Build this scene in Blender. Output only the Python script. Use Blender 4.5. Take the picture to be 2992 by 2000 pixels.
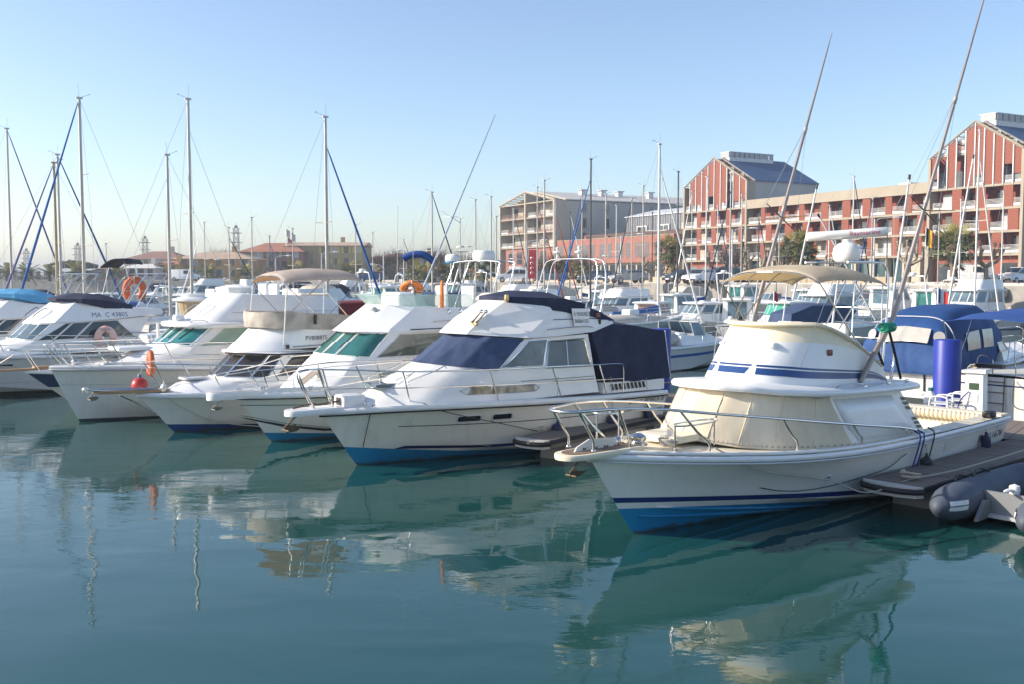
import bpy, math, random
from math import sin, cos, pi, radians, sqrt, atan2, exp
from mathutils import Vector, Matrix
from mathutils.bvhtree import BVHTree
random.seed(7)
for o in list(bpy.data.objects): bpy.data.objects.remove(o)
S = bpy.context.scene
COL = S.collection
# ---------------------------------------------------------------- camera
FPX, CXP, CYP, EYE, HORY = 2909.0, 1496.0, 1000.0, 3.8, 808.0
PITCH = math.atan((CYP-HORY)/FPX)
cam = bpy.data.cameras.new('camera'); cam_o = bpy.data.objects.new('camera', cam); COL.objects.link(cam_o)
cam.sensor_width = 36; cam.lens = 36*FPX/2992; cam.clip_start = .1; cam.clip_end = 6000
cam_o.location = (0, 0, EYE); cam_o.rotation_euler = (pi/2-PITCH, 0, 0)
S.camera = cam_o
# ---------------------------------------------------------------- sky, sun, exposure
SUN_AZ, SUN_EL = radians(-92), radians(25)      # azimuth from +Y, negative = left of the view
W = bpy.data.worlds.new('World'); S.world = W; W.use_nodes = True
nt = W.node_tree; nt.nodes.clear()
sky = nt.nodes.new('ShaderNodeTexSky'); sky.sky_type = 'NISHITA'; sky.sun_disc = False
sky.sun_elevation = SUN_EL; sky.sun_rotation = SUN_AZ
sky.air_density = 0.9; sky.dust_density = 0.7; sky.ozone_density = 3.4; sky.altitude = 0
bg = nt.nodes.new('ShaderNodeBackground'); bg.inputs[1].default_value = 0.106
wo = nt.nodes.new('ShaderNodeOutputWorld')
tint = nt.nodes.new('ShaderNodeMix'); tint.data_type = 'RGBA'; tint.blend_type = 'MULTIPLY'; tint.inputs[0].default_value = 1; tint.inputs[7].default_value = (1.12, 1.0, .92, 1)
nt.links.new(sky.outputs[0], tint.inputs[6]); nt.links.new(tint.outputs[2], bg.inputs[0]); nt.links.new(bg.outputs[0], wo.inputs[0])
sun = bpy.data.lights.new('sun', 'SUN'); sun.energy = 3.1; sun.angle = radians(.53); sun.color = (1, .90, .76)
sun_o = bpy.data.objects.new('sun', sun); COL.objects.link(sun_o)
sd = Vector((sin(SUN_AZ)*cos(SUN_EL), cos(SUN_AZ)*cos(SUN_EL), sin(SUN_EL)))
sun_o.rotation_euler = sd.to_track_quat('Z', 'Y').to_euler(); sun_o.location = sd*80
S.view_settings.view_transform = 'Standard'; S.view_settings.look = 'None'
S.view_settings.exposure = 1.22; S.view_settings.gamma = 1
# ---------------------------------------------------------------- pixel (of the 2992x2000 photo) to place
_f = Vector((0, cos(PITCH), -sin(PITCH))); _u = Vector((0, sin(PITCH), cos(PITCH)))
def ray(px, py): return _f + Vector((1, 0, 0))*((px-CXP)/FPX) + _u*((CYP-py)/FPX)
def atz(px, py, z=0.0):
    d = ray(px, py); return Vector((0, 0, EYE)) + d*((z-EYE)/d.z)
def atd(px, py, D):
    d = ray(px, py); return Vector((0, 0, EYE)) + d*(D/d.y)
# ---------------------------------------------------------------- materials
MATS = {}
def _new(name):
    m = bpy.data.materials.new(name); m.use_nodes = True
    return m, m.node_tree, m.node_tree.nodes['Principled BSDF']
def _c(c): return (c[0], c[1], c[2], 1)
def mat(name, col, rough=.5, metal=0., var=.0, vscale=3., bump=0., bscale=30., spec=.5, coat=0., trans=0., col2=None, stretch=None, detail=4, alpha=1., sub=0.):
    if name in MATS: return MATS[name]
    m, t, b = _new(name)
    b.inputs['Roughness'].default_value = rough; b.inputs['Metallic'].default_value = metal
    b.inputs['Specular IOR Level'].default_value = spec; b.inputs['Coat Weight'].default_value = coat
    b.inputs['Coat Roughness'].default_value = .08
    b.inputs['Base Color'].default_value = _c(col)
    L = t.links
    tc = t.nodes.new('ShaderNodeTexCoord'); mp = t.nodes.new('ShaderNodeMapping')
    L.new(tc.outputs['Object'], mp.inputs[0])
    if stretch: mp.inputs['Scale'].default_value = stretch
    if var or col2:
        n = t.nodes.new('ShaderNodeTexNoise'); n.inputs['Scale'].default_value = vscale; n.inputs['Detail'].default_value = detail
        L.new(mp.outputs[0], n.inputs['Vector'])
        r = t.nodes.new('ShaderNodeValToRGB'); r.color_ramp.elements[0].position = .3; r.color_ramp.elements[1].position = .7
        c2 = col2 or tuple(max(0, v*(1-var)) for v in col)
        c1 = col if col2 else tuple(min(1, v*(1+var*.6)) for v in col)
        r.color_ramp.elements[0].color = _c(c2); r.color_ramp.elements[1].color = _c(c1)
        L.new(n.outputs['Fac'], r.inputs[0]); L.new(r.outputs[0], b.inputs['Base Color'])
        rr = t.nodes.new('ShaderNodeMapRange'); rr.inputs['To Min'].default_value = min(1, rough*1.25); rr.inputs['To Max'].default_value = rough*.85
        L.new(n.outputs['Fac'], rr.inputs[0]); L.new(rr.outputs[0], b.inputs['Roughness'])
    if bump:
        n2 = t.nodes.new('ShaderNodeTexNoise'); n2.inputs['Scale'].default_value = bscale; n2.inputs['Detail'].default_value = 3
        L.new(mp.outputs[0], n2.inputs['Vector'])
        bp = t.nodes.new('ShaderNodeBump'); bp.inputs['Strength'].default_value = 1; bp.inputs['Distance'].default_value = bump
        L.new(n2.outputs['Fac'], bp.inputs['Height']); L.new(bp.outputs[0], b.inputs['Normal'])
    if trans: b.inputs['Transmission Weight'].default_value = trans
    if alpha < 1: b.inputs['Alpha'].default_value = alpha
    MATS[name] = m; return m
def hull_mat(name, bands, stain=(.62, .58, .48), rough=.22, wear=.3):
    """bands: (z_from, slope_per_x, colour) bottom to top; colour of the highest band whose line lies below the point"""
    if name in MATS: return MATS[name]
    m, t, b = _new(name); L = t.links; N = t.nodes.new
    tc = N('ShaderNodeTexCoord'); sp = N('ShaderNodeSeparateXYZ'); L.new(tc.outputs['Object'], sp.inputs[0])
    cur = None
    for i, (z, k, c) in enumerate(bands):
        if i == 0:
            rgb = N('ShaderNodeRGB'); rgb.outputs[0].default_value = _c(c); cur = rgb.outputs[0]; continue
        mu = N('ShaderNodeMath'); mu.operation = 'MULTIPLY_ADD'; mu.inputs[1].default_value = -k; mu.inputs[2].default_value = -z
        L.new(sp.outputs[0], mu.inputs[0])
        ad = N('ShaderNodeMath'); L.new(mu.outputs[0], ad.inputs[0]); L.new(sp.outputs[2], ad.inputs[1])
        gt = N('ShaderNodeMath'); gt.operation = 'GREATER_THAN'; gt.inputs[1].default_value = 0; L.new(ad.outputs[0], gt.inputs[0])
        mx = N('ShaderNodeMix'); mx.data_type = 'RGBA'; L.new(gt.outputs[0], mx.inputs[0]); L.new(cur, mx.inputs[6]); mx.inputs[7].default_value = _c(c)
        cur = mx.outputs[2]
    # run-off streaks and grime
    mp = N('ShaderNodeMapping'); mp.inputs['Scale'].default_value = (5, 5, .5); L.new(tc.outputs['Object'], mp.inputs[0])
    n = N('ShaderNodeTexNoise'); n.inputs['Scale'].default_value = 1.2; n.inputs['Detail'].default_value = 6; L.new(mp.outputs[0], n.inputs['Vector'])
    r = N('ShaderNodeMapRange'); r.inputs[1].default_value = .52; r.inputs[2].default_value = .8; r.inputs[4].default_value = wear; L.new(n.outputs['Fac'], r.inputs[0])
    mx = N('ShaderNodeMix'); mx.data_type = 'RGBA'; mx.blend_type = 'MULTIPLY'; L.new(r.outputs[0], mx.inputs[0]); L.new(cur, mx.inputs[6]); mx.inputs[7].default_value = _c(stain)
    # weed and scum just above the water
    n5 = N('ShaderNodeTexNoise'); n5.inputs['Scale'].default_value = 3.5; n5.inputs['Detail'].default_value = 6; L.new(tc.outputs['Object'], n5.inputs['Vector'])
    s5 = N('ShaderNodeMath'); s5.operation = 'MULTIPLY_ADD'; s5.inputs[1].default_value = .16; s5.inputs[2].default_value = -.03; L.new(n5.outputs['Fac'], s5.inputs[0])
    d5 = N('ShaderNodeMath'); d5.operation = 'SUBTRACT'; L.new(s5.outputs[0], d5.inputs[0]); L.new(sp.outputs[2], d5.inputs[1])
    r5 = N('ShaderNodeMapRange'); r5.inputs[1].default_value = -.01; r5.inputs[2].default_value = .03; r5.inputs[4].default_value = .75; L.new(d5.outputs[0], r5.inputs[0])
    m5 = N('ShaderNodeMix'); m5.data_type = 'RGBA'; L.new(r5.outputs[0], m5.inputs[0]); L.new(mx.outputs[2], m5.inputs[6]); m5.inputs[7].default_value = (.055, .06, .035, 1); mx = m5
    L.new(mx.outputs[2], b.inputs['Base Color'])
    b.inputs['Roughness'].default_value = rough; b.inputs['Coat Weight'].default_value = .25; b.inputs['Coat Roughness'].default_value = .1
    MATS[name] = m; return m
WHITE = mat('gelcoat_white', (.80, .79, .76), .3, var=.07, vscale=1.6, coat=.2)
WHITE2 = mat('gelcoat_bright', (.82, .82, .81), .28, var=.05, vscale=2., coat=.2)
CREAM = mat('gelcoat_cream', (.80, .71, .53), .42, var=.08, vscale=2.2)
OFFW = mat('offwhite', (.70, .68, .62), .45, var=.08, vscale=2)
GREY = mat('grey_plastic', (.42, .43, .44), .5, var=.08)
LGREY = mat('light_grey', (.6, .61, .62), .45, var=.06)
STEEL = mat('stainless_steel', (.72, .70, .67), .16, metal=1)
ALU = mat('mast_aluminium', (.44, .42, .39), .38, metal=.55, var=.1, vscale=1)
ALUD = mat('mast_dark', (.06, .06, .065), .4, metal=.2)
ALUW = mat('mast_white', (.62, .62, .60), .35)
WIRE = mat('rigging_wire', (.42, .41, .40), .4, metal=.7)
BLACK = mat('black_rubber', (.018, .018, .02), .55, var=.2)
DARK = mat('dark_recess', (.02, .02, .022), .4)
GLASS = mat('tinted_glass', (.018, .024, .028), .05, spec=.7)
GLASST = mat('teal_glass', (.035, .15, .14), .04, spec=.8, var=.4, vscale=1.2)
GLASSB = mat('bluegrey_glass', (.10, .16, .20), .06, spec=.7, var=.3, vscale=1.8)
GLASSP = mat('pale_window', (.42, .44, .42), .12, spec=.6, var=.25, vscale=3)
NAVY = mat('navy_canvas', (.012, .019, .055), .8, var=.18, vscale=3, bump=.012, bscale=5)
NAVYL = mat('faded_navy_canvas', (.036, .062, .135), .8, var=.16, vscale=3, bump=.012, bscale=5)
BLUEC = mat('blue_canvas', (.012, .06, .24), .75, var=.15, vscale=2.5, bump=.015, bscale=4)
BLUEM = mat('mid_blue_canvas', (.018, .11, .36), .75, var=.15, vscale=2.5, bump=.015, bscale=4)
TURQ = mat('turquoise_canvas', (.08, .34, .58), .75, var=.12, vscale=3, bump=.012, bscale=5)
BEIGEC = mat('beige_canvas', (.64, .57, .45), .85, var=.12, vscale=3.5, bump=.014, bscale=4)
GREYC = mat('grey_canvas', (.50, .47, .42), .85, var=.14, vscale=4, bump=.012, bscale=5)
PALEC = mat('pale_dirty_canvas', (.74, .64, .48), .82, var=.22, vscale=1.5, detail=8, stretch=(1, 1, .5), bump=.012, bscale=3.5)
NAVYP = mat('navy_paint', (.010, .025, .11), .3, coat=.2)
BLUEP = mat('blue_vinyl', (.022, .065, .20), .3, coat=.2)
AQUA = mat('teal_vinyl', (.02, .20, .20), .3)
RED = mat('red_paint', (.42, .045, .03), .45, var=.12)
ORANGE = mat('orange_foam', (.62, .13, .035), .6, var=.1)
ORANGEB = mat('orange_bright', (.72, .20, .03), .5)
PINKB = mat('faded_buoy', (.72, .50, .44), .65, var=.1)
PILEB = mat('blue_pile_paint', (.014, .032, .30), .42, var=.12, vscale=2)
ROPE = mat('rope', (.50, .46, .38), .9, bump=.01, bscale=90)
ROPED = mat('dark_rope', (.05, .05, .06), .9)
ROPEG = mat('green_rope', (.03, .36, .22), .85, bump=.008, bscale=60)
ROPEB = mat('blue_rope', (.03, .05, .25), .85)
WOOD = mat('weathered_planks', (.21, .17, .14), .8, var=.35, vscale=2.2, stretch=(1, 9, 1), bump=.004, bscale=20)
TEAK = mat('teak', (.40, .24, .12), .6, var=.25, vscale=3, stretch=(1, 8, 1))
CONC = mat('concrete', (.33, .31, .28), .85, var=.2, vscale=1.5, bump=.006, bscale=15)
CONCL = mat('pale_concrete', (.52, .50, .46), .8, var=.18, vscale=1.3, bump=.004, bscale=20)
BRASS = mat('brass', (.62, .45, .22), .3, metal=1)
GALV = mat('galvanised', (.42, .38, .33), .5, metal=.7, var=.25, vscale=8)
RUST = mat('rusty_galvanised', (.20, .14, .09), .65, metal=.5, var=.3, vscale=10)
INK = mat('black_lettering', (.02, .02, .025), .5)
INKB = mat('blue_lettering', (.05, .10, .24), .5)
PAPER = mat('white_card', (.78, .77, .75), .7)
HYPAL = mat('grey_hypalon', (.075, .09, .12), .6, var=.12, vscale=2)
SIGNR = mat('sign_red', (.62, .06, .06), .6)
# ---------------------------------------------------------------- mesh helpers
def lerp(a, b, t): return a+(b-a)*t
def interp(tab, x):
    if x <= tab[0][0]: return tab[0][1]
    for (a, va), (b, vb) in zip(tab, tab[1:]):
        if x <= b: return va+(vb-va)*(x-a)/(b-a)
    return tab[-1][1]
def sinterp(tab, x):                      # Catmull-Rom through a table
    n = len(tab)
    if x <= tab[0][0]: return tab[0][1]
    if x >= tab[-1][0]: return tab[-1][1]
    for i in range(n-1):
        if x <= tab[i+1][0]:
            x0, y0 = tab[i]; x1, y1 = tab[i+1]; t = (x-x0)/(x1-x0)
            m0 = (y1-tab[i-1][1])/(x1-tab[i-1][0]) if i else (y1-y0)/(x1-x0)
            m1 = (tab[i+2][1]-y0)/(tab[i+2][0]-x0) if i+2 < n else (y1-y0)/(x1-x0)
            h = x1-x0
            return (2*t**3-3*t*t+1)*y0+(t**3-2*t*t+t)*h*m0+(-2*t**3+3*t*t)*y1+(t**3-t*t)*h*m1
def spline(pts, n=6):                     # Catmull-Rom polyline
    P = [Vector(p) for p in pts]; out = []
    for i in range(len(P)-1):
        a = P[i-1] if i else P[i]*2-P[i+1]; b = P[i]; c = P[i+1]; d = P[i+2] if i+2 < len(P) else c*2-b
        for k in range(n):
            t = k/n
            out.append(((b*2)+(c-a)*t+(a*2-b*5+c*4-d)*t*t+(b*3-a-c*3+d)*t**3)*.5)
    return out+[P[-1]]
class MB:
    def __init__(s): s.v = []; s.f = []
    def add(s, vs, fs):
        o = len(s.v); s.v += [tuple(p) for p in vs]; s.f += [tuple(i+o for i in f) for f in fs]; return s
    def box(s, c, d, rz=0, tx=0, ty=0):
        """c centre, d size; tx, ty: top shrink"""
        R = Matrix.Rotation(rz, 3, 'Z'); vs = []
        for z in (-.5, .5):
            for x, y in ((-.5, -.5), (.5, -.5), (.5, .5), (-.5, .5)):
                kx = d[0]*(1-(tx if z > 0 else 0)); ky = d[1]*(1-(ty if z > 0 else 0))
                vs.append(Vector(c)+R@Vector((x*kx, y*ky, z*d[2])))
        return s.add(vs, [(3, 2, 1, 0), (4, 5, 6, 7), (0, 1, 5, 4), (1, 2, 6, 5), (2, 3, 7, 6), (3, 0, 4, 7)])
    def rbox(s, c, d, r, rz=0, seg=3):
        """rounded (in plan and along the top) box"""
        R = Matrix.Rotation(rz, 3, 'Z'); rings = []
        def ring(ins, z):
            o = []
            for qx, qy, a0 in ((1, 1, 0), (-1, 1, pi/2), (-1, -1, pi), (1, -1, 3*pi/2)):
                for k in range(seg+1):
                    a = a0+k*pi/2/seg; rr = max(r-ins, .0005)
                    o.append(Vector(c)+R@Vector((qx*(d[0]/2-r)+rr*cos(a), qy*(d[1]/2-r)+rr*sin(a), z)))
            return o
        h = d[2]/2; rt = min(r, h*.9)
        rings = [ring(rt, -h), ring(rt*.3, -h+rt*.3), ring(0, -h+rt), ring(0, h-rt), ring(rt*.3, h-rt*.3), ring(rt, h)]
        return s.loft(rings)
    def loft(s, rings, closed=True, cap0=True, cap1=True):
        n = len(rings[0]); o = len(s.v); fs = []
        for r in rings: s.v += [tuple(p) for p in r]
        for k in range(len(rings)-1):
            for i in range(n if closed else n-1):
                j = (i+1) % n
                fs.append((o+k*n+i, o+k*n+j, o+(k+1)*n+j, o+(k+1)*n+i))
        if closed and cap0: fs.append(tuple(o+i for i in reversed(range(n))))
        if closed and cap1: fs.append(tuple(o+(len(rings)-1)*n+i for i in range(n)))
        s.f += fs; return s
    def grid(s, fn, nu, nv):
        return s.loft([[fn(i/nu, j/nv) for i in range(nu+1)] for j in range(nv+1)], closed=False)
    def tube(s, pts, r, n=6, closed=False, cap=True):
        P = [Vector(p) for p in pts]; m = len(P)
        if m < 2: return s
        rs = r if isinstance(r, (list, tuple)) else [r]*m
        rings = []; prev = None
        for i, p in enumerate(P):
            if closed: t = P[(i+1) % m]-P[i-1]
            else: t = P[min(i+1, m-1)]-P[max(i-1, 0)]
            if t.length < 1e-9: t = Vector((0, 0, 1))
            t.normalize()
            if prev is None:
                a = Vector((0, 0, 1)) if abs(t.z) < .9 else Vector((1, 0, 0))
                u = t.cross(a).normalized()
            else:
                u = prev-t*prev.dot(t)
                u = u.normalized() if u.length > 1e-6 else t.orthogonal().normalized()
            prev = u; w = t.cross(u)
            rings.append([p+(u*cos(2*pi*k/n)+w*sin(2*pi*k/n))*rs[i] for k in range(n)])
        if closed:
            o = len(s.v)
            for q in rings: s.v += [tuple(p) for p in q]
            for k in range(m):
                k2 = (k+1) % m
                for i in range(n):
                    j = (i+1) % n; s.f.append((o+k*n+i, o+k*n+j, o+k2*n+j, o+k2*n+i))
            return s
        return s.loft(rings, True, cap, cap)
    def lathe(s, prof, c=(0, 0, 0), n=16, axis=None):
        q = Vector((0, 0, 1)).rotation_difference(Vector(axis)) if axis is not None else None
        rings = []
        for r, z in prof:
            o = []
            for k in range(n):
                p = Vector((r*cos(2*pi*k/n), r*sin(2*pi*k/n), z))
                o.append(Vector(c)+(q@p if q else p))
            rings.append(o)
        return s.loft(rings)
    def ell(s, c, r, n=10, m=7, rot=None):
        rings = []
        for j in range(m+1):
            a = -pi/2+pi*j/m
            o = []
            for k in range(n):
                p = Vector((max(cos(a), .02)*cos(2*pi*k/n)*r[0], max(cos(a), .02)*sin(2*pi*k/n)*r[1], sin(a)*r[2]))
                o.append(Vector(c)+(rot@p if rot else p))
            rings.append(o)
        return s.loft(rings)
    def prism(s, pts, d):
        """polygon (3D points) pushed along vector d"""
        d = Vector(d); n = len(pts); A = [Vector(p) for p in pts]
        return s.add(A+[p+d for p in A], [tuple(reversed(range(n))), tuple(range(n, 2*n))]+[(i, (i+1) % n, n+(i+1) % n, n+i) for i in range(n)])
    def mesh(s, name, m=None, smooth=32):
        me = bpy.data.meshes.new(name); me.from_pydata(s.v, [], s.f); me.validate(); me.update()
        if smooth:
            me.shade_smooth(); me.set_sharp_from_angle(angle=radians(smooth))
        if m: me.materials.append(m)
        return me
    def build(s, name, m, parent=None, smooth=32, fix=True):
        me = s.mesh(name, m, smooth)
        if fix and len(me.polygons):
            import bmesh
            b = bmesh.new(); b.from_mesh(me); bmesh.ops.recalc_face_normals(b, faces=b.faces); b.to_mesh(me); b.free()
        return link(name, me, parent)
def link(name, me, parent=None, loc=None, rz=0):
    o = bpy.data.objects.new(name, me); COL.objects.link(o)
    if parent is not None: o.parent = parent
    if loc is not None: o.location = loc
    if rz: o.rotation_euler.z = rz
    return o
def empty(name, loc=(0, 0, 0), rz=0):
    o = bpy.data.objects.new(name, None); COL.objects.link(o); o.location = loc; o.rotation_euler = (0, 0, rz); o.empty_display_size = .2
    return o
def tag(o, label, cat, group=None):
    o['label'] = label; o['category'] = cat
    if group: o['group'] = group
    return o
def structure(o): o['kind'] = 'structure'; return o
def copy_tree(o, parent=None):
    c = o.copy(); COL.objects.link(c)
    if parent is not None: c.parent = parent
    for ch in list(o.children): copy_tree(ch, c)
    return c
def tubep(name, pts, r, m, parent, n=6, closed=False): return MB().tube(pts, r, n, closed).build(name, m, parent, 60)
def boxp(name, c, d, m, parent, rz=0, tx=0, ty=0): return MB().box(c, d, rz, tx, ty).build(name, m, parent, 30)
def rboxp(name, c, d, r, m, parent, rz=0): return MB().rbox(c, d, r, rz).build(name, m, parent, 40)
def rope(name, pts, r, m, parent=None, n=5, sm=5): return MB().tube(spline(pts, sm), r, n).build(name, m, parent, 60)
# ---------------------------------------------------------------- lettering (flat print, laid on a surface)
def text_polys(txt, size):
    cu = bpy.data.curves.new('t', 'FONT'); cu.body = txt; cu.size = size; cu.resolution_u = 2
    ob = bpy.data.objects.new('t', cu); COL.objects.link(ob)
    dg = bpy.context.evaluated_depsgraph_get(); me = bpy.data.meshes.new_from_object(ob.evaluated_get(dg))
    vs = [v.co.copy() for v in me.vertices]; fs = [tuple(p.vertices) for p in me.polygons]
    bpy.data.objects.remove(ob); bpy.data.curves.remove(cu); bpy.data.meshes.remove(me)
    return vs, fs
def text_on(name, txt, size, m, parent, place, width=None):
    """place(u, v) -> point; u along the line of text, v up"""
    vs, fs = text_polys(txt, size)
    if not vs: return None
    if width:
        mx = max(v.x for v in vs); k = width/mx
        for v in vs: v.x *= k
    b = MB(); b.add([place(v.x, v.y) for v in vs], fs)
    return b.build(name, m, parent, 0, fix=False)
def text_cast(name, txt, size, m, parent, target, x, z, width=None, off=.008):
    """lettering thrown from port onto a part of the boat"""
    me = target.data; bv = BVHTree.FromPolygons([v.co.copy() for v in me.vertices], [tuple(p.vertices) for p in me.polygons])
    def place(u, v):
        h = bv.ray_cast(Vector((x-u, 6, z+v)), Vector((0, -1, 0)))
        return h[0]+Vector((0, off, 0)) if h[0] is not None else Vector((x-u, 1.2, z+v))
    return text_on(name, txt, size, m, parent, place, width)
# ---------------------------------------------------------------- boats
class Hull:
    """x forward from the transom, y to port, z up from the waterline"""
    def __init__(s, L, B, over, sheer, full=.42, stern=.92, chine=.86, zc=(.02, .5), flare=1.35, p=2.1, draft=.45, pc=1.7):
        s.__dict__.update(L=L, B=B, over=over, sheer=sheer, full=full, stern=stern, chine=chine, zc=zc, flare=flare, p=p, draft=draft, pc=pc)
        s.X = L+over
    def hb(s, u, p=None, full=None):
        p = p or s.p; full = s.full if full is None else full
        a = s.stern+(1-s.stern)*min(1, u/full)**.8 if u < full else 1
        t = max(0, (u-full)/(1-full)); return s.B*a*max(0, 1-t**p)
    def zs(s, u): return sinterp(s.sheer, u)
    def sp(s, u, inset=0., dz=0., side=1):
        """point on the sheer line"""
        return Vector((u*s.X, side*max(0, s.hb(u)-inset), s.zs(u)+dz))
    def column(s, u, side):
        zsh = s.zs(u); bs = s.hb(u); xs = u*s.X
        t = max(0, (u-.3)/.7); zcn = lerp(s.zc[0], s.zc[1]*zsh, t*t*(3-2*t)); bc = s.hb(u, s.pc, s.full*.8)*s.chine; xc = u*(s.L+s.over*(zcn/zsh if u > .6 else 0))
        out = []
        n = 6
        for i in range(n+1):
            v = i/n                       # 0 sheer, 1 chine
            k = (1-v)**s.flare
            out.append(Vector((lerp(xs, xc, v), side*(bc+(bs-bc)*k), lerp(zsh, zcn, v))))
        xk = u*(s.L-s.over*.25*u); zk = -s.draft*(1-max(0, (u-.55)/.45)**2*.45)
        for i in (1, 2, 3):
            v = i/3; out.append(Vector((lerp(xc, xk, v), side*lerp(bc, 0, v), lerp(zcn, zk, v**.9))))
        return out
    def build(s, parent, m, n=30):
        us = [1-(1-i/n)**1.35 for i in range(n+1)]
        b = MB()
        for side in (1, -1): b.loft([s.column(u, side) for u in us], closed=False)
        c0 = s.column(0, 1); c1 = s.column(0, -1)
        b.add(c0+list(reversed(c1)), [tuple(range(2*len(c0)))])
        o = b.build('hull', m, parent, 28)
        me = o.data; s.bvh = BVHTree.FromPolygons([v.co.copy() for v in me.vertices], [tuple(p.vertices) for p in me.polygons])
        return o
    def at(s, x, z, off=.004, side=1):
        h = s.bvh.ray_cast(Vector((x, side*6, z)), Vector((0, -side, 0)))
        if h[0] is None: return Vector((x, 0, z))
        n = h[1].copy()
        if n.y*side < 0: n = -n
        return h[0]+n*off
    def decal(s, name, pts, m, parent, off=.004, side=1, thick=0):
        """flat outline in (x, z) laid on the hull side"""
        b = MB(); q = [s.at(x, z, off, side) for x, z in pts]
        if thick:
            c = sum(q, Vector())/len(q)
            b.add(q, [tuple(range(len(q)))])
        else: b.add(q, [tuple(range(len(q)))])
        return b.build(name, m, parent, 0)
    def stripe(s, name, top, bot, m, parent, off=.010, side=1, n=60):
        """strip between two (x, z) polylines"""
        def samp(tab, t):
            tab2 = [(i/(len(tab)-1), p) for i, p in enumerate(tab)]
            return (interp([(a, p[0]) for a, p in tab2], t), interp([(a, p[1]) for a, p in tab2], t))
        rows = []
        for i in range(n+1):
            t = i/n; rows.append([s.at(*samp(top, t), off, side), s.at(*samp(bot, t), off, side)])
        return MB().loft(rows, closed=False).build(name, m, parent, 40)
    def text(s, name, txt, size, m, parent, x, z, width=None, off=.006, slope=0.):
        """port side: reads from bow towards stern"""
        return text_on(name, txt, size, m, parent, lambda u, v: s.at(x-u, z+v+slope*u, off), width)
    def deck(s, parent, m, u0=0., u1=.995, inset=.03, dz=.02, camber=.05, n=26, name='deck'):
        rows = []
        for i in range(n+1):
            u = lerp(u0, u1, i/n); hw = max(.01, s.hb(u)-inset); z = s.zs(u)+dz
            rows.append([Vector((u*s.X, hw*k, z+camber*(1-k*k)*min(1, hw))) for k in (1, .75, .4, 0, -.4, -.75, -1)])
        return MB().loft(rows, closed=False).build(name, m, parent, 60)
    def sidedeck(s, parent, m, u0, u1, w, inset=.03, dz=.02, n=14):
        for side in (1, -1):
            rows = []
            for i in range(n+1):
                u = lerp(u0, u1, i/n); p = s.sp(u, inset, dz, side)
                q = p.copy(); q.y -= side*w; q.z += .015
                q2 = q.copy(); q2.z -= .25
                rows.append([p, q, q2])
            MB().loft(rows, closed=False).build('side_deck', m, parent, 40)
    def rim(s, parent, m, name='gunwale', r=(.035, .05), dz=0., u0=0., u1=1., n=36, out=.02):
        """moulding along the sheer, both sides round the bow"""
        pts = []
        us = [lerp(u0, u1, 1-(1-i/n)**1.5) for i in range(n+1)]
        rings = []
        for side, seq in ((1, us), (-1, list(reversed(us))[1:])):
            for u in seq:
                p = s.sp(u, -out, dz, side); pts.append(p)
        for i, p in enumerate(pts):
            t = (pts[min(i+1, len(pts)-1)]-pts[max(i-1, 0)]).normalized(); w = Vector((0, 0, 1)).cross(t).normalized()
            rings.append([p+w*r[0]*cos(a)+Vector((0, 0, r[1]*sin(a))) for a in [k*pi/4 for k in range(8)]])
        return MB().loft(rings).build(name, m, parent, 50)
    def rail(s, parent, u0, u1, hgt, posts, m=None, r=.016, mid=True, inset=.12, lean=.0, front=None, tail=True, hfun=None, base=.04):
        """bow rail; posts: list of u for stanchions; lean: metres the top leans forward"""
        m = m or STEEL; hf = hfun or (lambda u: hgt)
        n = 26
        def P(u, k, side):
            uu = min(u, 1); p = s.sp(uu, inset, base+hf(u)*k, side)
            if u > 1: p.x += (u-1)*s.X
            p.x += lean*k; return p
        uu = [lerp(u0, u1, i/n) for i in range(n+1)]
        a = [P(u, 1, 1) for u in uu]; b = [P(u, 1, -1) for u in reversed(uu)]
        if front:                         # nose piece between the two ends: extra (x, halfwidth, z)
            a += [Vector(front[0])]; b = [Vector((front[0][0], -front[0][1], front[0][2]))]+b
        if tail:
            t = s.sp(u0, inset, base*.3, 1); t.x -= .12; a = [t]+a; t2 = t.copy(); t2.y *= -1; b = b+[t2]
        pts = spline(a, 2)+spline(b, 2) if front is None else spline(a+b, 2)
        MB().tube(pts, r, 6).build('rail', m, parent, 60)
        if mid:
            for side in (1, -1):
                MB().tube([P(u, .5, side) for u in uu], r*.7, 5).build('mid_rail', m, parent, 60)
        for u in posts:
            for side in (1, -1):
                MB().tube([P(u, -.02, side)-Vector((lean*0, 0, 0)), P(u, 1, side)], r*.95, 6).build('stanchion', m, parent, 60)
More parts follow.
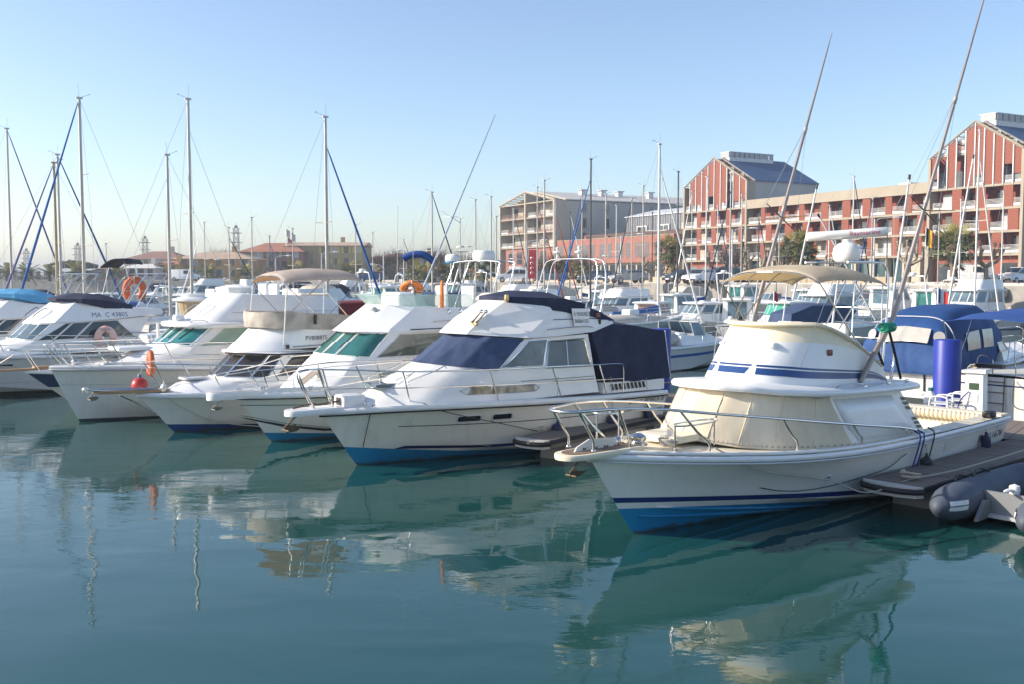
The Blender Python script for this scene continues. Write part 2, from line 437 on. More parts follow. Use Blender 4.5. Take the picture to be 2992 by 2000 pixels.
class House:
    """rings: list of (z or list of z, [(x, y)...]) half outlines from the front centre round the port side to the aft centre, bottom up.
    Every outline is resampled R steps per segment (round: as a spline), so panels laid on it follow the same surface."""
    def __init__(s, rings, round=False, R=4):
        s.r = []; s.R = R
        for z, pts in rings:
            zz = z if isinstance(z, (list, tuple)) else [z]*len(pts)
            P = [Vector((p[0], p[1], q)) for p, q in zip(pts, zz)]
            if round:
                m0 = Vector((P[1].x, -P[1].y, P[1].z)); Q = spline([m0]+P, s.R)[s.R:]
                for q in Q: q.y = max(0, q.y)
                Q[0].y = 0 if abs(P[0].y) < 1e-6 else Q[0].y
            else:
                Q = []
                for i in range(len(P)-1): Q += [P[i].lerp(P[i+1], k/s.R) for k in range(s.R)]
                Q.append(P[-1])
            s.r.append(Q)
    def build(s, name, m, parent, smooth=32, cap=True, capm=None, camber=0, capbot=False, rows=3):
        b = MB()
        full = []; rr = []
        for k in range(len(s.r)-1):
            for j in range(rows): rr.append([a.lerp(c, j/rows) for a, c in zip(s.r[k], s.r[k+1])])
        rr.append(s.r[-1])
        for r in rr:
            f = [p.copy() for p in r]+[Vector((p.x, -p.y, p.z)) for p in reversed(r) if abs(p.y) > 1e-4]
            full.append(f)
        nmin = min(len(f) for f in full)
        if any(len(f) != nmin for f in full):
            full = [[p.copy() for p in r]+[Vector((p.x, -p.y, p.z)) for p in reversed(r)] for r in rr]
        if camber:
            t = full[-1]; inn = []
            c = Vector((sum(p.x for p in t)/len(t), 0, sum(p.z for p in t)/len(t)))
            for k, h in ((.85, .45), (.6, .8), (.3, .95)):
                inn.append([c+(p-c)*k+Vector((0, 0, camber*h)) for p in t])
            full += inn
        b.loft(full, cap0=capbot, cap1=cap)
        return b.build(name, m, parent, smooth)
    def P(s, k, t, v, side=1):
        t *= s.R
        n = len(s.r[k]); t = max(0, min(n-1, t)); i = min(int(t), n-2); f = t-i
        a = s.r[k][i].lerp(s.r[k][i+1], f); b = s.r[k+1][i].lerp(s.r[k+1][i+1], f)
        p = a.lerp(b, v); return Vector((p.x, side*p.y, p.z))
    def N(s, k, t, v, side=1):
        e = .06; n = (len(s.r[k])-1)/s.R; t = max(e, min(n-e, t))
        a = s.P(k, t+e, v, side)-s.P(k, t-e, v, side); b = s.P(k, t, min(1, v+.1), side)-s.P(k, t, max(0, v-.1), side)
        q = a.cross(b); q = q.normalized() if q.length > 1e-9 else Vector((1, 0, 0))
        c = sum(s.r[k], Vector())/len(s.r[k]); c.y = 0
        if q.dot(s.P(k, t, v, side)-Vector((c.x, 0, s.P(k, t, v, side).z))) < 0: q = -q
        return q
    def panel(s, name, m, parent, k, b0, b1, t0=None, t1=None, v0=.1, v1=.9, off=.008, sides=(1, -1), thick=.0, nv=3, sub=4):
        """outline between t=b0..b1 at the bottom and t0..t1 at the top"""
        t0 = b0 if t0 is None else t0; t1 = b1 if t1 is None else t1; out = []
        for side in sides:
            ns = max(1, int(math.ceil(max(abs(b1-b0), abs(t1-t0))*sub))); rows = []
            for j in range(nv+1):
                v = lerp(v0, v1, j/nv); row = []
                for i in range(ns+1):
                    q = i/ns; t = lerp(lerp(b0, b1, q), lerp(t0, t1, q), j/nv)
                    row.append(s.P(k, t, v, side)+s.N(k, t, v, side)*off)
                rows.append(row)
            b = MB().loft(rows, closed=False)
            o = b.build(name, m, parent, 40); out.append(o)
            if thick:
                md = o.modifiers.new('t', 'SOLIDIFY'); md.thickness = thick; md.offset = 1
        return out
    def window(s, parent, glass, frame, k, b0, b1, t0=None, t1=None, v0=.1, v1=.9, fw=.05, sides=(1, -1), off=.006):
        """pane with a raised frame round it (the frame is a tube along the outline)"""
        t0 = b0 if t0 is None else t0; t1 = b1 if t1 is None else t1
        for side in sides:
            w = s.panel('window', glass, parent, k, b0, b1, t0, t1, v0, v1, off, (side,))[0]
            if frame:
                pts = []
                n = max(2, int(abs(b1-b0)*3))
                for i in range(n): q = i/n; t = lerp(b0, b1, q); pts.append(s.P(k, t, v0, side)+s.N(k, t, v0, side)*off)
                for j in range(3): v = lerp(v0, v1, j/3); t = lerp(b1, t1, j/3); pts.append(s.P(k, t, v, side)+s.N(k, t, v, side)*off)
                for i in range(n): q = i/n; t = lerp(t1, t0, q); pts.append(s.P(k, t, v1, side)+s.N(k, t, v1, side)*off)
                for j in range(3): v = lerp(v1, v0, j/3); t = lerp(t0, b0, j/3); pts.append(s.P(k, t, v, side)+s.N(k, t, v, side)*off)
                MB().tube(pts, fw*.5, 5, closed=True).build('frame', frame, w, 50)
def boat(name, px, py, a, Lw, label, cat='boat', group=None, z=0):
    """empty at the transom; (px, py) = bow waterline pixel; a = angle of the stern direction right of the view axis"""
    ar = radians(a); f = Vector((-sin(ar), -cos(ar), 0)); p = atz(px, py) if py else px
    o = empty(name, p-f*Lw, atan2(f.y, f.x)); tag(o, label, cat, group); return o
# ---------------------------------------------------------------- water
def water_mat():
    m, t, b = _new('harbour_water'); L = t.links; N = t.nodes.new
    b.inputs['Base Color'].default_value = (.010, .064, .058, 1); b.inputs['Roughness'].default_value = .015
    b.inputs['IOR'].default_value = 1.50
    tc = N('ShaderNodeTexCoord')
    mp = N('ShaderNodeMapping'); mp.inputs['Scale'].default_value = (.55, 1.0, 1); mp.inputs['Rotation'].default_value = (0, 0, .25); L.new(tc.outputs['Object'], mp.inputs[0])
    n1 = N('ShaderNodeTexNoise'); n1.inputs['Scale'].default_value = .9; n1.inputs['Detail'].default_value = 1.5; n1.inputs['Distortion'].default_value = .4; L.new(mp.outputs[0], n1.inputs['Vector'])
    n2 = N('ShaderNodeTexNoise'); n2.inputs['Scale'].default_value = 4.5; n2.inputs['Detail'].default_value = 2; L.new(mp.outputs[0], n2.inputs['Vector'])
    n3 = N('ShaderNodeTexNoise'); n3.inputs['Scale'].default_value = .16; n3.inputs['Detail'].default_value = 2; L.new(tc.outputs['Object'], n3.inputs['Vector'])
    r3 = N('ShaderNodeMapRange'); r3.inputs[1].default_value = .42; r3.inputs[2].default_value = .66; r3.inputs[3].default_value = .12; r3.inputs[4].default_value = 1.0; L.new(n3.outputs['Fac'], r3.inputs[0])
    mm = N('ShaderNodeMath'); mm.operation = 'MULTIPLY'; L.new(n2.outputs['Fac'], mm.inputs[0]); L.new(r3.outputs[0], mm.inputs[1])
    b1 = N('ShaderNodeBump'); b1.inputs['Distance'].default_value = .015; L.new(n1.outputs['Fac'], b1.inputs['Height'])
    b2 = N('ShaderNodeBump'); b2.inputs['Distance'].default_value = .0045; L.new(mm.outputs[0], b2.inputs['Height']); L.new(b1.outputs[0], b2.inputs['Normal'])
    n4 = N('ShaderNodeTexNoise'); n4.inputs['Scale'].default_value = 13; n4.inputs['Detail'].default_value = 3; L.new(mp.outputs[0], n4.inputs['Vector'])
    m4 = N('ShaderNodeMath'); m4.operation = 'MULTIPLY'; L.new(n4.outputs['Fac'], m4.inputs[0]); L.new(r3.outputs[0], m4.inputs[1])
    b4 = N('ShaderNodeBump'); b4.inputs['Distance'].default_value = .0016; L.new(m4.outputs[0], b4.inputs['Height']); L.new(b2.outputs[0], b4.inputs['Normal'])
    L.new(b4.outputs[0], b.inputs['Normal'])
    return m
WATER = water_mat()
structure(MB().add([(-400, -40, 0), (400, -40, 0), (400, 260, 0), (-400, 260, 0)], [(0, 1, 2, 3)]).build('water', WATER, None, 0))
# ================================================================ quay, ground, pontoons
GZ = 3.1
ASPH = mat('asphalt', (.12, .115, .105), .9, var=.25, vscale=.6, bump=.004, bscale=30)
GROUND = mat('pale_ground', (.30, .27, .22), .95, var=.25, vscale=.08, detail=8)
edge = [(400, -80), (70, 30), (40, 74), (19, 106), (0, 134), (-22, 166), (-60, 186), (-130, 196), (-420, 200)]
b = MB(); b.add([(x, y, GZ) for x, y in edge]+[(-3500, 300, GZ), (-3500, 4500, GZ), (3500, 4500, GZ), (3500, -80, GZ)], [tuple(reversed(range(len(edge)+4)))])
structure(b.build('ground', GROUND, None, 0))
b = MB()
for (xa, ya), (xb, yb) in zip(edge, edge[1:]): b.add([(xa, ya, GZ), (xb, yb, GZ), (xb, yb, -1.5), (xa, ya, -1.5)], [(0, 1, 2, 3)])
structure(b.build('quay_wall', CONC, None, 0))
# kerb stones along the quay edge
b = MB()
for (xa, ya), (xb, yb) in zip(edge[1:-1], edge[2:]):
    a = Vector((xa, ya, GZ)); c = Vector((xb, yb, GZ)); L_ = (c-a).length; n = max(1, int(L_/4)); t = (c-a).normalized(); w = Vector((-t.y, t.x, 0))
    if w.y < 0: w = -w
    for i in range(n):
        p = a+t*(L_*(i+.5)/n)+w*.25; b.box(p+Vector((0, 0, .06)), (L_/n-.04, .5, .14), atan2(t.y, t.x))
o = b.build('quay_kerb', CONCL, None, 20); structure(o)
# road strip on the quay, parallel to the houses
rd = Vector((-.469, .883, 0)); rn = Vector((.883, .469, 0)); R0 = Vector((54.7, 130, 0))
q = [R0+rd*-60-rn*26, R0+rd*170-rn*26, R0+rd*170-rn*17, R0+rd*-60-rn*17]
structure(MB().add([(p.x, p.y, GZ+.005) for p in q], [(0, 1, 2, 3)]).build('quay_road', ASPH, None, 0))
for off in (-26.3, -16.7):
    k = MB(); a = R0+rd*-60+rn*off; c = R0+rd*170+rn*off
    k.box(((a.x+c.x)/2, (a.y+c.y)/2, GZ+.06), (230, .3, .14), atan2(rd.y, rd.x)); structure(k.build('road_kerb', CONCL, None, 20))
# low sand-coloured parapet between quay and parking
k = MB(); a = R0+rd*-20-rn*30; c = R0+rd*105-rn*30; k.box(((a.x+c.x)/2, (a.y+c.y)/2, GZ+.35), (125, .4, .7), atan2(rd.y, rd.x))
tag(k.build('parapet_wall', mat('sandstone', (.46, .37, .26), .9, var=.2, vscale=.7), None, 20), 'long low sand coloured wall between the quay and the parked cars', 'wall')
# rock armour at the right
random.seed(11)
ROCK = mat('rock', (.42, .37, .31), .95, var=.35, vscale=1.2, bump=.05, bscale=3)
rock_me = []
for k in range(5):
    m_ = MB(); m_.ell((0, 0, 0), (1, .8, .7), 8, 6); rr = random.Random(k)
    m_.v = [tuple(c*(.78+.4*rr.random()) for c in v) for v in m_.v]; rock_me.append(m_.mesh('boulder', ROCK, 25))
for i in range(70):
    t = random.random(); s_ = random.random(); a = Vector((70, 30, 0)).lerp(Vector((34, 83, 0)), t)
    w = Vector((-.83, -.55, 0)); z = lerp(2.9, .1, s_)
    o = link('boulder', rock_me[i % 5], None, (a.x+w.x*s_*3.2, a.y+w.y*s_*3.2, z)); o.scale = [random.uniform(.5, 1.0)]*3; o.rotation_euler = (random.random()*3, random.random()*3, random.random()*6)
    tag(o, 'pale boulder in the rock slope below the quay at the right', 'boulder', 'boulders of the quay slope')
# ---------------------------------------------------------------- main pontoon, fingers
PD = Vector((-.806, .592, 0)); PN = Vector((.592, .806, 0)); PO = Vector((11.34, 25.84, 0))     # axis, outward normal, foot of the near pile
pang = atan2(PD.y, PD.x)
def plank_me(w, l, h=.035): return MB().box((0, 0, 0), (w, l, h)).mesh('plank', WOOD, 30)
def pontoon(name, o, ax, length, width, label, z=.5, pw=.14, tip=False, nmax=300):
    """o: near-left corner on the water, ax: direction of length; width grows to the left of ax"""
    ax = Vector(ax).normalized(); ang = atan2(ax.y, ax.x)
    r = empty(name, o, ang); tag(r, label, 'pontoon')
    me = plank_me(pw-.012, width-.06); n = min(nmax, int(length/pw))
    for i in range(n):
        q = link('plank', me, r, (pw*(i+.5), width/2, z-.018+random.uniform(-.004, .004)))
    for y in (.0, width):
        boxp('edge_beam', (length/2, y, z-.075), (length, .05, .17), WOOD, r)
        boxp('rubbing_strip', (length/2, y+(-.04 if y == 0 else .04), z-.04), (length, .03, .08), BLACK, r)
    nf = max(1, int(length/3.2))
    for i in range(nf): boxp('float', (length*(i+.5)/nf if nf > 1 else length/2, width/2, .13), (length/nf*.62, width*.86, .56), CONC, r, tx=.02, ty=.04)
    if tip:
        ys = [width/2+(width/2+.05)*cos(a) for a in [k*pi/6 for k in range(7)]]; xs = [-.22*sin(k*pi/6)-.0 for k in range(7)]
        MB().prism([Vector((x, y, z-.16)) for x, y in zip(xs, ys)], (0, 0, .17)).build('end_cap', CONCL, r, 20)
        MB().tube([Vector((x*1.12, y, z-.06)) for x, y in zip(xs, ys)], .05, 6).build('end_fender', BLACK, r, 50)
    return r
pontoon('main_pontoon', PO-PN*2.6+PD*-14, PD, 62, 2.9, 'long wooden walkway pontoon running behind the row of moored boats', pw=.2, nmax=310)
f1o = atz(1548, 1283, .5); f1o.z = 0
pontoon('finger_pontoon', atz(1600, 1291, .5)-Vector((0, 0, .5)), (.62, .785, 0), 7.2, .75, 'narrow wooden finger pontoon beside the white cruiser with navy canopy', tip=True)
pontoon('finger_pontoon', atz(2690, 1428, .5)-Vector((0, 0, .5)), (.745, .667, 0), 8.2, .92, 'narrow wooden finger pontoon between the sport fishing boat and the grey dinghy', tip=True)
def pile(p, h, rad, label):
    o = empty('mooring_pile', p); tag(o, label, 'pile', 'blue mooring piles')
    MB().lathe([(rad, -1.5), (rad, h-.03), (rad*.97, h-.01), (rad*.9, h)], (0, 0, 0), 28).build('sleeve', PILEB, o, 40)
    MB().tube([Vector((rad*1.08*cos(a), rad*1.08*sin(a), .52)) for a in [k*pi/10 for k in range(20)]], .03, 5, closed=True).build('guide_ring', GALV, o, 60)
pile(Vector((11.34, 25.84, 0)), 2.17, .34, 'tall blue mooring pile in front of the blue canopied boat')
pile(Vector((4.58, 30.75, 0)), 2.2, .34, 'blue mooring pile half hidden behind the navy aft canopy')
for k, s_ in enumerate((-17.5, -27)): 
    p = PO+PD*-s_*1.0; pile(p, 2.15, .34, ('blue mooring pile behind the green screened cruiser', 'blue mooring pile behind the cruiser with turquoise glass')[k])
# service pedestal
pp = atz(2850, 1212, .5); ped = empty('service_pedestal', (pp.x, pp.y, .5), radians(-42)); tag(ped, 'white electricity and water pedestal on the pontoon beside the blue pile', 'pedestal')
boxp('body', (0, 0, .5), (.42, .36, 1.0), WHITE2, ped, tx=.06, ty=.06); MB().add([(-.27, -.24, 1.0), (.27, -.24, 1.0), (.27, .24, 1.0), (-.27, .24, 1.0), (-.12, -.02, 1.13), (.27, -.24, 1.09), (.27, .24, 1.09), (-.27, .24, 1.06), (-.27, -.24, 1.06)], [(3, 2, 1, 0), (0, 1, 5, 8), (1, 2, 6, 5), (2, 3, 7, 6), (3, 0, 8, 7), (8, 5, 6, 7)]).build('cap', WHITE2, ped, 20)
for a_ in (0, 1): boxp('socket_window', ((-.205, 0, .68) if a_ else (0, -.175, .68)), ((.02, .2, .16) if a_ else (.22, .02, .16)), mat('dark_green_panel', (.05, .09, .04), .3), ped)
boxp('outlet_panel', (0, -.178, .4), (.2, .02, .18), LGREY, ped)
MB().tube(spline([Vector((-.1, -.2, .55)), Vector((-.25, -.3, .35)), Vector((-.35, -.3, .1)), Vector((-.6, -.4, .03))], 5), .016, 5).build('shore_cable', ROPEB, ped, 60)
# stone quay below the view; unseen right arm added to bounce warm light
nq = MB(); nq.box((0, -19, .6), (160, 40, 3.2)); nq.box((55, 8, .45), (70, 13.8, 2.9)); structure(nq.build('near_quay_and_bounce_arm', mat('pale_quay_stone', (.50, .45, .37), .9, var=.15, vscale=.5), None, 20))
# ================================================================ apartment houses on the quay
BANG = atan2(-.883, .469)
BU = Vector((-.469, .883, 0)); BV = Vector((.883, .469, 0)); BP = Vector((54.7, 130, GZ))
TERRA = mat('terracotta_panel', (.30, .085, .055), .75, var=.12, vscale=.8)
def louvre_mat(name, c1, c2, n=11.):
    if name in MATS: return MATS[name]
    m, t, bs = _new(name); L = t.links; N = t.nodes.new
    tc = N('ShaderNodeTexCoord'); sp = N('ShaderNodeSeparateXYZ'); L.new(tc.outputs['Object'], sp.inputs[0])
    mu = N('ShaderNodeMath'); mu.operation = 'MULTIPLY'; mu.inputs[1].default_value = n; L.new(sp.outputs[2], mu.inputs[0])
    fr = N('ShaderNodeMath'); fr.operation = 'FRACT'; L.new(mu.outputs[0], fr.inputs[0])
    r = N('ShaderNodeValToRGB'); r.color_ramp.elements[0].color = _c(c2); r.color_ramp.elements[1].color = _c(c1); r.color_ramp.elements[0].position = .25; r.color_ramp.elements[1].position = .4
    L.new(fr.outputs[0], r.inputs[0]); L.new(r.outputs[0], bs.inputs['Base Color']); bs.inputs['Roughness'].default_value = .75
    bp = N('ShaderNodeBump'); bp.inputs['Distance'].default_value = .03; L.new(fr.outputs[0], bp.inputs['Height']); L.new(bp.outputs[0], bs.inputs['Normal'])
    MATS[name] = m; return m
LOUV = louvre_mat('red_louvre', (.33, .10, .06), (.16, .05, .03), 6.)
METAL = mat('grey_cladding', (.20, .21, .23), .45, metal=.3, var=.06)
SLATE = mat('blue_roof', (.05, .095, .19), .5, var=.1, vscale=.3)
STUC = mat('beige_stucco', (.46, .40, .31), .9, var=.07, vscale=.3)
STUCG = mat('grey_beige_stucco', (.44, .42, .39), .9, var=.06, vscale=.3)
BEIGES = mat('beige_slab', (.36, .31, .24), .85, var=.06, vscale=.5)
REDW = mat('red_wall', (.24, .065, .045), .8, var=.08, vscale=.5)
SALM = mat('salmon_tiles', (.33, .135, .10), .8, var=.08, vscale=1.)
RAILW = mat('white_railing', (.56, .56, .55), .5)
WINB = mat('building_glass', (.05, .06, .07), .08, spec=.8, var=.5, vscale=.4)
WINL = mat('pale_blind', (.45, .47, .48), .5, var=.2, vscale=.5)
ROOFR = mat('red_tiles', (.40, .16, .09), .9, var=.2, vscale=.6)
OCHRE = mat('ochre_wall', (.46, .27, .09), .9, var=.1, vscale=.3)
YELW = mat('yellow_wall', (.60, .38, .08), .9, var=.1, vscale=.3)
OLIVE = mat('olive_wall', (.40, .31, .16), .9, var=.1, vscale=.3)
BROWNW = mat('brown_red_wall', (.28, .14, .11), .9, var=.1, vscale=.3)
PINKW = mat('pink_wall', (.48, .26, .22), .9, var=.1, vscale=.3)
def bld(name, x, label): 
    o = empty(name, BP+Vector((.469, -.883, 0))*x, BANG); return tag(o, label, 'building')
rail_cache = {}
def railing(parent, x0, x1, y, z, h=1.0, mm=None, solid=True):
    w = round(x1-x0, 2); key = (w, h, solid)
    if key not in rail_cache:
        m_ = MB(); n = max(1, int(w/1.3))
        if solid: m_.box((w/2, 0, h*.24), (w, .03, h*.36))
        for k in range(4 if solid else 6): m_.box((w/2, 0, h*((.55+.15*k) if solid else (.1+.17*k))), (w, .035, .045))
        for i in range(n+1): m_.box((w*i/n, 0, h/2), (.05, .05, h))
        rail_cache[key] = m_.mesh('railing', mm or RAILW, 20)
    link('railing', rail_cache[key], parent, (x0, y, z))
box_cache = {}
def cbox(name, parent, x0, x1, y0, y1, z0, z1, m_):
    key = (name, round(x1-x0, 2), round(y1-y0, 2), round(z1-z0, 2), m_.name)
    if key not in box_cache: box_cache[key] = MB().box((0, 0, 0), (x1-x0, y1-y0, z1-z0)).mesh(name, m_, 20)
    return link(name, box_cache[key], parent, ((x0+x1)/2, (y0+y1)/2, (z0+z1)/2))
def flats(r, x0, x1, slabs, seed, pan=(.9, 1.5), gap=(1.8, 3.2), wallm=None, panm=None, depth=1.3, ground=True, zg=0., post=True, railm=None):
    """storeys between consecutive slab heights (above ground), open loggias with railings and red screens"""
    rnd = random.Random(seed); wallm = wallm or REDW; panm = panm or LOUV
    for k, z in enumerate(slabs): cbox('floor_slab', r, x0, x1, -.15, depth+.1, z-.14, z+.14, BEIGES)
    levels = list(zip(slabs, slabs[1:]))
    for k, (za, zb) in enumerate(levels):
        x = x0+rnd.uniform(0, 1.2); h = zb-za-.28; za += .14
        while x < x1-.8:
            g = min(rnd.uniform(*gap), x1-x-.1)
            railing(r, round(x, 1), round(x, 1)+round(g, 1), .0, za, 1.0, railm)
            ww = min(g*.8, 1.7); wx = x+(g-ww)*rnd.random()
            cbox('window', r, round(wx, 1), round(wx+ww, 1), depth-.04, depth+.02, za+.1, za+h*.84, WINB if rnd.random() < .72 else WINL)
            x += g; p = min(rnd.uniform(*pan), x1-x)
            if p > .4: cbox('louvre_screen', r, round(x, 1), round(x+p, 1), -.10, -.02, za, za+h, panm)
            x += p
        cbox('loggia_wall', r, x0, x1, depth+.0, depth+.25, za, za+h, STUC if rnd.random() < .4 and wallm is REDW else wallm)
def gable_house(x0, x1, label, seed, ridge_len, eave, apex, slabs, blue=True):
    r = bld('apartment_building', (x0+x1)/2, label); w = (x1-x0)/2; dp = ridge_len
    flats(r, -w, w, slabs, seed)
    # body behind the loggias
    b = MB(); y0 = 1.6; pts = [(-w, 0), (w, 0), (w, eave), (0, apex-.6), (-w, eave)]
    b.prism([Vector((x, y0, z)) for x, z in pts], (0, dp-y0, 0)).build('body', STUCG, r, 20)
    cbox('front_wall', r, -w, w, 1.45, 1.62, slabs[-1], eave, REDW); MB().prism([Vector((x, 1.45, z)) for x, z in ((-w, eave), (w, eave), (0, apex-.4))], (0, .15, 0)).build('gable_wall', TERRA, r, 20)
    # open frame: corner posts, raking beams and mullions of the screen
    for x in (-w, w): cbox('corner_post', r, x-.2, x+.2, -.3, 1.5, 0, eave, BEIGES)
    for sx in (-1, 1):
        n = Vector((sx*w, 0, eave)); a = Vector((0, 0, apex)); rk = MB()
        for yy in (-.25, 1.45): rk.tube([n+Vector((0, yy, 0)), a+Vector((0, yy, 0))], .16, 4)
        rk.build('raking_beam', BEIGES, r, 20)
        for i in range(9):      # purlins of the open roof edge
            q = n.lerp(a, (i+.5)/9); cbox('purlin', r, q.x-.06, q.x+.06, -.2, 1.5, q.z-.05, q.z+.05, BEIGES)
    nm = 10; zt = slabs[-1]; rnd = random.Random(seed+5)
    for i in range(1, nm):
        x = lerp(-w, w, i/nm); top = lerp(apex, eave, abs(x)/w); cbox('mullion', r, x-.07, x+.07, -.25, -.1, zt, top, LGREY)
    for i in range(nm):
        xa = lerp(-w, w, i/nm)+.1; xb = lerp(-w, w, (i+1)/nm)-.1; ta = lerp(apex, eave, abs(xa)/w)-.2; tb = lerp(apex, eave, abs(xb)/w)-.2
        lo = zt+(rnd.choice((.2, 1.4, 2.4)) if rnd.random() < .6 else 1.2)
        if rnd.random() < .78: MB().prism([Vector((xa, -.12, lo)), Vector((xb, -.12, lo)), Vector((xb, -.12, tb)), Vector((xa, -.12, ta))], (0, .05, 0)).build('louvre_screen', LOUV, r, 20)
        cbox('window', r, xa+.1, xb-.1, 1.38, 1.44, zt+.3, zt+2.3, WINB if rnd.random() < .6 else WINL)
        if lo-zt > .9: railing(r, round(xa, 1), round(xb, 1), .0, zt+.14, .9)
    for k in (0, 1):
        zz = eave+.2+k*1.3; hw = w*(1-(zz-eave)/(apex-eave))-1
        if hw > 2: cbox('inner_balcony', r, -hw, hw, .3, 1.4, zz-.1, zz+.1, BEIGES); railing(r, round(-hw, 1), round(hw, 1), .3, zz+.1, .9)
    # roof planes
    for sx in (-1, 1):
        b = MB(); a0 = Vector((sx*(w+.3), 1.5, eave-.1)); a1 = Vector((0, 1.5, apex-.05)); d_ = Vector((0, dp-1.2, 0))
        b.prism([a0, a1, a1+d_, a0+d_], Vector((0, 0, .22))).build('roof', SLATE, r, 20)
    # louvred plant room along the ridge
    cbox('ridge_parapet', r, -1.0, 1.2, 2.0, dp*.78, apex-.5, apex+.15, LGREY)
    n = 9
    for i in range(n):
        ya = lerp(2.0, dp*.78, i/n); cbox('ridge_panel', r, 1.2, 1.26, ya+.1, ya+(dp*.78-2)/n-.1, apex+.15, apex+1.0, mat('grey_mesh', (.34, .36, .37), .5, var=.1)); cbox('ridge_panel', r, -1.06, -1.0, ya+.1, ya+(dp*.78-2)/n-.1, apex+.15, apex+1.0, MATS['grey_mesh'])
    cbox('ridge_panel', r, -.95, 1.15, 1.95, 2.0, apex+.15, apex+1.0, MATS['grey_mesh']); cbox('ridge_coping', r, -1.1, 1.3, 1.9, dp*.78+.05, apex+1.0, apex+1.1, LGREY)
    # ground floor
    cbox('shop_wall', r, -w, w, .8, 1.45, 0, slabs[0]-.14, TERRA)
    x = -w+.8; rnd = random.Random(seed+9)
    while x < w-2:
        cbox('shop_window', r, round(x, 1), round(x+2, 1), .74, .8, .1, 2.4, WINB if rnd.random() < .5 else mat('grey_door', (.16, .19, .22), .5)); x += 3.1
    cbox('side_window', r, w+.0, w+.03, 4, 5, eave-4.2, eave-2.6, WINB); cbox('side_window', r, w+.0, w+.03, 8, 9, eave-4.2, eave-2.6, WINB)
    return r
SL = [3.4, 6.2, 9.0, 11.85]
gable_house(-.6, 12.6, 'red gabled apartment house with open screen front at the right edge', 3, 16, 15.9, 19.9, SL)
gable_house(-51.9, -35.8, 'red gabled apartment house with blue roof and glazed screen front in the middle', 8, 15, 16.2, 20.6, SL)
# long wing between the gables
r = bld('apartment_building', -18.2, 'long red apartment wing with white balconies and flat beige parapet between the gables'); w = 17.5
flats(r, -w, w, SL, 21, gap=(2.0, 3.4))
cbox('body', r, -w, w, 1.6, 13, 0, 12.6, STUCG); cbox('parapet', r, -w, w, -.25, .3, 11.6, 13.0, BEIGES); cbox('roof_slab', r, -w, w, .3, 13.2, 12.6, 12.75, LGREY)
for i in range(6): cbox('parapet_joint', r, -w+5.8*i+1, -w+5.8*i+1.04, -.27, -.25, 11.7, 13.0, GREY)
cbox('shop_front', r, -w, w, .9, 1.0, 0, 3.2, mat('shop_glass', (.05, .10, .11), .06, spec=.8, var=.3, vscale=.2))
for i in range(13): cbox('shop_column', r, -w+2.8*i, -w+2.8*i+.35, .1, .95, 0, 3.2, STUC)
cbox('entrance_block', r, 15.2, 16.8, -.6, .9, 0, 3.2, STUC); cbox('roof_hut', r, 9, 11, 4, 6, 12.75, 13.7, LGREY)
for x in (-14, -9): cbox('roof_shade', r, x, x+4, 2, 5, 13.0, 13.15, DARK); cbox('roof_post', r, x, x+.1, 2, 2.1, 12.7, 13.0, GREY)
# salmon two-storey block
r = bld('commercial_building', -75.5, 'low salmon pink tiled block with tall slatted windows in front of the grey clad hall'); w = 20.5
cbox('upper_wall', r, -w, w, 0, 14, 3.4, 8.3, SALM); cbox('coping', r, -w-.05, w+.05, -.06, 14, 8.3, 8.42, BEIGES)
cbox('ground_wall', r, -w, w, .8, 14, 0, 3.4, STUC)
for i in range(13):
    x = -w+1.2+3.1*i; cbox('slatted_window', r, x, x+1.25, -.03, .02, 4.4, 7.2, louvre_mat('grey_louvre', (.20, .20, .20), (.07, .07, .075), 5.)); 
    if i % 2: cbox('slatted_window', r, x+1.5, x+2.1, -.03, .02, 4.4, 7.2, MATS['grey_louvre'])
    cbox('shop_window', r, x-.4, x+2.1, .72, .82, .2, 3.0, WINB)
for k in range(5): cbox('tile_joint', r, -w, w, -.012, .0, 4.2+k*.85, 4.23+k*.85, BROWNW)
cbox('roof_screen', r, -w+6, w-1, 3, 3.1, 8.42, 9.4, mat('dark_fence', (.10, .06, .05), .8))
for x in (-12, -4): cbox('planter', r, x, x+.8, 1.5, 2.3, 8.42, 8.9, TERRA)
# grey clad hall behind it
r = bld('clad_hall', -70.5, 'grey metal clad hall with white framed windows above the salmon block'); w = 17.0
cbox('body', r, -w, w, 12, 26, 0, 13.2, METAL)
for i in range(42): cbox('cladding_rib', r, -w+.81*i, -w+.81*i+.10, 11.92, 12.0, 8.4, 13.2, METAL)
MB().prism([Vector((-w-.2, 11.7, 13.2)), Vector((w+.2, 11.7, 13.2)), Vector((w+.2, 19, 14.8)), Vector((-w-.2, 19, 14.8))], (0, 0, .15)).build('roof', LGREY, r, 20)
MB().prism([Vector((-w-.2, 26.3, 13.2)), Vector((w+.2, 26.3, 13.2)), Vector((w+.2, 19, 14.8)), Vector((-w-.2, 19, 14.8))], (0, 0, .15)).build('roof', LGREY, r, 20)
for i in range(4):
    x = -12.5+7.6*i; cbox('box_window', r, x, x+3.4, 11.6, 11.95, 8.9, 11.2, WHITE2); cbox('pane', r, x+.25, x+3.15, 11.55, 11.62, 9.7, 11.0, WINB); cbox('mullion', r, x+1.65, x+1.75, 11.52, 11.6, 9.7, 11.0, WHITE2)
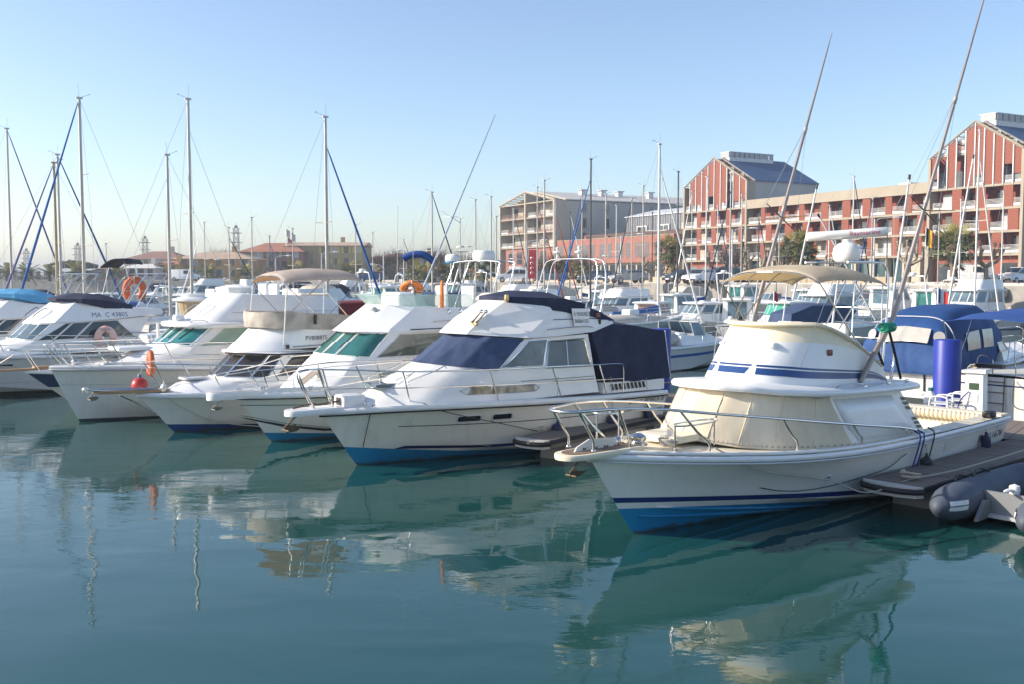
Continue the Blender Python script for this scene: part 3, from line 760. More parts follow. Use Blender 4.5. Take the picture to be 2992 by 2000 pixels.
# beige house with deep balconies
r = bld('apartment_building', -109.7, 'beige gabled apartment house with deep open balconies at the left of the red ones'); w = 12.6
SB = [7.3, 10.5, 13.9]
flats(r, -w, w, SB+[17.2], 31, pan=(.3, .4), gap=(3, 4.5), wallm=STUC, panm=STUC, depth=2.6, railm=mat('brown_railing', (.20, .12, .09), .7))
for x in (-w, -.2, w): cbox('pier', r, x-.25, x+.25, -.3, 2.8, 0, 17.2 if abs(x) > 1 else 19.4, STUC)
for sx in (-1, 1):
    rk = MB()
    for yy in (-.2, 2.7): rk.tube([Vector((sx*(w+.3), yy, 17.3)), Vector((0, yy, 19.8))], .28, 4)
    rk.build('raking_beam', STUC, r, 20)
    for i in range(7): q = Vector((sx*w, 0, 17.3)).lerp(Vector((0, 0, 19.7)), (i+.5)/7); cbox('purlin', r, q.x-.1, q.x+.1, -.2, 2.7, q.z-.1, q.z+.1, STUC)
    MB().prism([Vector((sx*(w+.4), 2.7, 17.3)), Vector((0, 2.7, 19.9)), Vector((0, 46, 19.9)), Vector((sx*(w+.4), 46, 17.3))], (0, 0, .2)).build('roof', mat('pale_roof', (.55, .52, .48), .8, var=.08, vscale=.3), r, 20)
cbox('body', r, -w, w, 2.9, 45, 0, 17.2, STUCG); cbox('ground_wall', r, -w+2, w, .3, 2.9, 0, 7.1, SALM)
for y in (7, 13, 25, 31, 37):
    for z in (8.2, 11.4, 14.6): cbox('side_window', r, w, w+.04, y, y+1.1, z, z+2.1, WINB)
    for z in (8.2, 11.4, 14.6): cbox('window_sill', r, w, w+.12, y-.1, y+1.2, z-.12, z, BEIGES)
for x in (-9, -5, 2, 6): cbox('shop_window', r, x, x+2.4, .22, .3, 3.6, 6.4, WINB)
cbox('shop_sign', r, -9, 10, .2, .3, 2.5, 3.1, mat('sign_band', (.35, .4, .45), .6))
for x, y in ((3, 12), (3.5, 17), (3, 22), (4, 30)): cbox('chimney_base', r, x, x+1.3, y, y+1.3, 18.6, 20.4, LGREY); cbox('chimney_cap', r, x-.3, x+1.6, y-.3, y+1.6, 20.4, 20.6, GREY)
# ---------------------------------------------------------------- the old town at the left, farther off
def house(px0, px1, ye, D, yb, ridge, wallm, roofm, label, rows, cols, seed, depth=14, hip=True, name='town_house', yr=None, shut=None):
    """front facing the camera between two pixel columns; ye eave row, ridge height in m above the eave"""
    a = atd(px0, ye, D); c = atd(px1, ye, D); r = empty(name, ((a.x+c.x)/2, D, GZ)); tag(r, label, 'building'); w = (c.x-a.x)/2; ez = a.z-GZ
    cbox('wall', r, -w, w, 0, depth, 0, ez, wallm)
    o_ = .5; rp = w-min(w*.6, depth/2) if hip else w+o_
    b = MB(); b.add([(-w-o_, -o_, ez), (w+o_, -o_, ez), (w+o_, depth+o_, ez), (-w-o_, depth+o_, ez), (-rp, depth/2, ez+ridge), (rp, depth/2, ez+ridge)], [(0, 1, 5, 4), (2, 3, 4, 5), (1, 2, 5), (3, 0, 4), (3, 2, 1, 0)]); b.build('roof', roofm, r, 10)
    rnd = random.Random(seed)
    for i in range(rows):
        for j in range(cols):
            x = lerp(-w, w, (j+.5)/cols); z = ez*(i+.35)/rows
            if rnd.random() < .85:
                wd = cbox('window', r, x-.5, x+.5, -.05, .02, z, z+1.4, rnd.choice((WINB, WINB, WINL)))
                if shut and rnd.random() < .6:
                    for s_ in (-1, 1): cbox('shutter', r, x+s_*.8-.25, x+s_*.8+.25, -.09, -.03, z, z+1.4, shut)
    cbox('chimney', r, w*.3, w*.3+.9, depth*.5, depth*.5+.7, ez+ridge*.7, ez+ridge+1.2, wallm)
    return r
SH = mat('faded_shutter', (.35, .36, .30), .7)
house(504, 735, 756, 205, 0, 1.6, OCHRE, mat('sunlit_tiles', (.50, .36, .25), .9, var=.15, vscale=.5), 'ochre two storey house with pale roof left of centre behind the masts', 2, 6, 1, 12, True, shut=SH)
house(700, 885, 735, 222, 0, 2.2, BROWNW, ROOFR, 'brown red house with red tiled roof right of the ochre house', 3, 5, 2, 14, True, shut=SH)
house(832, 1060, 717, 226, 0, 1.0, OLIVE, mat('sunlit_tiles', (.5, .36, .25), .9), 'tall olive yellow house with pale flat roof behind the blue furled sail', 3, 7, 3, 14, False, shut=mat('yellow_shutter', (.6, .5, .1), .7))
house(368, 522, 756, 240, 0, 2.0, STUC, mat('brown_tiles', (.28, .14, .10), .9, var=.15), 'house with brown hipped roof behind the yellow front', 2, 4, 4, 14, True)
house(452, 520, 772, 200, 0, .8, YELW, ROOFR, 'narrow bright yellow house front left of the ochre house', 2, 2, 5, 8, True, shut=TERRA)
house(346, 452, 783, 195, 0, .9, mat('white_wall', (.62, .58, .52), .9, var=.06), mat('white_roof', (.68, .66, .62), .7), 'low white shed with bright roof beside the yellow house', 1, 4, 6, 10, True, name='shed')
house(240, 345, 797, 190, 0, 1.0, PINKW, ROOFR, 'small pink cottage with red roof among the palms at the left', 1, 3, 7, 8, True, shut=SH)
house(-60, 215, 806, 230, 0, .8, mat('grey_wall', (.42, .39, .36), .9, var=.08), LGREY, 'long low grey building behind the palms at the left edge', 2, 12, 8, 12, True)
house(1075, 1330, 752, 240, 0, 1.2, mat('brown_wall', (.22, .16, .125), .9, var=.1), mat('brown_tiles', (.28, .14, .1), .9), 'long brown warehouse behind bare trees in the centre', 2, 9, 9, 14, True, name='warehouse')
house(1180, 1420, 790, 190, 0, .8, STUC, ROOFR, 'low beige garden wall house behind the palms in the centre', 1, 6, 12, 9, True)
# ================================================================ boat A: near sport fisherman
def translucent(name, col, tcol, k=.4):
    if name in MATS: return MATS[name]
    m, t, b = _new(name); L = t.links
    n = t.nodes.new('ShaderNodeTexNoise'); n.inputs['Scale'].default_value = 3; n.inputs['Detail'].default_value = 5
    tc = t.nodes.new('ShaderNodeTexCoord'); L.new(tc.outputs['Object'], n.inputs['Vector'])
    r = t.nodes.new('ShaderNodeValToRGB'); r.color_ramp.elements[0].position = .3; r.color_ramp.elements[1].position = .72
    r.color_ramp.elements[0].color = _c(tuple(v*.82 for v in col)); r.color_ramp.elements[1].color = _c(col)
    L.new(n.outputs['Fac'], r.inputs[0]); L.new(r.outputs[0], b.inputs['Base Color']); b.inputs['Roughness'].default_value = .85
    bp = t.nodes.new('ShaderNodeBump'); bp.inputs['Distance'].default_value = .012; L.new(n.outputs['Fac'], bp.inputs['Height']); L.new(bp.outputs[0], b.inputs['Normal'])
    tr = t.nodes.new('ShaderNodeBsdfTranslucent'); tr.inputs[0].default_value = _c(tcol)
    mx = t.nodes.new('ShaderNodeMixShader'); mx.inputs[0].default_value = k
    L.new(b.outputs[0], mx.inputs[1]); L.new(tr.outputs[0], mx.inputs[2]); L.new(mx.outputs[0], t.nodes['Material Output'].inputs[0])
    MATS[name] = m; return m
BIMINI = translucent('bimini_canvas', (.70, .64, .52), (.92, .76, .50), .45)
BIMINI2 = translucent('bimini_canvas_ochre', (.62, .58, .52), (.95, .62, .25), .32)
def bimini(parent, x0, x1, hw, zh, zc, m, ribs=3, legs=(), tilt=0., drop=.06, legr=.014):
    def P(u, v):
        x = lerp(x0, x1, u); k = v*2-1
        z = zh+(zc-zh)*(1-abs(k)**3.4)*(1-.25*(2*u-1)**4)+tilt*(u-.5)-drop*abs(2*u-1)**3
        z -= .03*sin(u*pi*(ribs-1))**2*(1-abs(k))
        return Vector((x, k*hw, z))
    o = MB().grid(P, 24, 16).build('bimini', m, parent, 60)
    md = o.modifiers.new('t', 'SOLIDIFY'); md.thickness = .008
    for i in range(ribs):
        u = i/(ribs-1); MB().tube([P(u, j/14)-Vector((0, 0, .018)) for j in range(15)], .014, 6).build('bow_tube', STEEL, o, 60)
    for (xa, ya, za, u) in legs:
        for s in (1, -1): MB().tube([Vector((xa, s*ya, za)), P(u, .5+s*.5)], legr, 6).build('bimini_leg', STEEL, o, 60)
    return o
def slab(parent, name, m, outl, zf, th, lip=.05):
    """overhanging roof slab with rounded edge; outl: half outline [(x, y)], zf: list of z (underside)"""
    c = (sum(p[0] for p in outl)/len(outl), 0)
    sh = lambda k: [(c[0]+(p[0]-c[0])*(1-k/3.5), p[1]*(1-k/1.3)) for p in outl]
    return House([(zf, sh(lip*1.6)), ([z+.0 for z in zf], sh(lip*.4)), ([z+th*.4 for z in zf], outl), ([z+th*.75 for z in zf], sh(lip*.25)), ([z+th for z in zf], sh(lip*1.2))]).build(name, m, parent, 50, camber=.05, capbot=True)
def cleat(parent, p, rz=0, s=1.):
    b = MB(); p = Vector(p); R = Matrix.Rotation(rz, 3, 'Z')
    b.tube([p+R@Vector((-.11*s, 0, .06*s)), p+R@Vector((0, 0, .07*s)), p+R@Vector((.11*s, 0, .06*s))], .014*s, 6)
    for k in (-.035, .035): b.tube([p+R@Vector((k*s, 0, 0)), p+R@Vector((k*s, 0, .065*s))], .014*s, 6)
    return b.build('cleat', STEEL, parent, 50)
def pulpit(parent, x0, x1, hw, z, th, m, inner=None, tip=.6):
    out = [(x0, hw)]+[(x1-.25+.25*sin(a), hw*tip+hw*(1-tip)*0+0*a if False else hw*(tip+(1-tip)*0)*cos(a)) for a in [k*pi/2/5 for k in range(6)]]
    full = out+[(x, -y) for x, y in reversed(out)]
    b = MB(); b.loft([[Vector((x, y*.94, z-th)) for x, y in full], [Vector((x, y, z-th*.6)) for x, y in full], [Vector((x, y, z-.015)) for x, y in full], [Vector((x-.0, y*.95, z)) for x, y in full]])
    o = b.build('pulpit_platform', m, parent, 40)
    if inner:
        f2 = [(lerp(x0, x, .93), y*.72) for x, y in full]
        MB().prism([Vector((x, y, z+.004)) for x, y in f2], (0, 0, .006)).build('pulpit_inlay', inner, o, 30)
    return o
def anchor(parent, p, ang=0, s=1., m=None):
    """plough anchor with its shank through the roller; p = roller point, shank slopes down and forward"""
    m = m or GALV; p = Vector(p); b = MB()
    q = p+Vector((.28*s, 0, -.22*s)); b.tube([p+Vector((-.25*s, 0, .06*s)), p, q], .024*s, 5)
    for sd in (1, -1):
        b.add([q, q+Vector((-.38*s, sd*.15*s, .02*s)), q+Vector((-.30*s, sd*.03*s, -.10*s)), q+Vector((-.05*s, 0, -.12*s))], [(0, 1, 2, 3)])
        b.add([q+Vector((0, 0, .02)), q+Vector((-.38*s, sd*.15*s, .04*s)), q+Vector((-.30*s, sd*.03*s, -.08*s)), q+Vector((-.05*s, 0, -.10*s))], [(3, 2, 1, 0)])
    b.tube([q+Vector((-.03, -.16*s, -.06*s)), q+Vector((-.03, .16*s, -.06*s))], .018*s, 5)
    return b.build('anchor', m, parent, 40)
def fender(name, top, h, r, m, ropeto, label, group=None):
    """top-level fender hung on a line (world coordinates)"""
    o = empty(name, (top[0], top[1], top[2]-h)); tag(o, label, 'fender', group)
    prof = [(.02, 0), (r*.55, h*.03), (r*.95, h*.14), (r, h*.3), (r, h*.7), (r*.95, h*.85), (r*.5, h*.95), (.03, h), (.025, h+.06)]
    MB().lathe(prof, (0, 0, 0), 14).build('body', m, o, 50)
    q = Vector(ropeto)-Vector((top[0], top[1], top[2]-h))
    MB().tube([Vector((0, 0, h+.04)), q], .009, 5).build('line', ROPE, o, 50)
    return o
def boat_A():
    r = boat('sport_fishing_boat', 1848, 1563, 48, 9.8, 'large white sport fishing boat with beige canvas cabin front, blue stripes and tall outriggers', 'boat')
    hm = hull_mat('hull_sport', [(-2, 0, (.012, .24, .46)), (-.36, .078, (.84, .80, .72)), (-.27, .078, (.012, .035, .16)), (-.19, .078, (.88, .84, .77))], wear=.15)
    h = Hull(9.8, 1.62, .95, [(0, .97), (.3, .97), (.5, 1.0), (.7, 1.08), (.85, 1.18), (1, 1.29)], full=.48, stern=.9, chine=.86, zc=(-.04, .46), flare=1.6, p=2.55, pc=1.75)
    h.build(r, hm)
    # spray strakes on the bottom
    for k, (a, zz) in enumerate(((.97, .02), (.93, .20))):
        pts = []
        for i in range(14):
            x = lerp(9.75-.25*k, 6.2-.6*k, i/13); z = lerp(.28+.12*k, -.03, (i/13)**.8); pts.append(h.at(x, z, .006))
        MB().tube(pts, .022, 5).build('spray_strake', hm, r, 60)
    h.rim(r, WHITE2, 'gunwale', (.03, .042), -.02, out=.0)
    h.rim(r, LGREY, 'rub_strip', (.03, .014), -.085, out=.012)
    h.deck(r, CREAM, 3.2/h.X, .995, .04, .035, .05, name='foredeck')
    h.rim(r, WHITE, 'toe_rail', (.03, .03), .05, u0=.3, out=-.05)
    h.sidedeck(r, CREAM, 0, 3.25/h.X, .34, .03, .03)
    # cockpit well
    b = MB(); w = 1.2
    b.add([(.3, w, .98), (3.3, w, .98), (3.3, w, .3), (.3, w, .3)], [(0, 1, 2, 3)]); b.add([(.3, -w, .98), (3.3, -w, .98), (3.3, -w, .3), (.3, -w, .3)], [(3, 2, 1, 0)])
    b.add([(.3, w, .98), (.3, -w, .98), (.3, -w, .3), (.3, w, .3)], [(3, 2, 1, 0)]); b.add([(.3, w, .3), (3.3, w, .3), (3.3, -w, .3), (.3, -w, .3)], [(0, 1, 2, 3)])
    b.build('cockpit_well', CREAM, r, 20)
    boxp('transom_deck', (.16, 0, 1.0), (.36, 2.84, .06), CREAM, r)
    for i in range(24):       # padded coaming roll across the transom, tuft by tuft
        y = lerp(-1.15, 1.0, i/23)
        MB().ell((.40, y, .93), (.075, .052, .10), 8, 6).build('bolster_tuft', CREAM, r, 70)
    for i in range(22):
        x = lerp(.5, 3.0, i/21)
        MB().ell((x, -1.14, .93), (.062, .07, .10), 8, 6).build('bolster_tuft', CREAM, r, 70)
    for y0 in (-.75, -.05, .6): boxp('locker_door', (.315, y0, .55), (.03, .55, .4), OFFW, r)
    # lower cabin
    bot = [(8.7, 0), (8.6, .4), (8.3, .74), (7.82, 1.0), (7.05, 1.2), (5.9, 1.31), (4.1, 1.33), (3.32, 1.32), (3.25, 0)]
    zb = [1.30, 1.28, 1.22, 1.16, 1.10, 1.03, .98, .96, .96]
    top = [(8.1, 0), (8.02, .4), (7.75, .72), (7.32, .94), (6.7, 1.09), (5.85, 1.18), (4.5, 1.19), (4.1, 1.18), (4.05, 0)]
    zt = [2.06, 2.05, 2.02, 1.97, 1.92, 1.88, 1.83, 1.81, 1.81]
    hs = House([(zb, bot), (zt, top)]); hs.build('cabin', WHITE, r, 40)
    cv = hs.panel('cabin_canvas', PALEC, r, 0, -.0, 5.0, -.0, 4.4, -.01, .97, .022, (1, -1), sub=4, nv=8)
    for c in cv:
        md = c.modifiers.new('d', 'DISPLACE'); tx = bpy.data.textures.new('cloth', 'CLOUDS'); tx.noise_scale = .38; md.texture = tx; md.strength = .085; md.mid_level = .5
    for sd in (1, -1):
        for t in (1.0, 2.02, 3.1, 4.1):    # seams of the canvas
            MB().tube([hs.P(0, t-.1*v, v, sd)+hs.N(0, t-.1*v, v, sd)*.028 for v in [i/8 for i in range(9)]], .007, 5).build('canvas_seam', PALEC, cv[0 if sd > 0 else 1], 60)
        MB().tube([hs.P(0, t, .0, sd)+hs.N(0, t, .03, sd)*.03 for t in [i/4 for i in range(21)]], .018, 5).build('canvas_hem', PALEC, cv[0 if sd > 0 else 1], 60)
        pn = hs.panel('side_panel', WHITE2, r, 0, 5.12, 6.55, 4.55, 6.0, .07, .9, .014, (sd,), sub=4)[0]
        pn.modifiers.new('t', 'SOLIDIFY').thickness = .01
        for v in (.80, .70, .60): hs.panel('vent_slot', DARK, r, 0, 6.72, 6.98, 6.62, 6.93, v-.035, v+.035, .012, (sd,))
        for v in (.36, .27, .18): hs.panel('vent_slot', DARK, r, 0, 6.72, 6.96, 6.7, 6.93, v-.03, v+.03, .012, (sd,))
    # roof with its brow
    ro = [(8.36, 0), (8.28, .4), (8.0, .76), (7.58, 1.04), (6.85, 1.27), (5.9, 1.38), (4.4, 1.36), (3.55, 1.3), (3.35, 1.1), (3.3, 0)]
    slab(r, 'cabin_roof', WHITE2, ro, [2.05, 2.045, 2.02, 1.965, 1.91, 1.86, 1.81, 1.79, 1.79, 1.79], .11)
    # flying bridge: white below, cream above, with a flared lip
    fb = [(7.58, 0), (7.5, .4), (7.22, .70), (6.72, .93), (5.75, 1.08), (4.8, 1.07), (4.25, 1.04)]
    zb = [2.10, 2.09, 2.06, 2.0, 1.96, 1.93, 1.91]
    fm = [(7.02, 0), (6.94, .4), (6.68, .70), (6.25, .92), (5.6, 1.05), (4.95, 1.05), (4.32, 1.02)]
    zm = [2.74, 2.74, 2.73, 2.70, 2.60, 2.46, 2.12]
    ft = [(6.82, 0), (6.74, .39), (6.48, .68), (6.1, .89), (5.62, 1.03), (5.1, 1.05), (4.34, 1.02)]
    zt = [3.0, 3.0, 3.0, 2.97, 2.74, 2.52, 2.15]
    inn = lambda o, d: [(x-d if i < 3 else x, max(0, y-d)) for i, (x, y) in enumerate(o)]
    f1 = House([(zb, fb), (zm, fm)], True); f1.build('flybridge_front', WHITE2, r, 50, cap=False)
    f2 = House([(zm, fm), (zt, ft), (zt, inn(ft, .07)), ([2.0]*7, inn(fm, .09))], True); f2.build('flybridge_coaming', CREAM, r, 50, cap=False)
    boxp('bridge_floor', (5.6, 0, 1.99), (2.6, 1.9, .04), OFFW, r)
    lipo = [(6.97, 0), (6.89, .42), (6.64, .73), (6.22, .97), (5.66, 1.11), (5.15, 1.09), (4.5, 1.04)]
    lz = [3.03, 3.03, 3.03, 3.0, 2.79, 2.57, 2.25]
    House([([z-.05 for z in lz], inn(ft, -.01)), ([z-.01 for z in lz], lipo), ([z+.03 for z in lz], inn(lipo, .03)), ([z+.03 for z in lz], inn(ft, .05)), ([z-.05 for z in lz], inn(ft, .05))], True).build('coaming_lip', CREAM, r, 60, cap=False)
    for sd in (1, -1):
        f1.panel('bridge_stripe', BLUEP, r, 0, 1.05, 6, .98, 6, .22, .37, .006, (sd,), sub=4)
        f1.panel('bridge_stripe', BLUEP, r, 0, .95, 6, .93, 6, .40, .445, .006, (sd,), sub=4)
        p = f1.P(0, 1.25, .9, sd); MB().ell(p, (.10, .07, .06)).build('nav_light', WHITE, r)
        p = f1.P(0, 3.35, .82, sd); MB().rbox(p, (.12, .06, .10), .02, -.3*sd).build('side_light', mat('side_light_red', (.2, .06, .06), .3), r)
    f1.panel('bridge_stripe', BLUEP, r, 0, 0, .62, 0, .72, .22, .37, .006, (1, -1), sub=6); f1.panel('bridge_stripe', BLUEP, r, 0, 0, .74, 0, .76, .40, .445, .006, (1, -1), sub=6)
    # helm seats, console
    rboxp('helm_console', (6.1, 0, 2.5), (.5, 1.1, .9), .08, CREAM, r)
    for y in (-.4, .45):
        rboxp('helm_seat', (5.3, y, 2.5), (.5, .55, .14), .06, WHITE, r); rboxp('seat_back', (5.08, y, 2.75), (.12, .55, .5), .05, WHITE, r)
    # bow rail
    zr = [(3.75, 1.02), (4.0, 1.10), (4.6, 1.22), (6.2, 1.43), (8, 1.68), (9.9, 1.92), (10.6, 1.97), (11.3, 1.97)]
    def RP(x, sd): return Vector((x, sd*(h.hb(min(1, (x-.3)/h.X))-.10 if x < 9.9 else lerp(h.hb((9.6)/h.X)-.10, .26, (x-9.9)/1.3)), interp(zr, x)))
    xs = [3.75, 4.0, 4.5, 5.2, 6, 6.8, 7.6, 8.4, 9.2, 9.9, 10.6, 11.15]
    P = [RP(x, 1) for x in xs]+[Vector((11.34, .14, 1.965)), Vector((11.34, -.14, 1.965))]+[RP(x, -1) for x in reversed(xs)]
    MB().tube(spline(P, 3), .022, 8).build('rail', STEEL, r, 60)
    for xb, lean in ((4.35, .28), (5.95, .30), (7.55, .40), (9.1, .55), (10.15, .45), (10.9, .35)):
        for sd in (1, -1):
            yb = (h.hb(xb/h.X)-.11) if xb < 10 else .24
            zz = h.zs(min(1, xb/h.X))+(.06 if xb < 10.3 else .12)
            t = RP(min(xb+lean, 11.2), sd); base = Vector((xb, sd*yb, zz))
            MB().tube(spline([base, base+Vector((.01, 0, .14)), base.lerp(t, .45)+Vector((-.02, 0, .03)), t], 3), .020, 6).build('stanchion', STEEL, r, 60)
            MB().lathe([(.035, 0), (.035, .012), (.018, .03)], base-Vector((0, 0, .012)), 8).build('stanchion_foot', STEEL, r, 50)
    pulpit(r, 9.95, 11.32, .31, 1.36, .075, CREAM, mat('worn_teak_dark', (.22, .15, .10), .7, var=.3), .8)
    MB().prism([Vector((10.2, 0, 1.36)), Vector((11.05, 0, 1.36)), Vector((11.0, 0, 1.43)), Vector((10.75, 0, 1.52)), Vector((10.2, 0, 1.48))], (0, .02, 0)).build('roller_cheek', OFFW, r, 20)
    anchor(r, (10.95, 0, 1.22), 0, .62, RUST)
    # windlass, coils, hatch, hoops on the foredeck
    MB().lathe([(.14, 0), (.15, .03), (.10, .05), (.13, .09), (.13, .13), (.06, .17), (.0, .18)], (9.75, .05, 1.33), 16).build('windlass', STEEL, r, 50)
    MB().lathe([(.07, 0), (.08, .05), (.05, .10), (0, .11)], (9.9, -.22, 1.33), 12).build('windlass_drum', STEEL, r, 50)
    ch = [Vector((lerp(10.9, 9.85, i/30), .02*sin(i), 1.40+.015*cos(i*2)-.04*(i/30))) for i in range(31)]
    MB().tube(ch, [.012+.008*(i % 2) for i in range(31)], 5).build('anchor_chain', RUST, r, 50)
    hz = 1.36
    boxp('foredeck_hatch', (8.95, -.05, hz+.0), (.6, .75, .10), CREAM, r)
    for cx, cy, rx, ry, z0, z1, nm in ((10.0, -.32, .26, .18, 1.34, 1.80, 'bow_hoop'), (9.15, .62, .50, .14, 1.28, 1.66, 'mast_hoop')):
        MB().tube([Vector((cx+rx*cos(a), cy+ry*sin(a), z1)) for a in [2*pi*k/24 for k in range(24)]], .016, 6, closed=True).build(nm, STEEL, r, 60)
        for k in (-1, 1): MB().tube([Vector((cx+k*rx*.92, cy, z0)), Vector((cx+k*rx*.92, cy, z1))], .014, 6).build('hoop_leg', STEEL, r, 60)
    random.seed(3); pts = []
    for i in range(60):
        a = i*.55; pts.append(Vector((9.45+(.10+.04*sin(i*1.7))*cos(a), .35+(.13+.04*cos(i*2.3))*sin(a), 1.33+.0016*i)))
    MB().tube(pts, .011, 5).build('rope_coil', ROPE, r, 60)
    for sd in (1, -1):        # press studs along the hem, roll of canvas under the brow
        for i in range(34):
            t = i*5.0/33; q = hs.P(0, t, .035, sd)+hs.N(0, t, .035, sd)*.05; MB().ell(q, (.014, .014, .014), 6, 4).build('press_stud', GALV, cv[0 if sd > 0 else 1], 60)
        MB().tube([hs.P(0, t, .95, sd)+hs.N(0, t, .95, sd)*.035+Vector((0, 0, .012*sin(t*9))) for t in [i*4.4/30 for i in range(31)]], .022, 6).build('canvas_roll', GREYC, cv[0 if sd > 0 else 1], 60)
    cleat(r, (9.6, .62, 1.26), .4); cleat(r, (.7, 1.38, 1.02)); cleat(r, (.4, -1.38, 1.02))
    # roof hand rails
    for sd in (1, -1):
        y = sd*1.24; MB().tube(spline([Vector((6.35, y, 1.98)), Vector((6.1, y, 2.04)), Vector((5.0, y, 2.0)), Vector((3.9, y, 1.96))], 4), .014, 6).build('roof_hand_rail', STEEL, r, 60)
        for x in (5.4, 4.6, 3.95): MB().rbox((x, y, 1.955), (.09, .05, .06), .015).build('rail_foot', STEEL, r)
    # bimini and its frame
    bm = bimini(r, 4.2, 6.4, .95, 3.74, 4.0, BIMINI, 4, legs=((5.25, 1.02, 2.66, 1.0), (5.45, 1.0, 2.72, .5), (4.5, 1.02, 2.3, 0.06), (6.1, .90, 3.0, .62), (5.8, .98, 2.95, .3)), tilt=.05)
    # tower behind the bridge carrying the radar
    for sd in (1, -1):
        MB().tube(spline([Vector((3.55, sd*.55, 1.9)), Vector((3.45, sd*.55, 2.6)), Vector((3.3, sd*.52, 3.6)), Vector((3.32, sd*.46, 3.98)), Vector((3.6, sd*.42, 4.06)), Vector((4.6, sd*.42, 4.06))], 4), .022, 7).build('tower_leg', STEEL, r, 60)
        MB().tube(spline([Vector((3.35, sd*.62, 1.9)), Vector((3.2, sd*.60, 2.15)), Vector((3.18, sd*.58, 2.5)), Vector((3.45, sd*.56, 2.62))], 4), .02, 7).build('grab_rail', STEEL, r, 60)
    for i in range(6): MB().tube([Vector((3.5-.04*i, -.54, 2.1+.28*i)), Vector((3.5-.04*i, .54, 2.1+.28*i))], .014, 6).build('ladder_rung', STEEL, r, 60)
    for x in (3.5, 4.2): MB().tube([Vector((x, -.42, 4.06)), Vector((x, .42, 4.06))], .018, 6).build('tower_crossbar', STEEL, r, 60)
    MB().lathe([(.19, 0), (.235, .06), (.25, .16), (.235, .27), (.16, .34), (.10, .36), (.10, .42)], (3.9, 0, 4.07), 24).build('radar_dome', WHITE, r, 50)
    rz = math.radians(138)-radians(8); R = Matrix.Rotation(rz, 3, 'Z')
    b = MB(); rings = []
    for x in (-.72, -.70, -.3, .3, .70, .72):
        k = .8 if abs(x) > .71 else 1
        rings.append([Vector((3.9, 0, 4.58))+R@Vector((x, .10*k*cos(a), .085*k*sin(a)))+Vector((0, 0, .07*x)) for a in [2*pi*(i+.5)/10 for i in range(10)]])
    b.loft(rings); ar = b.build('radar_antenna_bar', WHITE, r, 50)
    rb = mat('radar_print', (.42, .03, .10), .5)
    text_on('radar_lettering', 'Raymarine', .115, rb, ar, lambda u, v: Vector((3.9, 0, 4.58))+R@Vector((.02+u, -.104, v-.035))+Vector((0, 0, .07*(u+.02))), .55)
    # outriggers
    def outr(base, p1, top, strut):
        bse = Vector(base); t = Vector(top); p = Vector(p1)
        pts = [bse, p]+[p.lerp(t, k) for k in (.25, .5, .75, .93, 1)]
        o = MB().tube(pts, [.05, .045, .038, .031, .024, .015, .005], 7).build('outrigger', mat('outrigger_tube', (.36, .31, .28), .35, metal=.6, var=.2, vscale=2), r, 60)
        for k in (.02, .33, .62): q = p.lerp(t, k); dv = (t-p).normalized(); MB().tube([q-dv*.06, q+dv*.06], .038, 7).build('collar', GALV, o, 60)
        q = p.lerp(t, .30); dv = (t-p).normalized(); u = dv.cross(Vector((0, 1, 0))).normalized(); w = dv.cross(u)
        for e in (u, -u, w, -w): MB().tube([q, q+e*.55], [.014, .009], 5).build('spreader_arm', RUST, o, 60)
        for e in (u, -u, w): MB().tube([p.lerp(t, .64), q+e*.55, p], .0035, 4).build('guy_wire', WIRE, o, 60)
        for sq in strut: MB().tube([p.lerp(bse, sq[0]), Vector(sq[1])], .025, 6).build('brace', BLACK, o, 60)
        return o
    o = outr((5.35, 1.12, 2.03), (4.5, 1.24, 3.1), (1.83, 1.58, 9.3), ((.45, (4.75, 1.03, 2.42)), (.5, (4.35, 1.0, 2.25)), (.15, (4.1, 1.2, 2.0))))
    outr((5.5, -1.08, 2.4), (5.05, -1.12, 3.3), (2.35, -1.3, 8.7), ((.3, (4.9, -1.0, 2.6)),))
    MB().ell((4.72, 1.25, 2.94), (.17, .08, .07), 10, 6).build('rope_bundle', ROPEG, o, 60)
    for i in range(7): MB().tube([Vector((4.72-.15+.05*i, 1.25+.085*cos(a), 2.94+.075*sin(a))) for a in [k*pi/5 for k in range(10)]], .012, 4, closed=True).build('rope_turn', ROPEG, o, 60)
    for pts in (((6.75, .86, 2.35), (5.9, 1.0, 4.0)), ((7.3, -.45, 2.3), (6.4, -.9, 3.9))): MB().tube([Vector(p) for p in pts], .006, 4).build('whip_aerial', WIRE, r, 60)
    # hull side marks
    for pts in (((2.95, .78), (2.2, .80), (1.95, .74), (2.0, .70), (2.95, .58)), ((3.95, .70), (3.1, .78), (3.1, .56), (3.6, .56))): h.decal('hull_vent', pts, OFFW, r, .008)
    h.decal('hull_vent', ((.55, .86), (.25, .88), (.3, .80), (.5, .72)), OFFW, r, .008)
    h.text('registration', 'TL 911678', .19, INK, r, 1.42, .60, 1.25)
    rboxp('winch_cover', (.75, 1.36, 1.07), (.26, .2, .14), .04, BLACK, r)
    MB().tube(spline([h.at(4.6, .8, .05), h.at(5.4, .55, .05), h.at(7.5, .5, .06), h.at(9.3, 1.2, .08)], 6), .008, 5).build('mooring_line', ROPED, r, 60)
    return r, h
A_root, A_hull = boat_A()
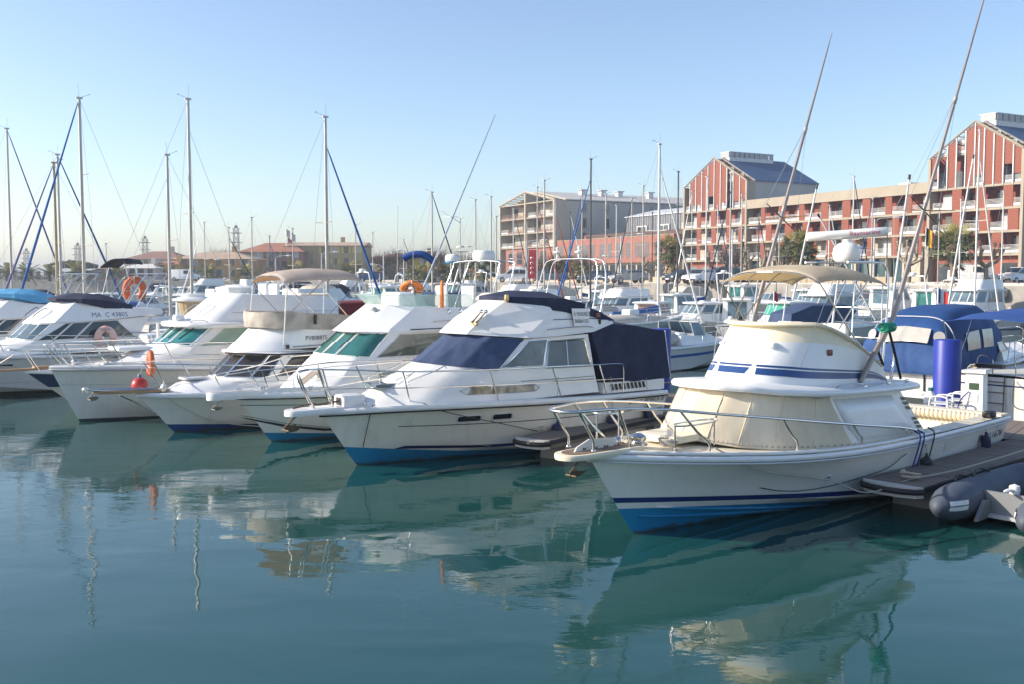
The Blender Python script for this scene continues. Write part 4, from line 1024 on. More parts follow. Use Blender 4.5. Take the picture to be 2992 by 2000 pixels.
# ================================================================ the other boats of the row
def siderail(r, h, ztab, xs, posts, lean=.25, inset=.10, rad=.016, mid=.5, nose=None, base=.04, curl=True, aftcurl=True, m=None):
    """rail along both sides; ztab: absolute height by x; nose: (x, halfwidth, z) joins both sides round the bow"""
    m = m or STEEL
    def RP(x, sd, k=1.):
        u = min(1., (x-lean*k)/h.X); zb = h.zs(u)+base
        y = h.hb(u)-inset
        if nose and x > xs[-1]-.8: y = max(y, nose[1]) if y < nose[1] else y
        return Vector((x-lean*(1-k), sd*max(.05, y), lerp(zb, interp(ztab, x), k)))
    for sd in (1, -1):
        P = [RP(x, sd) for x in xs]
        if aftcurl: e = P[0].copy(); e.x -= .13; e.z -= .1; f = e.copy(); f.x -= .01; f.z = h.zs(max(0, f.x/h.X))+base; P = [f, e]+P
        if nose is None and curl:
            e = P[-1].copy(); e.x += .12; e.z -= .12; f = RP(xs[-1], sd, 0); f.x += .05; P = P+[e, f]
        if nose and sd == 1:
            Q = [RP(x, -1) for x in xs]
            if aftcurl: e2 = P[0].copy(); e2.y *= -1; e3 = P[1].copy(); e3.y *= -1; Q = [e2, e3]+Q
            P = P+[Vector((nose[0]-.12, nose[1]*.9, nose[2])), Vector((nose[0], nose[1]*.45, nose[2])), Vector((nose[0], -nose[1]*.45, nose[2])), Vector((nose[0]-.12, -nose[1]*.9, nose[2]))]+list(reversed(Q))
        if not (nose and sd == -1): MB().tube(spline(P, 3), rad, 6).build('rail', m, r, 60)
        if mid: MB().tube([RP(x, sd, mid) for x in xs], rad*.65, 5).build('mid_rail', m, r, 60)
        for x in posts: MB().tube([RP(x, sd, -.02), RP(x, sd, 1)], rad*.95, 6).build('stanchion', m, r, 60)
def canopy(r, prof, y0, y1, m, name='canopy', crown=.08, zref=(1.4, 2.6), th=True):
    """canvas enclosure: side profile [(x, z)] spanned from port to starboard; half width y0 at zref[0], y1 at zref[1]"""
    rings = []
    zm = max(p[1] for p in prof)
    for k in (1, .97, .8, .45, 0, -.45, -.8, -.97, -1):
        ring = []
        for x, z in prof:
            y = lerp(y0, y1, (z-zref[0])/(zref[1]-zref[0]))
            ring.append(Vector((x, y*k, z+(crown*(1-k*k) if z > zref[1]-.35 else 0))))
        rings.append(ring)
    o = MB().loft(rings).build(name, m, r, 35)
    return o
def sub_cloth(o, n=3, st=.03, sc=.4):
    sb = o.modifiers.new('s', 'SUBSURF'); sb.subdivision_type = 'SIMPLE'; sb.levels = n; sb.render_levels = n
    md = o.modifiers.new('d', 'DISPLACE'); tx = bpy.data.textures.new('cloth', 'CLOUDS'); tx.noise_scale = sc; md.texture = tx; md.strength = st; md.mid_level = .5
def portlight(r, h, x0, x1, z0, z1, side=1, glass=None, n=5, frame=None, slant=0):
    pts = []
    rx = (x0-x1)/2; rz = (z0-z1)/2*-1; cx = (x0+x1)/2; cz = (z0+z1)/2; q = min(abs(rx), abs(rz))*.75
    for sx, sz, a0 in ((1, 1, 0), (-1, 1, pi/2), (-1, -1, pi), (1, -1, 3*pi/2)):
        for k in range(n):
            a = a0+k*pi/2/(n-1); zz = sz*(abs(rz)-q)+q*sin(a); pts.append((cx+sx*(abs(rx)-q)+q*cos(a)+slant*zz, cz+zz))
    w = MB().add([h.at(x, z, .006, side) for x, z in pts], [tuple(range(len(pts)))]).build('portlight', glass or GLASS, r, 0)
    MB().tube([h.at(x, z, .008, side) for x, z in pts], .016, 5, closed=True).build('portlight_frame', frame or LGREY, w, 60)
    return w
portlight(A_root, A_hull, 6.55, 6.47, .62, .55, glass=DARK)
def boat_B():
    r = boat('motor_cruiser', 1043, 1362, 50, 7.6, 'white flybridge cruiser with navy windscreen cover, navy aft canopy and for sale card', 'boat')
    hm = hull_mat('hull_cruiser', [(-2, 0, (.012, .22, .42)), (-.42, .105, (.84, .79, .69))], wear=.35)
    h = Hull(7.6, 1.6, .82, [(0, 1.05), (.25, 1.09), (.45, 1.15), (.65, 1.20), (.85, 1.20), (1, 1.14)], full=.45, stern=.95, zc=(.0, .42), flare=1.35, p=2.3, pc=1.8)
    h.build(r, hm)
    h.rim(r, WHITE, 'gunwale', (.035, .06), -.01, out=.0); h.rim(r, BLACK, 'rub_strip', (.03, .016), -.075, out=.014)
    h.deck(r, WHITE, 0, .995, .03, .03, .04)
    h.stripe('hull_stripe', [(6.75, .37), (5.4, .30), (4.0, .26), (.05, .30)], [(6.95, .31), (5.4, .24), (4.0, .20), (.05, .24)], NAVYP, r)
    h.stripe('boot_stripe', [(5.95, .19), (4.0, .12), (.05, .14)], [(6.15, .1), (4.0, -.02), (.05, -.02)], mat('boot_blue', (.012, .22, .42), .35), r)
    pts = [h.at(lerp(7.0, .05, i/20), lerp(.80, .68, i/20), .004) for i in range(21)]; MB().tube(pts, .008, 4).build('hull_line', BLACK, r, 60)
    portlight(r, h, 5.92, 5.42, .97, .83, slant=.25); portlight(r, h, 5.18, 4.72, .97, .83, slant=.25)
    portlight(r, h, 5.92, 5.42, .97, .83, side=-1)
    h.text('registration', 'BI 776675', .12, INK, r, 1.30, .86, .46); h.text('model_lettering', 'JAMAICA 30', .15, INK, r, .78, .87, .70)
    # trunk and deckhouse
    zb = 1.2
    b0 = [(7.85, 0), (7.55, .42), (6.75, 1.0), (5.3, 1.30), (4.3, 1.36), (3.4, 1.37), (2.15, 1.38), (2.12, 0)]
    b1 = [(6.95, 0), (6.8, .40), (6.2, .85), (5.1, 1.25), (4.3, 1.31), (3.4, 1.33), (2.2, 1.34), (2.15, 0)]; z1 = [1.62, 1.61, 1.57, 1.52, 1.50, 1.49, 1.48, 1.48]
    b2 = [(6.1, 0), (6.0, .36), (5.6, .8), (4.93, 1.2), (4.3, 1.27), (3.4, 1.29), (2.25, 1.3), (2.2, 0)]; z2 = [1.99, 1.985, 1.93, 1.84, 1.84, 1.82, 1.80, 1.80]
    b3 = [(5.15, 0), (5.08, .4), (4.8, .8), (4.12, 1.10), (3.85, 1.13), (3.3, 1.16), (2.3, 1.18), (2.25, 0)]; z3 = [2.56, 2.55, 2.53, 2.47, 2.48, 2.49, 2.52, 2.52]
    hs = House([([zb]*8, b0), (z1, b1), (z2, b2), (z3, b3)]); hs.build('deckhouse', WHITE, r, 25)
    cv = hs.panel('windscreen_cover', NAVYL, r, 2, 0, 3.0, 0, 3.0, -.02, .99, .02, sub=6, nv=8)
    for c in cv: sub_cloth(c, 1, .04, .35)
    hs.window(r, mat('mirror_window', (.16, .17, .15), .04, spec=.8, var=.5, vscale=2.5), STEEL, 2, 3.1, 4.62, 3.62, 4.62, .08, .93, .03)
    hs.window(r, mat('grey_window', (.10, .105, .095), .06, spec=.7, var=.4, vscale=1.5), STEEL, 2, 4.72, 5.92, 4.72, 5.85, -.0, .86, .05)
    for sd in (1, -1):
        MB().tube([hs.P(2, 5.33, v, sd)+hs.N(2, 5.33, v, sd)*.012 for v in (0, .3, .6, .86)], .014, 5).build('window_bar', STEEL, r, 60)
        hs.panel('trunk_window', mat('gold_reflection_pane', (.42, .33, .20), .1, spec=.6, var=.6, vscale=5), r, 0, 2.62, 4.3, 2.62, 4.3, .52, .98, .012, (sd,))  # gold-brown reflection is put into the colour of this trunk pane
        wpts = [hs.P(0, t, v, sd)+hs.N(0, t, v, sd)*.014 for t, v in ((2.45, .72), (2.62, .98), (3.2, .98), (3.8, .98), (4.3, .98), (4.45, .75), (4.3, .52), (3.6, .52), (2.62, .52))]
        MB().tube(wpts, .012, 5, closed=True).build('window_frame', STEEL, r, 60)
        for v in (.06, .24): MB().tube([hs.P(1, t, v+.06*(5.9-t)/3*0, sd)+hs.N(1, t, v, sd)*.006 for t in [lerp(3.9, 5.95, i/8) for i in range(9)]], .006, 4).build('house_line', BLACK, r, 60)
    # flybridge
    f0 = [(5.38, 0), (5.2, .5), (4.12, 1.2), (3.3, 1.24), (2.2, 1.26), (1.55, 1.24), (1.5, 0)]; y0 = [2.60, 2.59, 2.50, 2.51, 2.57, 2.74, 2.74]
    f1 = [(5.33, 0), (5.15, .5), (4.08, 1.17), (3.3, 1.21), (2.2, 1.23), (1.55, 1.21), (1.5, 0)]; y1 = [z+.05 for z in y0]
    f2 = [(4.93, 0), (4.78, .48), (3.52, 1.06), (3.1, 1.12), (2.25, 1.15), (1.55, 1.18), (1.5, 0)]; y2 = [2.92, 2.91, 2.87, 2.88, 2.88, 2.81, 2.81]
    f3 = [(4.22, 0), (4.1, .46), (3.22, .98), (2.9, 1.02), (2.3, 1.06), (1.6, 1.12), (1.5, 0)]; y3 = [3.29, 3.28, 3.20, 3.18, 3.06, 2.84, 2.84]
    fb = House([([z-.02 for z in y0], [(x-.12, y*.9) for x, y in f0]), (y0, f0), (y1, f1), (y2, f2), (y3, f3)], R=1); fb.build('flybridge', WHITE, r, 0, capbot=True, rows=1)
    nv = House([([z-.1 for z in (3.32, 3.30, 3.16, 3.12, 2.98, 2.9)], [(4.2, 0), (4.1, .5), (3.2, 1.05), (2.9, 1.09), (2.32, 1.12), (2.3, 0)]), ([3.38, 3.37, 3.33, 3.32, 3.20, 3.16], [(4.2, 0), (4.08, .5), (3.2, 1.03), (2.9, 1.07), (2.32, 1.10), (2.3, 0)]), ([3.50, 3.49, 3.47, 3.45, 3.3, 3.3], [(3.6, 0), (3.5, .25), (3.1, .5), (2.9, .5), (2.5, .5), (2.4, 0)])])
    o = nv.build('flybridge_cover', NAVY, r, 30)
    for xa, xb in ((2.2, 1.85), (1.8, 1.5)):
        for sd in (1, -1): MB().prism([Vector((xa, sd*1.14, 3.10-(2.2-xa)*.35)), Vector((xb, sd*1.18, 2.98-(1.85-xb)*.45)), Vector((xb, sd*1.18, 2.82-(1.85-xb)*.4)), Vector((xa, sd*1.14, 2.92-(2.2-xa)*.3))], (0, sd*.02, 0)).build('dodger_strip', NAVY, r, 20)
    for sd in (1, -1):
        MB().tube([fb.P(2, t, .95, sd)+fb.N(2, t, .95, sd)*.008 for t in [lerp(2.6, 4.9, i/8) for i in range(9)]], .008, 4).build('fb_line', NAVYP, r, 60)
        MB().tube(spline([Vector((3.6, sd*1.23, 2.60)), Vector((3.5, sd*1.235, 2.66)), Vector((2.5, sd*1.25, 2.70)), Vector((2.2, sd*1.25, 2.66))], 4), .012, 6).build('fb_hand_rail', STEEL, r, 60)
        p = fb.P(2, 4.35, .9, sd); boxp('side_light', p+Vector((0, sd*.02, .1)), (.12, .05, .1), mat('side_light_red', (.2, .06, .06), .3), r)
        boxp('small_vent', (1.95, sd*1.2, 2.78), (.05, .03, .1), BLACK, r)
    # for sale card
    c0 = Vector((2.78, 1.19, 2.70)); ux = Vector((-1, -.05, -.03)).normalized(); uz = Vector((0, -.25, 1)).normalized(); nn = ux.cross(uz); nn = nn if nn.y > 0 else -nn
    cd = MB().prism([c0+nn*.05, c0+ux*.52+nn*.05, c0+ux*.52+uz*.40+nn*.05, c0+uz*.40+nn*.05], nn*.006).build('for_sale_card', PAPER, r, 20)
    text_on('card_lettering', 'A VENDRE', .13, INK, cd, lambda u, v: c0+ux*(.035+u)+uz*(.23+v)+nn*.060, .45); text_on('card_lettering', '0608641507', .13, INK, cd, lambda u, v: c0+ux*(.03+u)+uz*(.07+v)+nn*.060, .46)
    # twin horns on the slope
    for k in (0, .13):
        a = Vector((5.02, .42+k*1.2, 2.80)); b = Vector((4.74, .42+k*1.2, 3.06))
        MB().tube([a, a.lerp(b, .12), a.lerp(b, .3), b], [.06, .035, .02, .014], 10).build('horn', BRASS, r, 50); MB().ell(b, (.045, .045, .045), 8, 6).build('horn_drum', STEEL, r)
    MB().lathe([(.05, 0), (.06, .06), (.045, .14), (0, .16)], (4.15, .55, 3.27), 10).build('search_light', BRASS, r)
    # aft canopy
    co = canopy(r, [(2.26, 2.52), (1.66, 2.73), (1.0, 2.68), (-.16, 2.50), (-.2, 1.95), (-.2, 1.38), (.6, 1.36), (1.12, 1.36), (2.0, 1.45)], 1.42, 1.26, NAVY, 'aft_canopy', .1, (1.4, 2.55)); sub_cloth(co, 3, .035, .35)
    for sd in (1, -1): MB().tube([Vector((-.18, sd*1.27, 2.52)), Vector((-.22, sd*1.42, 1.34))], .012, 5).build('canopy_piping', WHITE, co, 60)
    # louvred vents along the cockpit side
    for i in range(9):
        x = 1.80-.13*i
        for sd in (1, -1):
            q = [Vector((x+.03, sd*1.43, 1.35)), Vector((x-.04, sd*1.43, 1.35)), Vector((x-.09, sd*1.43, 1.21)), Vector((x-.02, sd*1.43, 1.21))]
            MB().prism(q, (0, sd*.012, 0)).build('vent_slot', DARK, r, 20)
    MB().loft([[Vector((x, sd_y, z)) for x, z in ((2.05, 1.15), (2.05, 1.4), (.0, 1.36), (0, 1.12))] for sd_y in (1.42, -1.42)]).build('cockpit_coaming', WHITE, r, 25)
    # rails
    siderail(r, h, [(1.5, 1.80), (3.6, 1.86), (7, 1.92), (8.2, 1.99), (8.9, 1.98)], [1.55, 2.2, 3, 4, 5, 6, 7, 7.8, 8.4, 8.75], [1.95+.25, 3.4+.25, 5.05+.25, 6.8+.27, 8.4], .26, .12, .017)
    for y0 in (.28, .72):       # foredeck grab rails
        for sd in (1, -1):
            MB().tube(spline([Vector((6.85, sd*(y0+.05), 1.62)), Vector((6.8, sd*y0, 1.70)), Vector((6.2, sd*y0, 1.86)), Vector((5.95, sd*y0, 1.95)), Vector((5.9, sd*y0, 1.90))], 4), .012, 6).build('grab_rail', STEEL, r, 60)
    boxp('foredeck_hatch', (7.05, 0, 1.60), (.5, .55, .05), GLASSB, r)
    rboxp('chain_locker', (7.75, 0, 1.32), (.5, .42, .26), .05, WHITE, r); boxp('locker_opening', (8.005, .0, 1.33), (.02, .16, .15), DARK, r)
    pulpit(r, 8.0, 9.16, .26, 1.24, .11, WHITE2, None, .9)
    anchor(r, (8.95, 0, 1.10), 0, .85, RUST)
    MB().tube([Vector((9.0, 0, 1.27)), Vector((8.6, 0, 1.33)), Vector((8.45, 0, 1.30)), Vector((8.0, 0, 1.33))], .02, 5).build('anchor_shank', RUST, r, 60)
    cleat(r, (7.7, .5, 1.25), .3)
    # radar hoop on the flybridge
    for dx in (0, .25):
        MB().tube(spline([Vector((2.0-dx, 1.0, 2.95)), Vector((1.85-dx*1.2, .98, 3.6)), Vector((1.75-dx, .9, 4.05)), Vector((1.72-dx, .7, 4.2)), Vector((1.72-dx, 0, 4.22)), Vector((1.72-dx, -.7, 4.2)), Vector((1.75-dx, -.9, 4.05)), Vector((1.85-dx*1.2, -.98, 3.6)), Vector((2.0-dx, -1.0, 2.95))], 4), .017, 7).build('radar_hoop', STEEL, r, 60)
    for y in (.15, -.6): MB().lathe([(.03, 0), (.03, .12), (.10, .14), (.10, .17), (.02, .2), (.05, .26), (0, .3)], (1.6, y, 4.23), 10).build('hoop_light', WHITE, r)
    MB().tube([Vector((2.4, .9, 3.3)), Vector((1.2, .95, 3.26))], .016, 6).build('aft_rail', STEEL, r, 60)
    return r, h
B_root, B_hull = boat_B()

def boat_C():
    r = boat('motor_cruiser', 794, 1294, 50, 7.0, 'white cruiser with teal glass windscreen, green flybridge screen and orange life buoy on top', 'boat')
    hm = hull_mat('hull_green_tint', [(-2, 0, (.012, .20, .38)), (-.30, .075, (.76, .75, .69))], wear=.25)
    h = Hull(7.0, 1.48, .82, [(0, 1.0), (.4, 1.05), (.7, 1.12), (1, 1.12)], full=.42, stern=.94, zc=(.0, .42), flare=1.3, p=2.3, pc=1.8)
    h.build(r, hm); h.rim(r, WHITE2, 'gunwale', (.035, .07), .0, out=.0); h.rim(r, BLACK, 'rub_strip', (.03, .012), -.075, out=.012)
    h.deck(r, WHITE, 0, .99, .05, -.02, .03)
    h.rim(r, WHITE, 'bulwark', (.03, .09), .08, u0=.3, out=-.06)
    h.stripe('hull_stripe', [(7.72, .64), (6.8, .42), (5.9, .27), (3, .22)], [(7.62, .59), (6.8, .36), (5.9, .21), (3, .16)], INK, r)
    h.stripe('pin_stripe', [(7.75, .69), (6.8, .46), (5.9, .31), (3, .26)], [(7.72, .67), (6.8, .445), (5.9, .295), (3, .245)], AQUA, r)
    h.stripe('pin_stripe', [(7.75, .92), (5, .86), (1, .8)], [(7.75, .90), (5, .845), (1, .785)], AQUA, r)
    zb = 1.1
    b0 = [(6.72, 0), (6.62, .5), (6.0, .98), (5.2, 1.18), (4.2, 1.22), (2.6, 1.24), (.9, 1.24), (.88, 0)]
    b1 = [(5.72, 0), (5.66, .5), (5.35, .95), (4.95, 1.12), (4.2, 1.17), (2.6, 1.2), (.95, 1.2), (.9, 0)]; z1 = [1.92, 1.92, 1.89, 1.86, 1.86, 1.86, 1.86, 1.86]
    b2 = [(4.98, 0), (4.92, .46), (4.66, .86), (4.32, 1.02), (3.9, 1.06), (2.6, 1.1), (.95, 1.1), (.9, 0)]; z2 = [2.5]*8
    hs = House([([zb]*8, b0), (z1, b1), (z2, b2)]); hs.build('deckhouse', WHITE2, r, 30)
    for a, b in ((.06, 1.0), (1.06, 2.7)): hs.window(r, GLASST, WHITE, 1, a, b, a, b, .06, .94, .035)
    hs.window(r, mat('green_grey_window', (.12, .15, .13), .05, spec=.7, var=.5, vscale=1.6), LGREY, 1, 3.05, 4.9, 3.45, 4.9, .06, .9, .03); hs.window(r, GLASSB, LGREY, 1, 4.98, 5.9, 4.98, 5.9, .06, .9, .03)
    for sd in (1, -1):
        hs.panel('side_stripe', AQUA, r, 0, 3.3, 6, 3.3, 6, .38, .46, .008, (sd,)); hs.panel('side_stripe', AQUA, r, 0, 3.25, 6, 3.25, 6, .50, .53, .008, (sd,))
        MB().tube([hs.P(1, .9+sd*0, v, sd)+hs.N(1, .9, v, sd)*(.03) for v in (.9, .6, .3)], .014, 5).build('wiper', BLACK, r, 60)
        MB().rbox(hs.P(0, 3.6, .5, sd)+Vector((0, sd*.01, 0)), (.42, .04, .13), .05).build('hand_hold', GREY, r)
    q = [hs.P(0, t, v, 1)+hs.N(0, t, v, 1)*.012 for t, v in ((.25, .30), (.75, .22), (1.3, .42), (1.0, .62), (.55, .60))]
    MB().add(q, [tuple(range(5))]).build('deck_hatch', mat('smoked_brown', (.30, .25, .19), .2), r, 0); MB().tube(q, .014, 5, closed=True).build('hatch_frame', WHITE, r, 60)
    f0 = [(5.2, 0), (5.12, .5), (4.5, 1.08), (3.6, 1.2), (2, 1.22), (.7, 1.2), (.68, 0)]; y0 = [2.50, 2.50, 2.49, 2.5, 2.52, 2.54, 2.54]
    f1 = [(5.1, 0), (5.0, .5), (4.45, 1.05), (3.55, 1.16), (2, 1.18), (.7, 1.16), (.68, 0)]; y1 = [2.58, 2.58, 2.57, 2.58, 2.6, 2.62, 2.62]
    f2 = [(4.22, 0), (4.16, .5), (3.66, .95), (3.2, 1.04), (2, 1.08), (.75, 1.08), (.7, 0)]; y2 = [3.12, 3.12, 3.07, 3.05, 3.02, 2.95, 2.95]
    fb = House([(y0, f0), (y1, f1), (y2, f2)], False); fb.build('flybridge', WHITE2, r, 24, capbot=True)
    scr = House([(y2, f2), ([3.36]*7, [(4.52, 0), (4.42, .55), (3.85, 1.02), (3.3, 1.10), (2.2, 1.12), (1.2, 1.1), (1.2, 0)])])
    acr = mat('green_acrylic', (.50, .70, .62), .05, spec=.6, alpha=.55)
    scr.panel('flybridge_screen', acr, r, 0, 0, 4.1, 0, 4.1, 0, 1, .0)
    for sd in (1, -1):
        MB().tube([scr.P(0, t, 1, sd) for t in [i/4 for i in range(17)]], .01, 5).build('screen_edge', acr, r, 60)
        MB().tube([Vector((3.3, sd*1.2, 2.72)), Vector((1.4, sd*1.21, 2.78))], .014, 6).build('fb_hand_rail', STEEL, r, 60)
        MB().tube([fb.P(0, t, .5, sd)+fb.N(0, t, .5, sd)*.01 for t in [lerp(2.6, 5, i/8) for i in range(9)]], .012, 4).build('fb_line', BLACK, r, 60)
    for i, x in enumerate((2.75, 2.4, 1.75, 1.45)): MB().lathe([(.05, 0), (.06, .03), (.03, .06)], (x, 1.07, 2.95), 8, (0, 1, .1)).build('rod_holder', STEEL, r)
    MB().ell((4.45, .35, 3.02), (.10, .08, .06), 8, 6).build('search_light', GREY, r)
    rboxp('helm_console', (3.6, .1, 3.2), (.5, .9, .45), .1, WHITE2, r)
    MB().tube([Vector((3.22+.05*sin(a)*0, .1+.2*cos(a), 3.42+.2*sin(a))) for a in [k*pi/8 for k in range(16)]], .016, 5, closed=True).build('steering_wheel', BLACK, r, 60)
    rboxp('seat_back', (1.9, .75, 3.3), (.08, .55, .55), .05, LGREY, r); rboxp('seat_back', (1.9, -.4, 3.3), (.08, .55, .55), .05, LGREY, r)
    MB().lathe([(.05, 0), (.05, .55), (.03, .6), (.02, .66)], (3.0, 1.13, 3.05), 8).build('spar_buoy', ORANGEB, r)
    # horseshoe life buoy lying on the console is a thing of its own (see below)
    siderail(r, h, [(1.2, 1.75), (3.7, 1.82), (6, 1.85), (6.9, 1.74), (8.4, 1.62)], [1.3, 2.2, 3.2, 4.4, 5.4, 6.1, 6.8, 7.5, 8.0], [2.2, 3.6, 5.0, 6.3, 7.4], .28, .10, .016, nose=(8.35, .2, 1.62))
    # integrated bow platform
    pulpit(r, 7.3, 8.52, .30, 1.24, .16, WHITE2, GREY, .75); anchor(r, (8.25, 0, 1.02), 0, .55)
    cleat(r, (7.35, .35, 1.26), .2); cleat(r, (6.55, 1.02, 1.26), .5)
    # arch with radar on the aft flybridge
    for dx in (0, .5):
        MB().tube(spline([Vector((1.5-dx, 1.05, 2.95)), Vector((1.1-dx, 1.0, 4.0)), Vector((1.05-dx, .8, 4.2)), Vector((1.05-dx, -.8, 4.2)), Vector((1.1-dx, -1.0, 4.0)), Vector((1.5-dx, -1.05, 2.95))], 4), .018, 6).build('radar_hoop', STEEL, r, 60)
    for y in (.6, -.6): MB().tube([Vector((1.05, y, 4.2)), Vector((.55, y, 4.2))], .018, 6).build('hoop_bar', STEEL, r, 60)
    MB().lathe([(.28, 0), (.30, .06), (.30, .2), (.26, .27), (.0, .29)], (.8, 0, 4.22), 18).build('radar_dome', WHITE, r, 50)
    return r, h
C_root, C_hull = boat_C()

def boat_D():
    r = boat('fishing_cruiser', 512, 1265, 50, 6.6, 'white fishing cruiser with dark raked windscreen, grey canvas band and tan bimini on top', 'boat')
    hm = hull_mat('hull_bluebottom', [(-2, 0, (.012, .055, .22)), (-.16, .055, (.74, .73, .68))], wear=.3)
    h = Hull(6.6, 1.42, .88, [(0, .86), (.4, .88), (.7, .93), (1, .98)], full=.42, stern=.92, zc=(.0, .42), flare=1.4, p=2.3, pc=1.75)
    h.build(r, hm); h.rim(r, WHITE2, 'gunwale', (.035, .05), .0, out=.0); h.rim(r, LGREY, 'rub_strip', (.03, .016), -.055, out=.012)
    h.deck(r, WHITE2, 0, .99, .03, .03, .05)
    t0 = [(6.95, 0), (6.7, .4), (6.0, .85), (5.2, 1.05), (4.4, 1.12), (4.3, 0)]; t1 = [(6.55, 0), (6.35, .36), (5.8, .72), (5.2, .92), (4.5, 1.0), (4.4, 0)]
    House([([.95]*6, t0), ([1.18, 1.18, 1.2, 1.22, 1.24, 1.24], t1)], True).build('foredeck_trunk', WHITE2, r, 60, camber=.08)
    boxp('foredeck_hatch', (6.15, 0, 1.30), (.5, .5, .05), LGREY, r)
    b1 = [(5.66, 0), (5.55, .45), (5.1, .92), (4.7, 1.10), (3.2, 1.16), (1.8, 1.16), (1.75, 0)]; b2 = [(5.0, 0), (4.92, .42), (4.5, .88), (4.2, 1.02), (3.2, 1.08), (1.8, 1.08), (1.75, 0)]
    hs = House([([.95]*7, [(5.72, 0), (5.6, .46), (5.12, .95), (4.7, 1.14), (3.2, 1.2), (1.8, 1.2), (1.75, 0)]), ([1.28, 1.28, 1.27, 1.26, 1.26, 1.26, 1.26], b1), ([1.86]*7, b2)]); hs.build('deckhouse', WHITE2, r, 25)
    gl = mat('smoked_window', (.05, .045, .045), .05, spec=.7, var=.5, vscale=2)
    for a, b in ((.04, 1.0), (1.06, 2.0), (2.08, 2.95)): hs.window(r, gl, STEEL, 1, a, b, a, b, .06, .94, .035)
    hs.window(r, GLASS, STEEL, 1, 3.15, 4.2, 3.3, 4.2, .1, .92, .03); hs.window(r, GLASS, None, 1, 4.25, 4.9, 4.25, 4.9, .1, .92, .03)
    slab(r, 'roof', WHITE2, [(5.28, 0), (5.16, .5), (4.4, 1.1), (3.2, 1.25), (1.4, 1.25), (1.35, 0)], [1.86, 1.86, 1.82, 1.84, 1.9, 1.9], .07)
    MB().tube([Vector((p[0], p[1], z)) for p, z in zip([(5.28, 0), (5.16, .5), (4.4, 1.1), (3.2, 1.25), (1.4, 1.25)], [1.88, 1.88, 1.845, 1.865, 1.925])], .022, 5).build('roof_edge', BLACK, r, 60)
    f0 = [(5.12, 0), (5.0, .5), (4.3, 1.02), (3.2, 1.14), (1.5, 1.14), (1.45, 0)]; y0 = [1.93, 1.93, 1.91, 1.93, 1.98, 1.98]
    f1 = [(4.43, 0), (4.36, .45), (3.86, .96), (3.1, 1.06), (1.5, 1.06), (1.45, 0)]; y1 = [2.56, 2.55, 2.46, 2.46, 2.46, 2.46]
    fb = House([(y0, f0), (y1, f1)], True); fbo = fb.build('flybridge', WHITE2, r, 40)
    cv = House([([2.52, 2.52, 2.48, 2.46, 2.46, 2.46], [(4.62, 0), (4.52, .5), (4.0, 1.0), (3.1, 1.10), (1.55, 1.10), (1.5, 0)]), ([2.92, 2.92, 2.9, 2.86, 2.72, 2.7], [(4.62, 0), (4.52, .5), (4.0, 1.0), (3.1, 1.09), (1.55, 1.1), (1.5, 0)]), ([2.90, 2.90, 2.88, 2.84, 2.70, 2.68], [(4.5, 0), (4.4, .46), (3.9, .92), (3.1, 1.03), (1.6, 1.05), (1.55, 0)]), ([2.5]*6, [(4.45, 0), (4.35, .46), (3.9, .92), (3.1, 1.03), (1.6, 1.05), (1.55, 0)])], True)
    c = cv.build('canvas_band', mat('grey_band_canvas', (.42, .38, .33), .85, var=.3, vscale=3, bump=.02, bscale=4), r, 50, cap=False, rows=5)
    md = c.modifiers.new('d', 'DISPLACE'); tx = bpy.data.textures.new('cloth', 'CLOUDS'); tx.noise_scale = .3; md.texture = tx; md.strength = .11
    for sd in (1, -1):
        fb.panel('roof_stripe', BLACK, r, 0, 3.0, 4, 2.0, 4, -.02, .1, .01, (sd,)); boxp('slot_bracket', (3.35, sd*1.11, 2.72), (.06, .04, .24), BLACK, r)
        MB().tube([Vector((4.0, sd*1.12, 2.02)), Vector((2.2, sd*1.16, 2.06))], .014, 5).build('fb_hand_rail', STEEL, r, 60); boxp('small_vent', (4.12, sd*1.08, 2.03), (.09, .03, .1), BLACK, r)
    text_cast('registration', 'PV808875', .15, INK, r, fbo, 3.62, 2.20, .60)
    bimini(r, 1.9, 4.1, .95, 3.72, 4.02, BIMINI2, 3, legs=((3.2, 1.06, 2.75, 1.), (3.0, 1.06, 2.75, 0.02), (3.1, 1.07, 2.75, .5), (4.2, 1.0, 1.95, .98), (2.2, 1.06, 2.6, .6)), tilt=-.06)
    # long bowsprit plank with stainless roller
    MB().loft([[Vector((x, y*w, z+dz)) for y, dz in ((1, 0), (1, .06), (-1, .06), (-1, 0))] for x, w, z in ((6.8, .2, 1.03), (7.6, .18, 1.04), (8.35, .13, 1.07), (8.5, .06, 1.10))]).build('bowsprit_plank', TEAK, r, 25)
    for sd in (1, -1): MB().tube([Vector((7.0, sd*.16, 1.10)), Vector((8.45, sd*.1, 1.16)), Vector((8.66, sd*.06, 1.2))], .022, 6).build('sprit_tube', STEEL, r, 60)
    MB().lathe([(.07, -.07), (.04, 0), (.07, .07)], (8.66, 0, 1.19), 10, (0, 1, 0)).build('bow_roller', STEEL, r); anchor(r, (8.45, 0, 1.12), 0, .6)
    MB().tube([Vector((7.9, 0, 1.0)), Vector((7.5, 0, .78)), Vector((7.05, 0, .5))], .018, 5).build('bobstay', STEEL, r, 60)
    siderail(r, h, [(1.5, 1.45), (3.6, 1.55), (6.5, 1.7), (8.2, 1.76)], [2.0, 3, 4, 5, 6, 6.7, 7.4, 8.0], [3.2, 4.7, 6.1, 7.2], .4, .08, .016, mid=0, nose=(8.3, .22, 1.76))
    MB().lathe([(.04, 0), (.05, .05), (.08, .1), (.05, .16), (0, .2)], (6.95, .25, 1.05), 10).build('windlass', WHITE, r)
    return r, h
D_root, D_hull = boat_D()

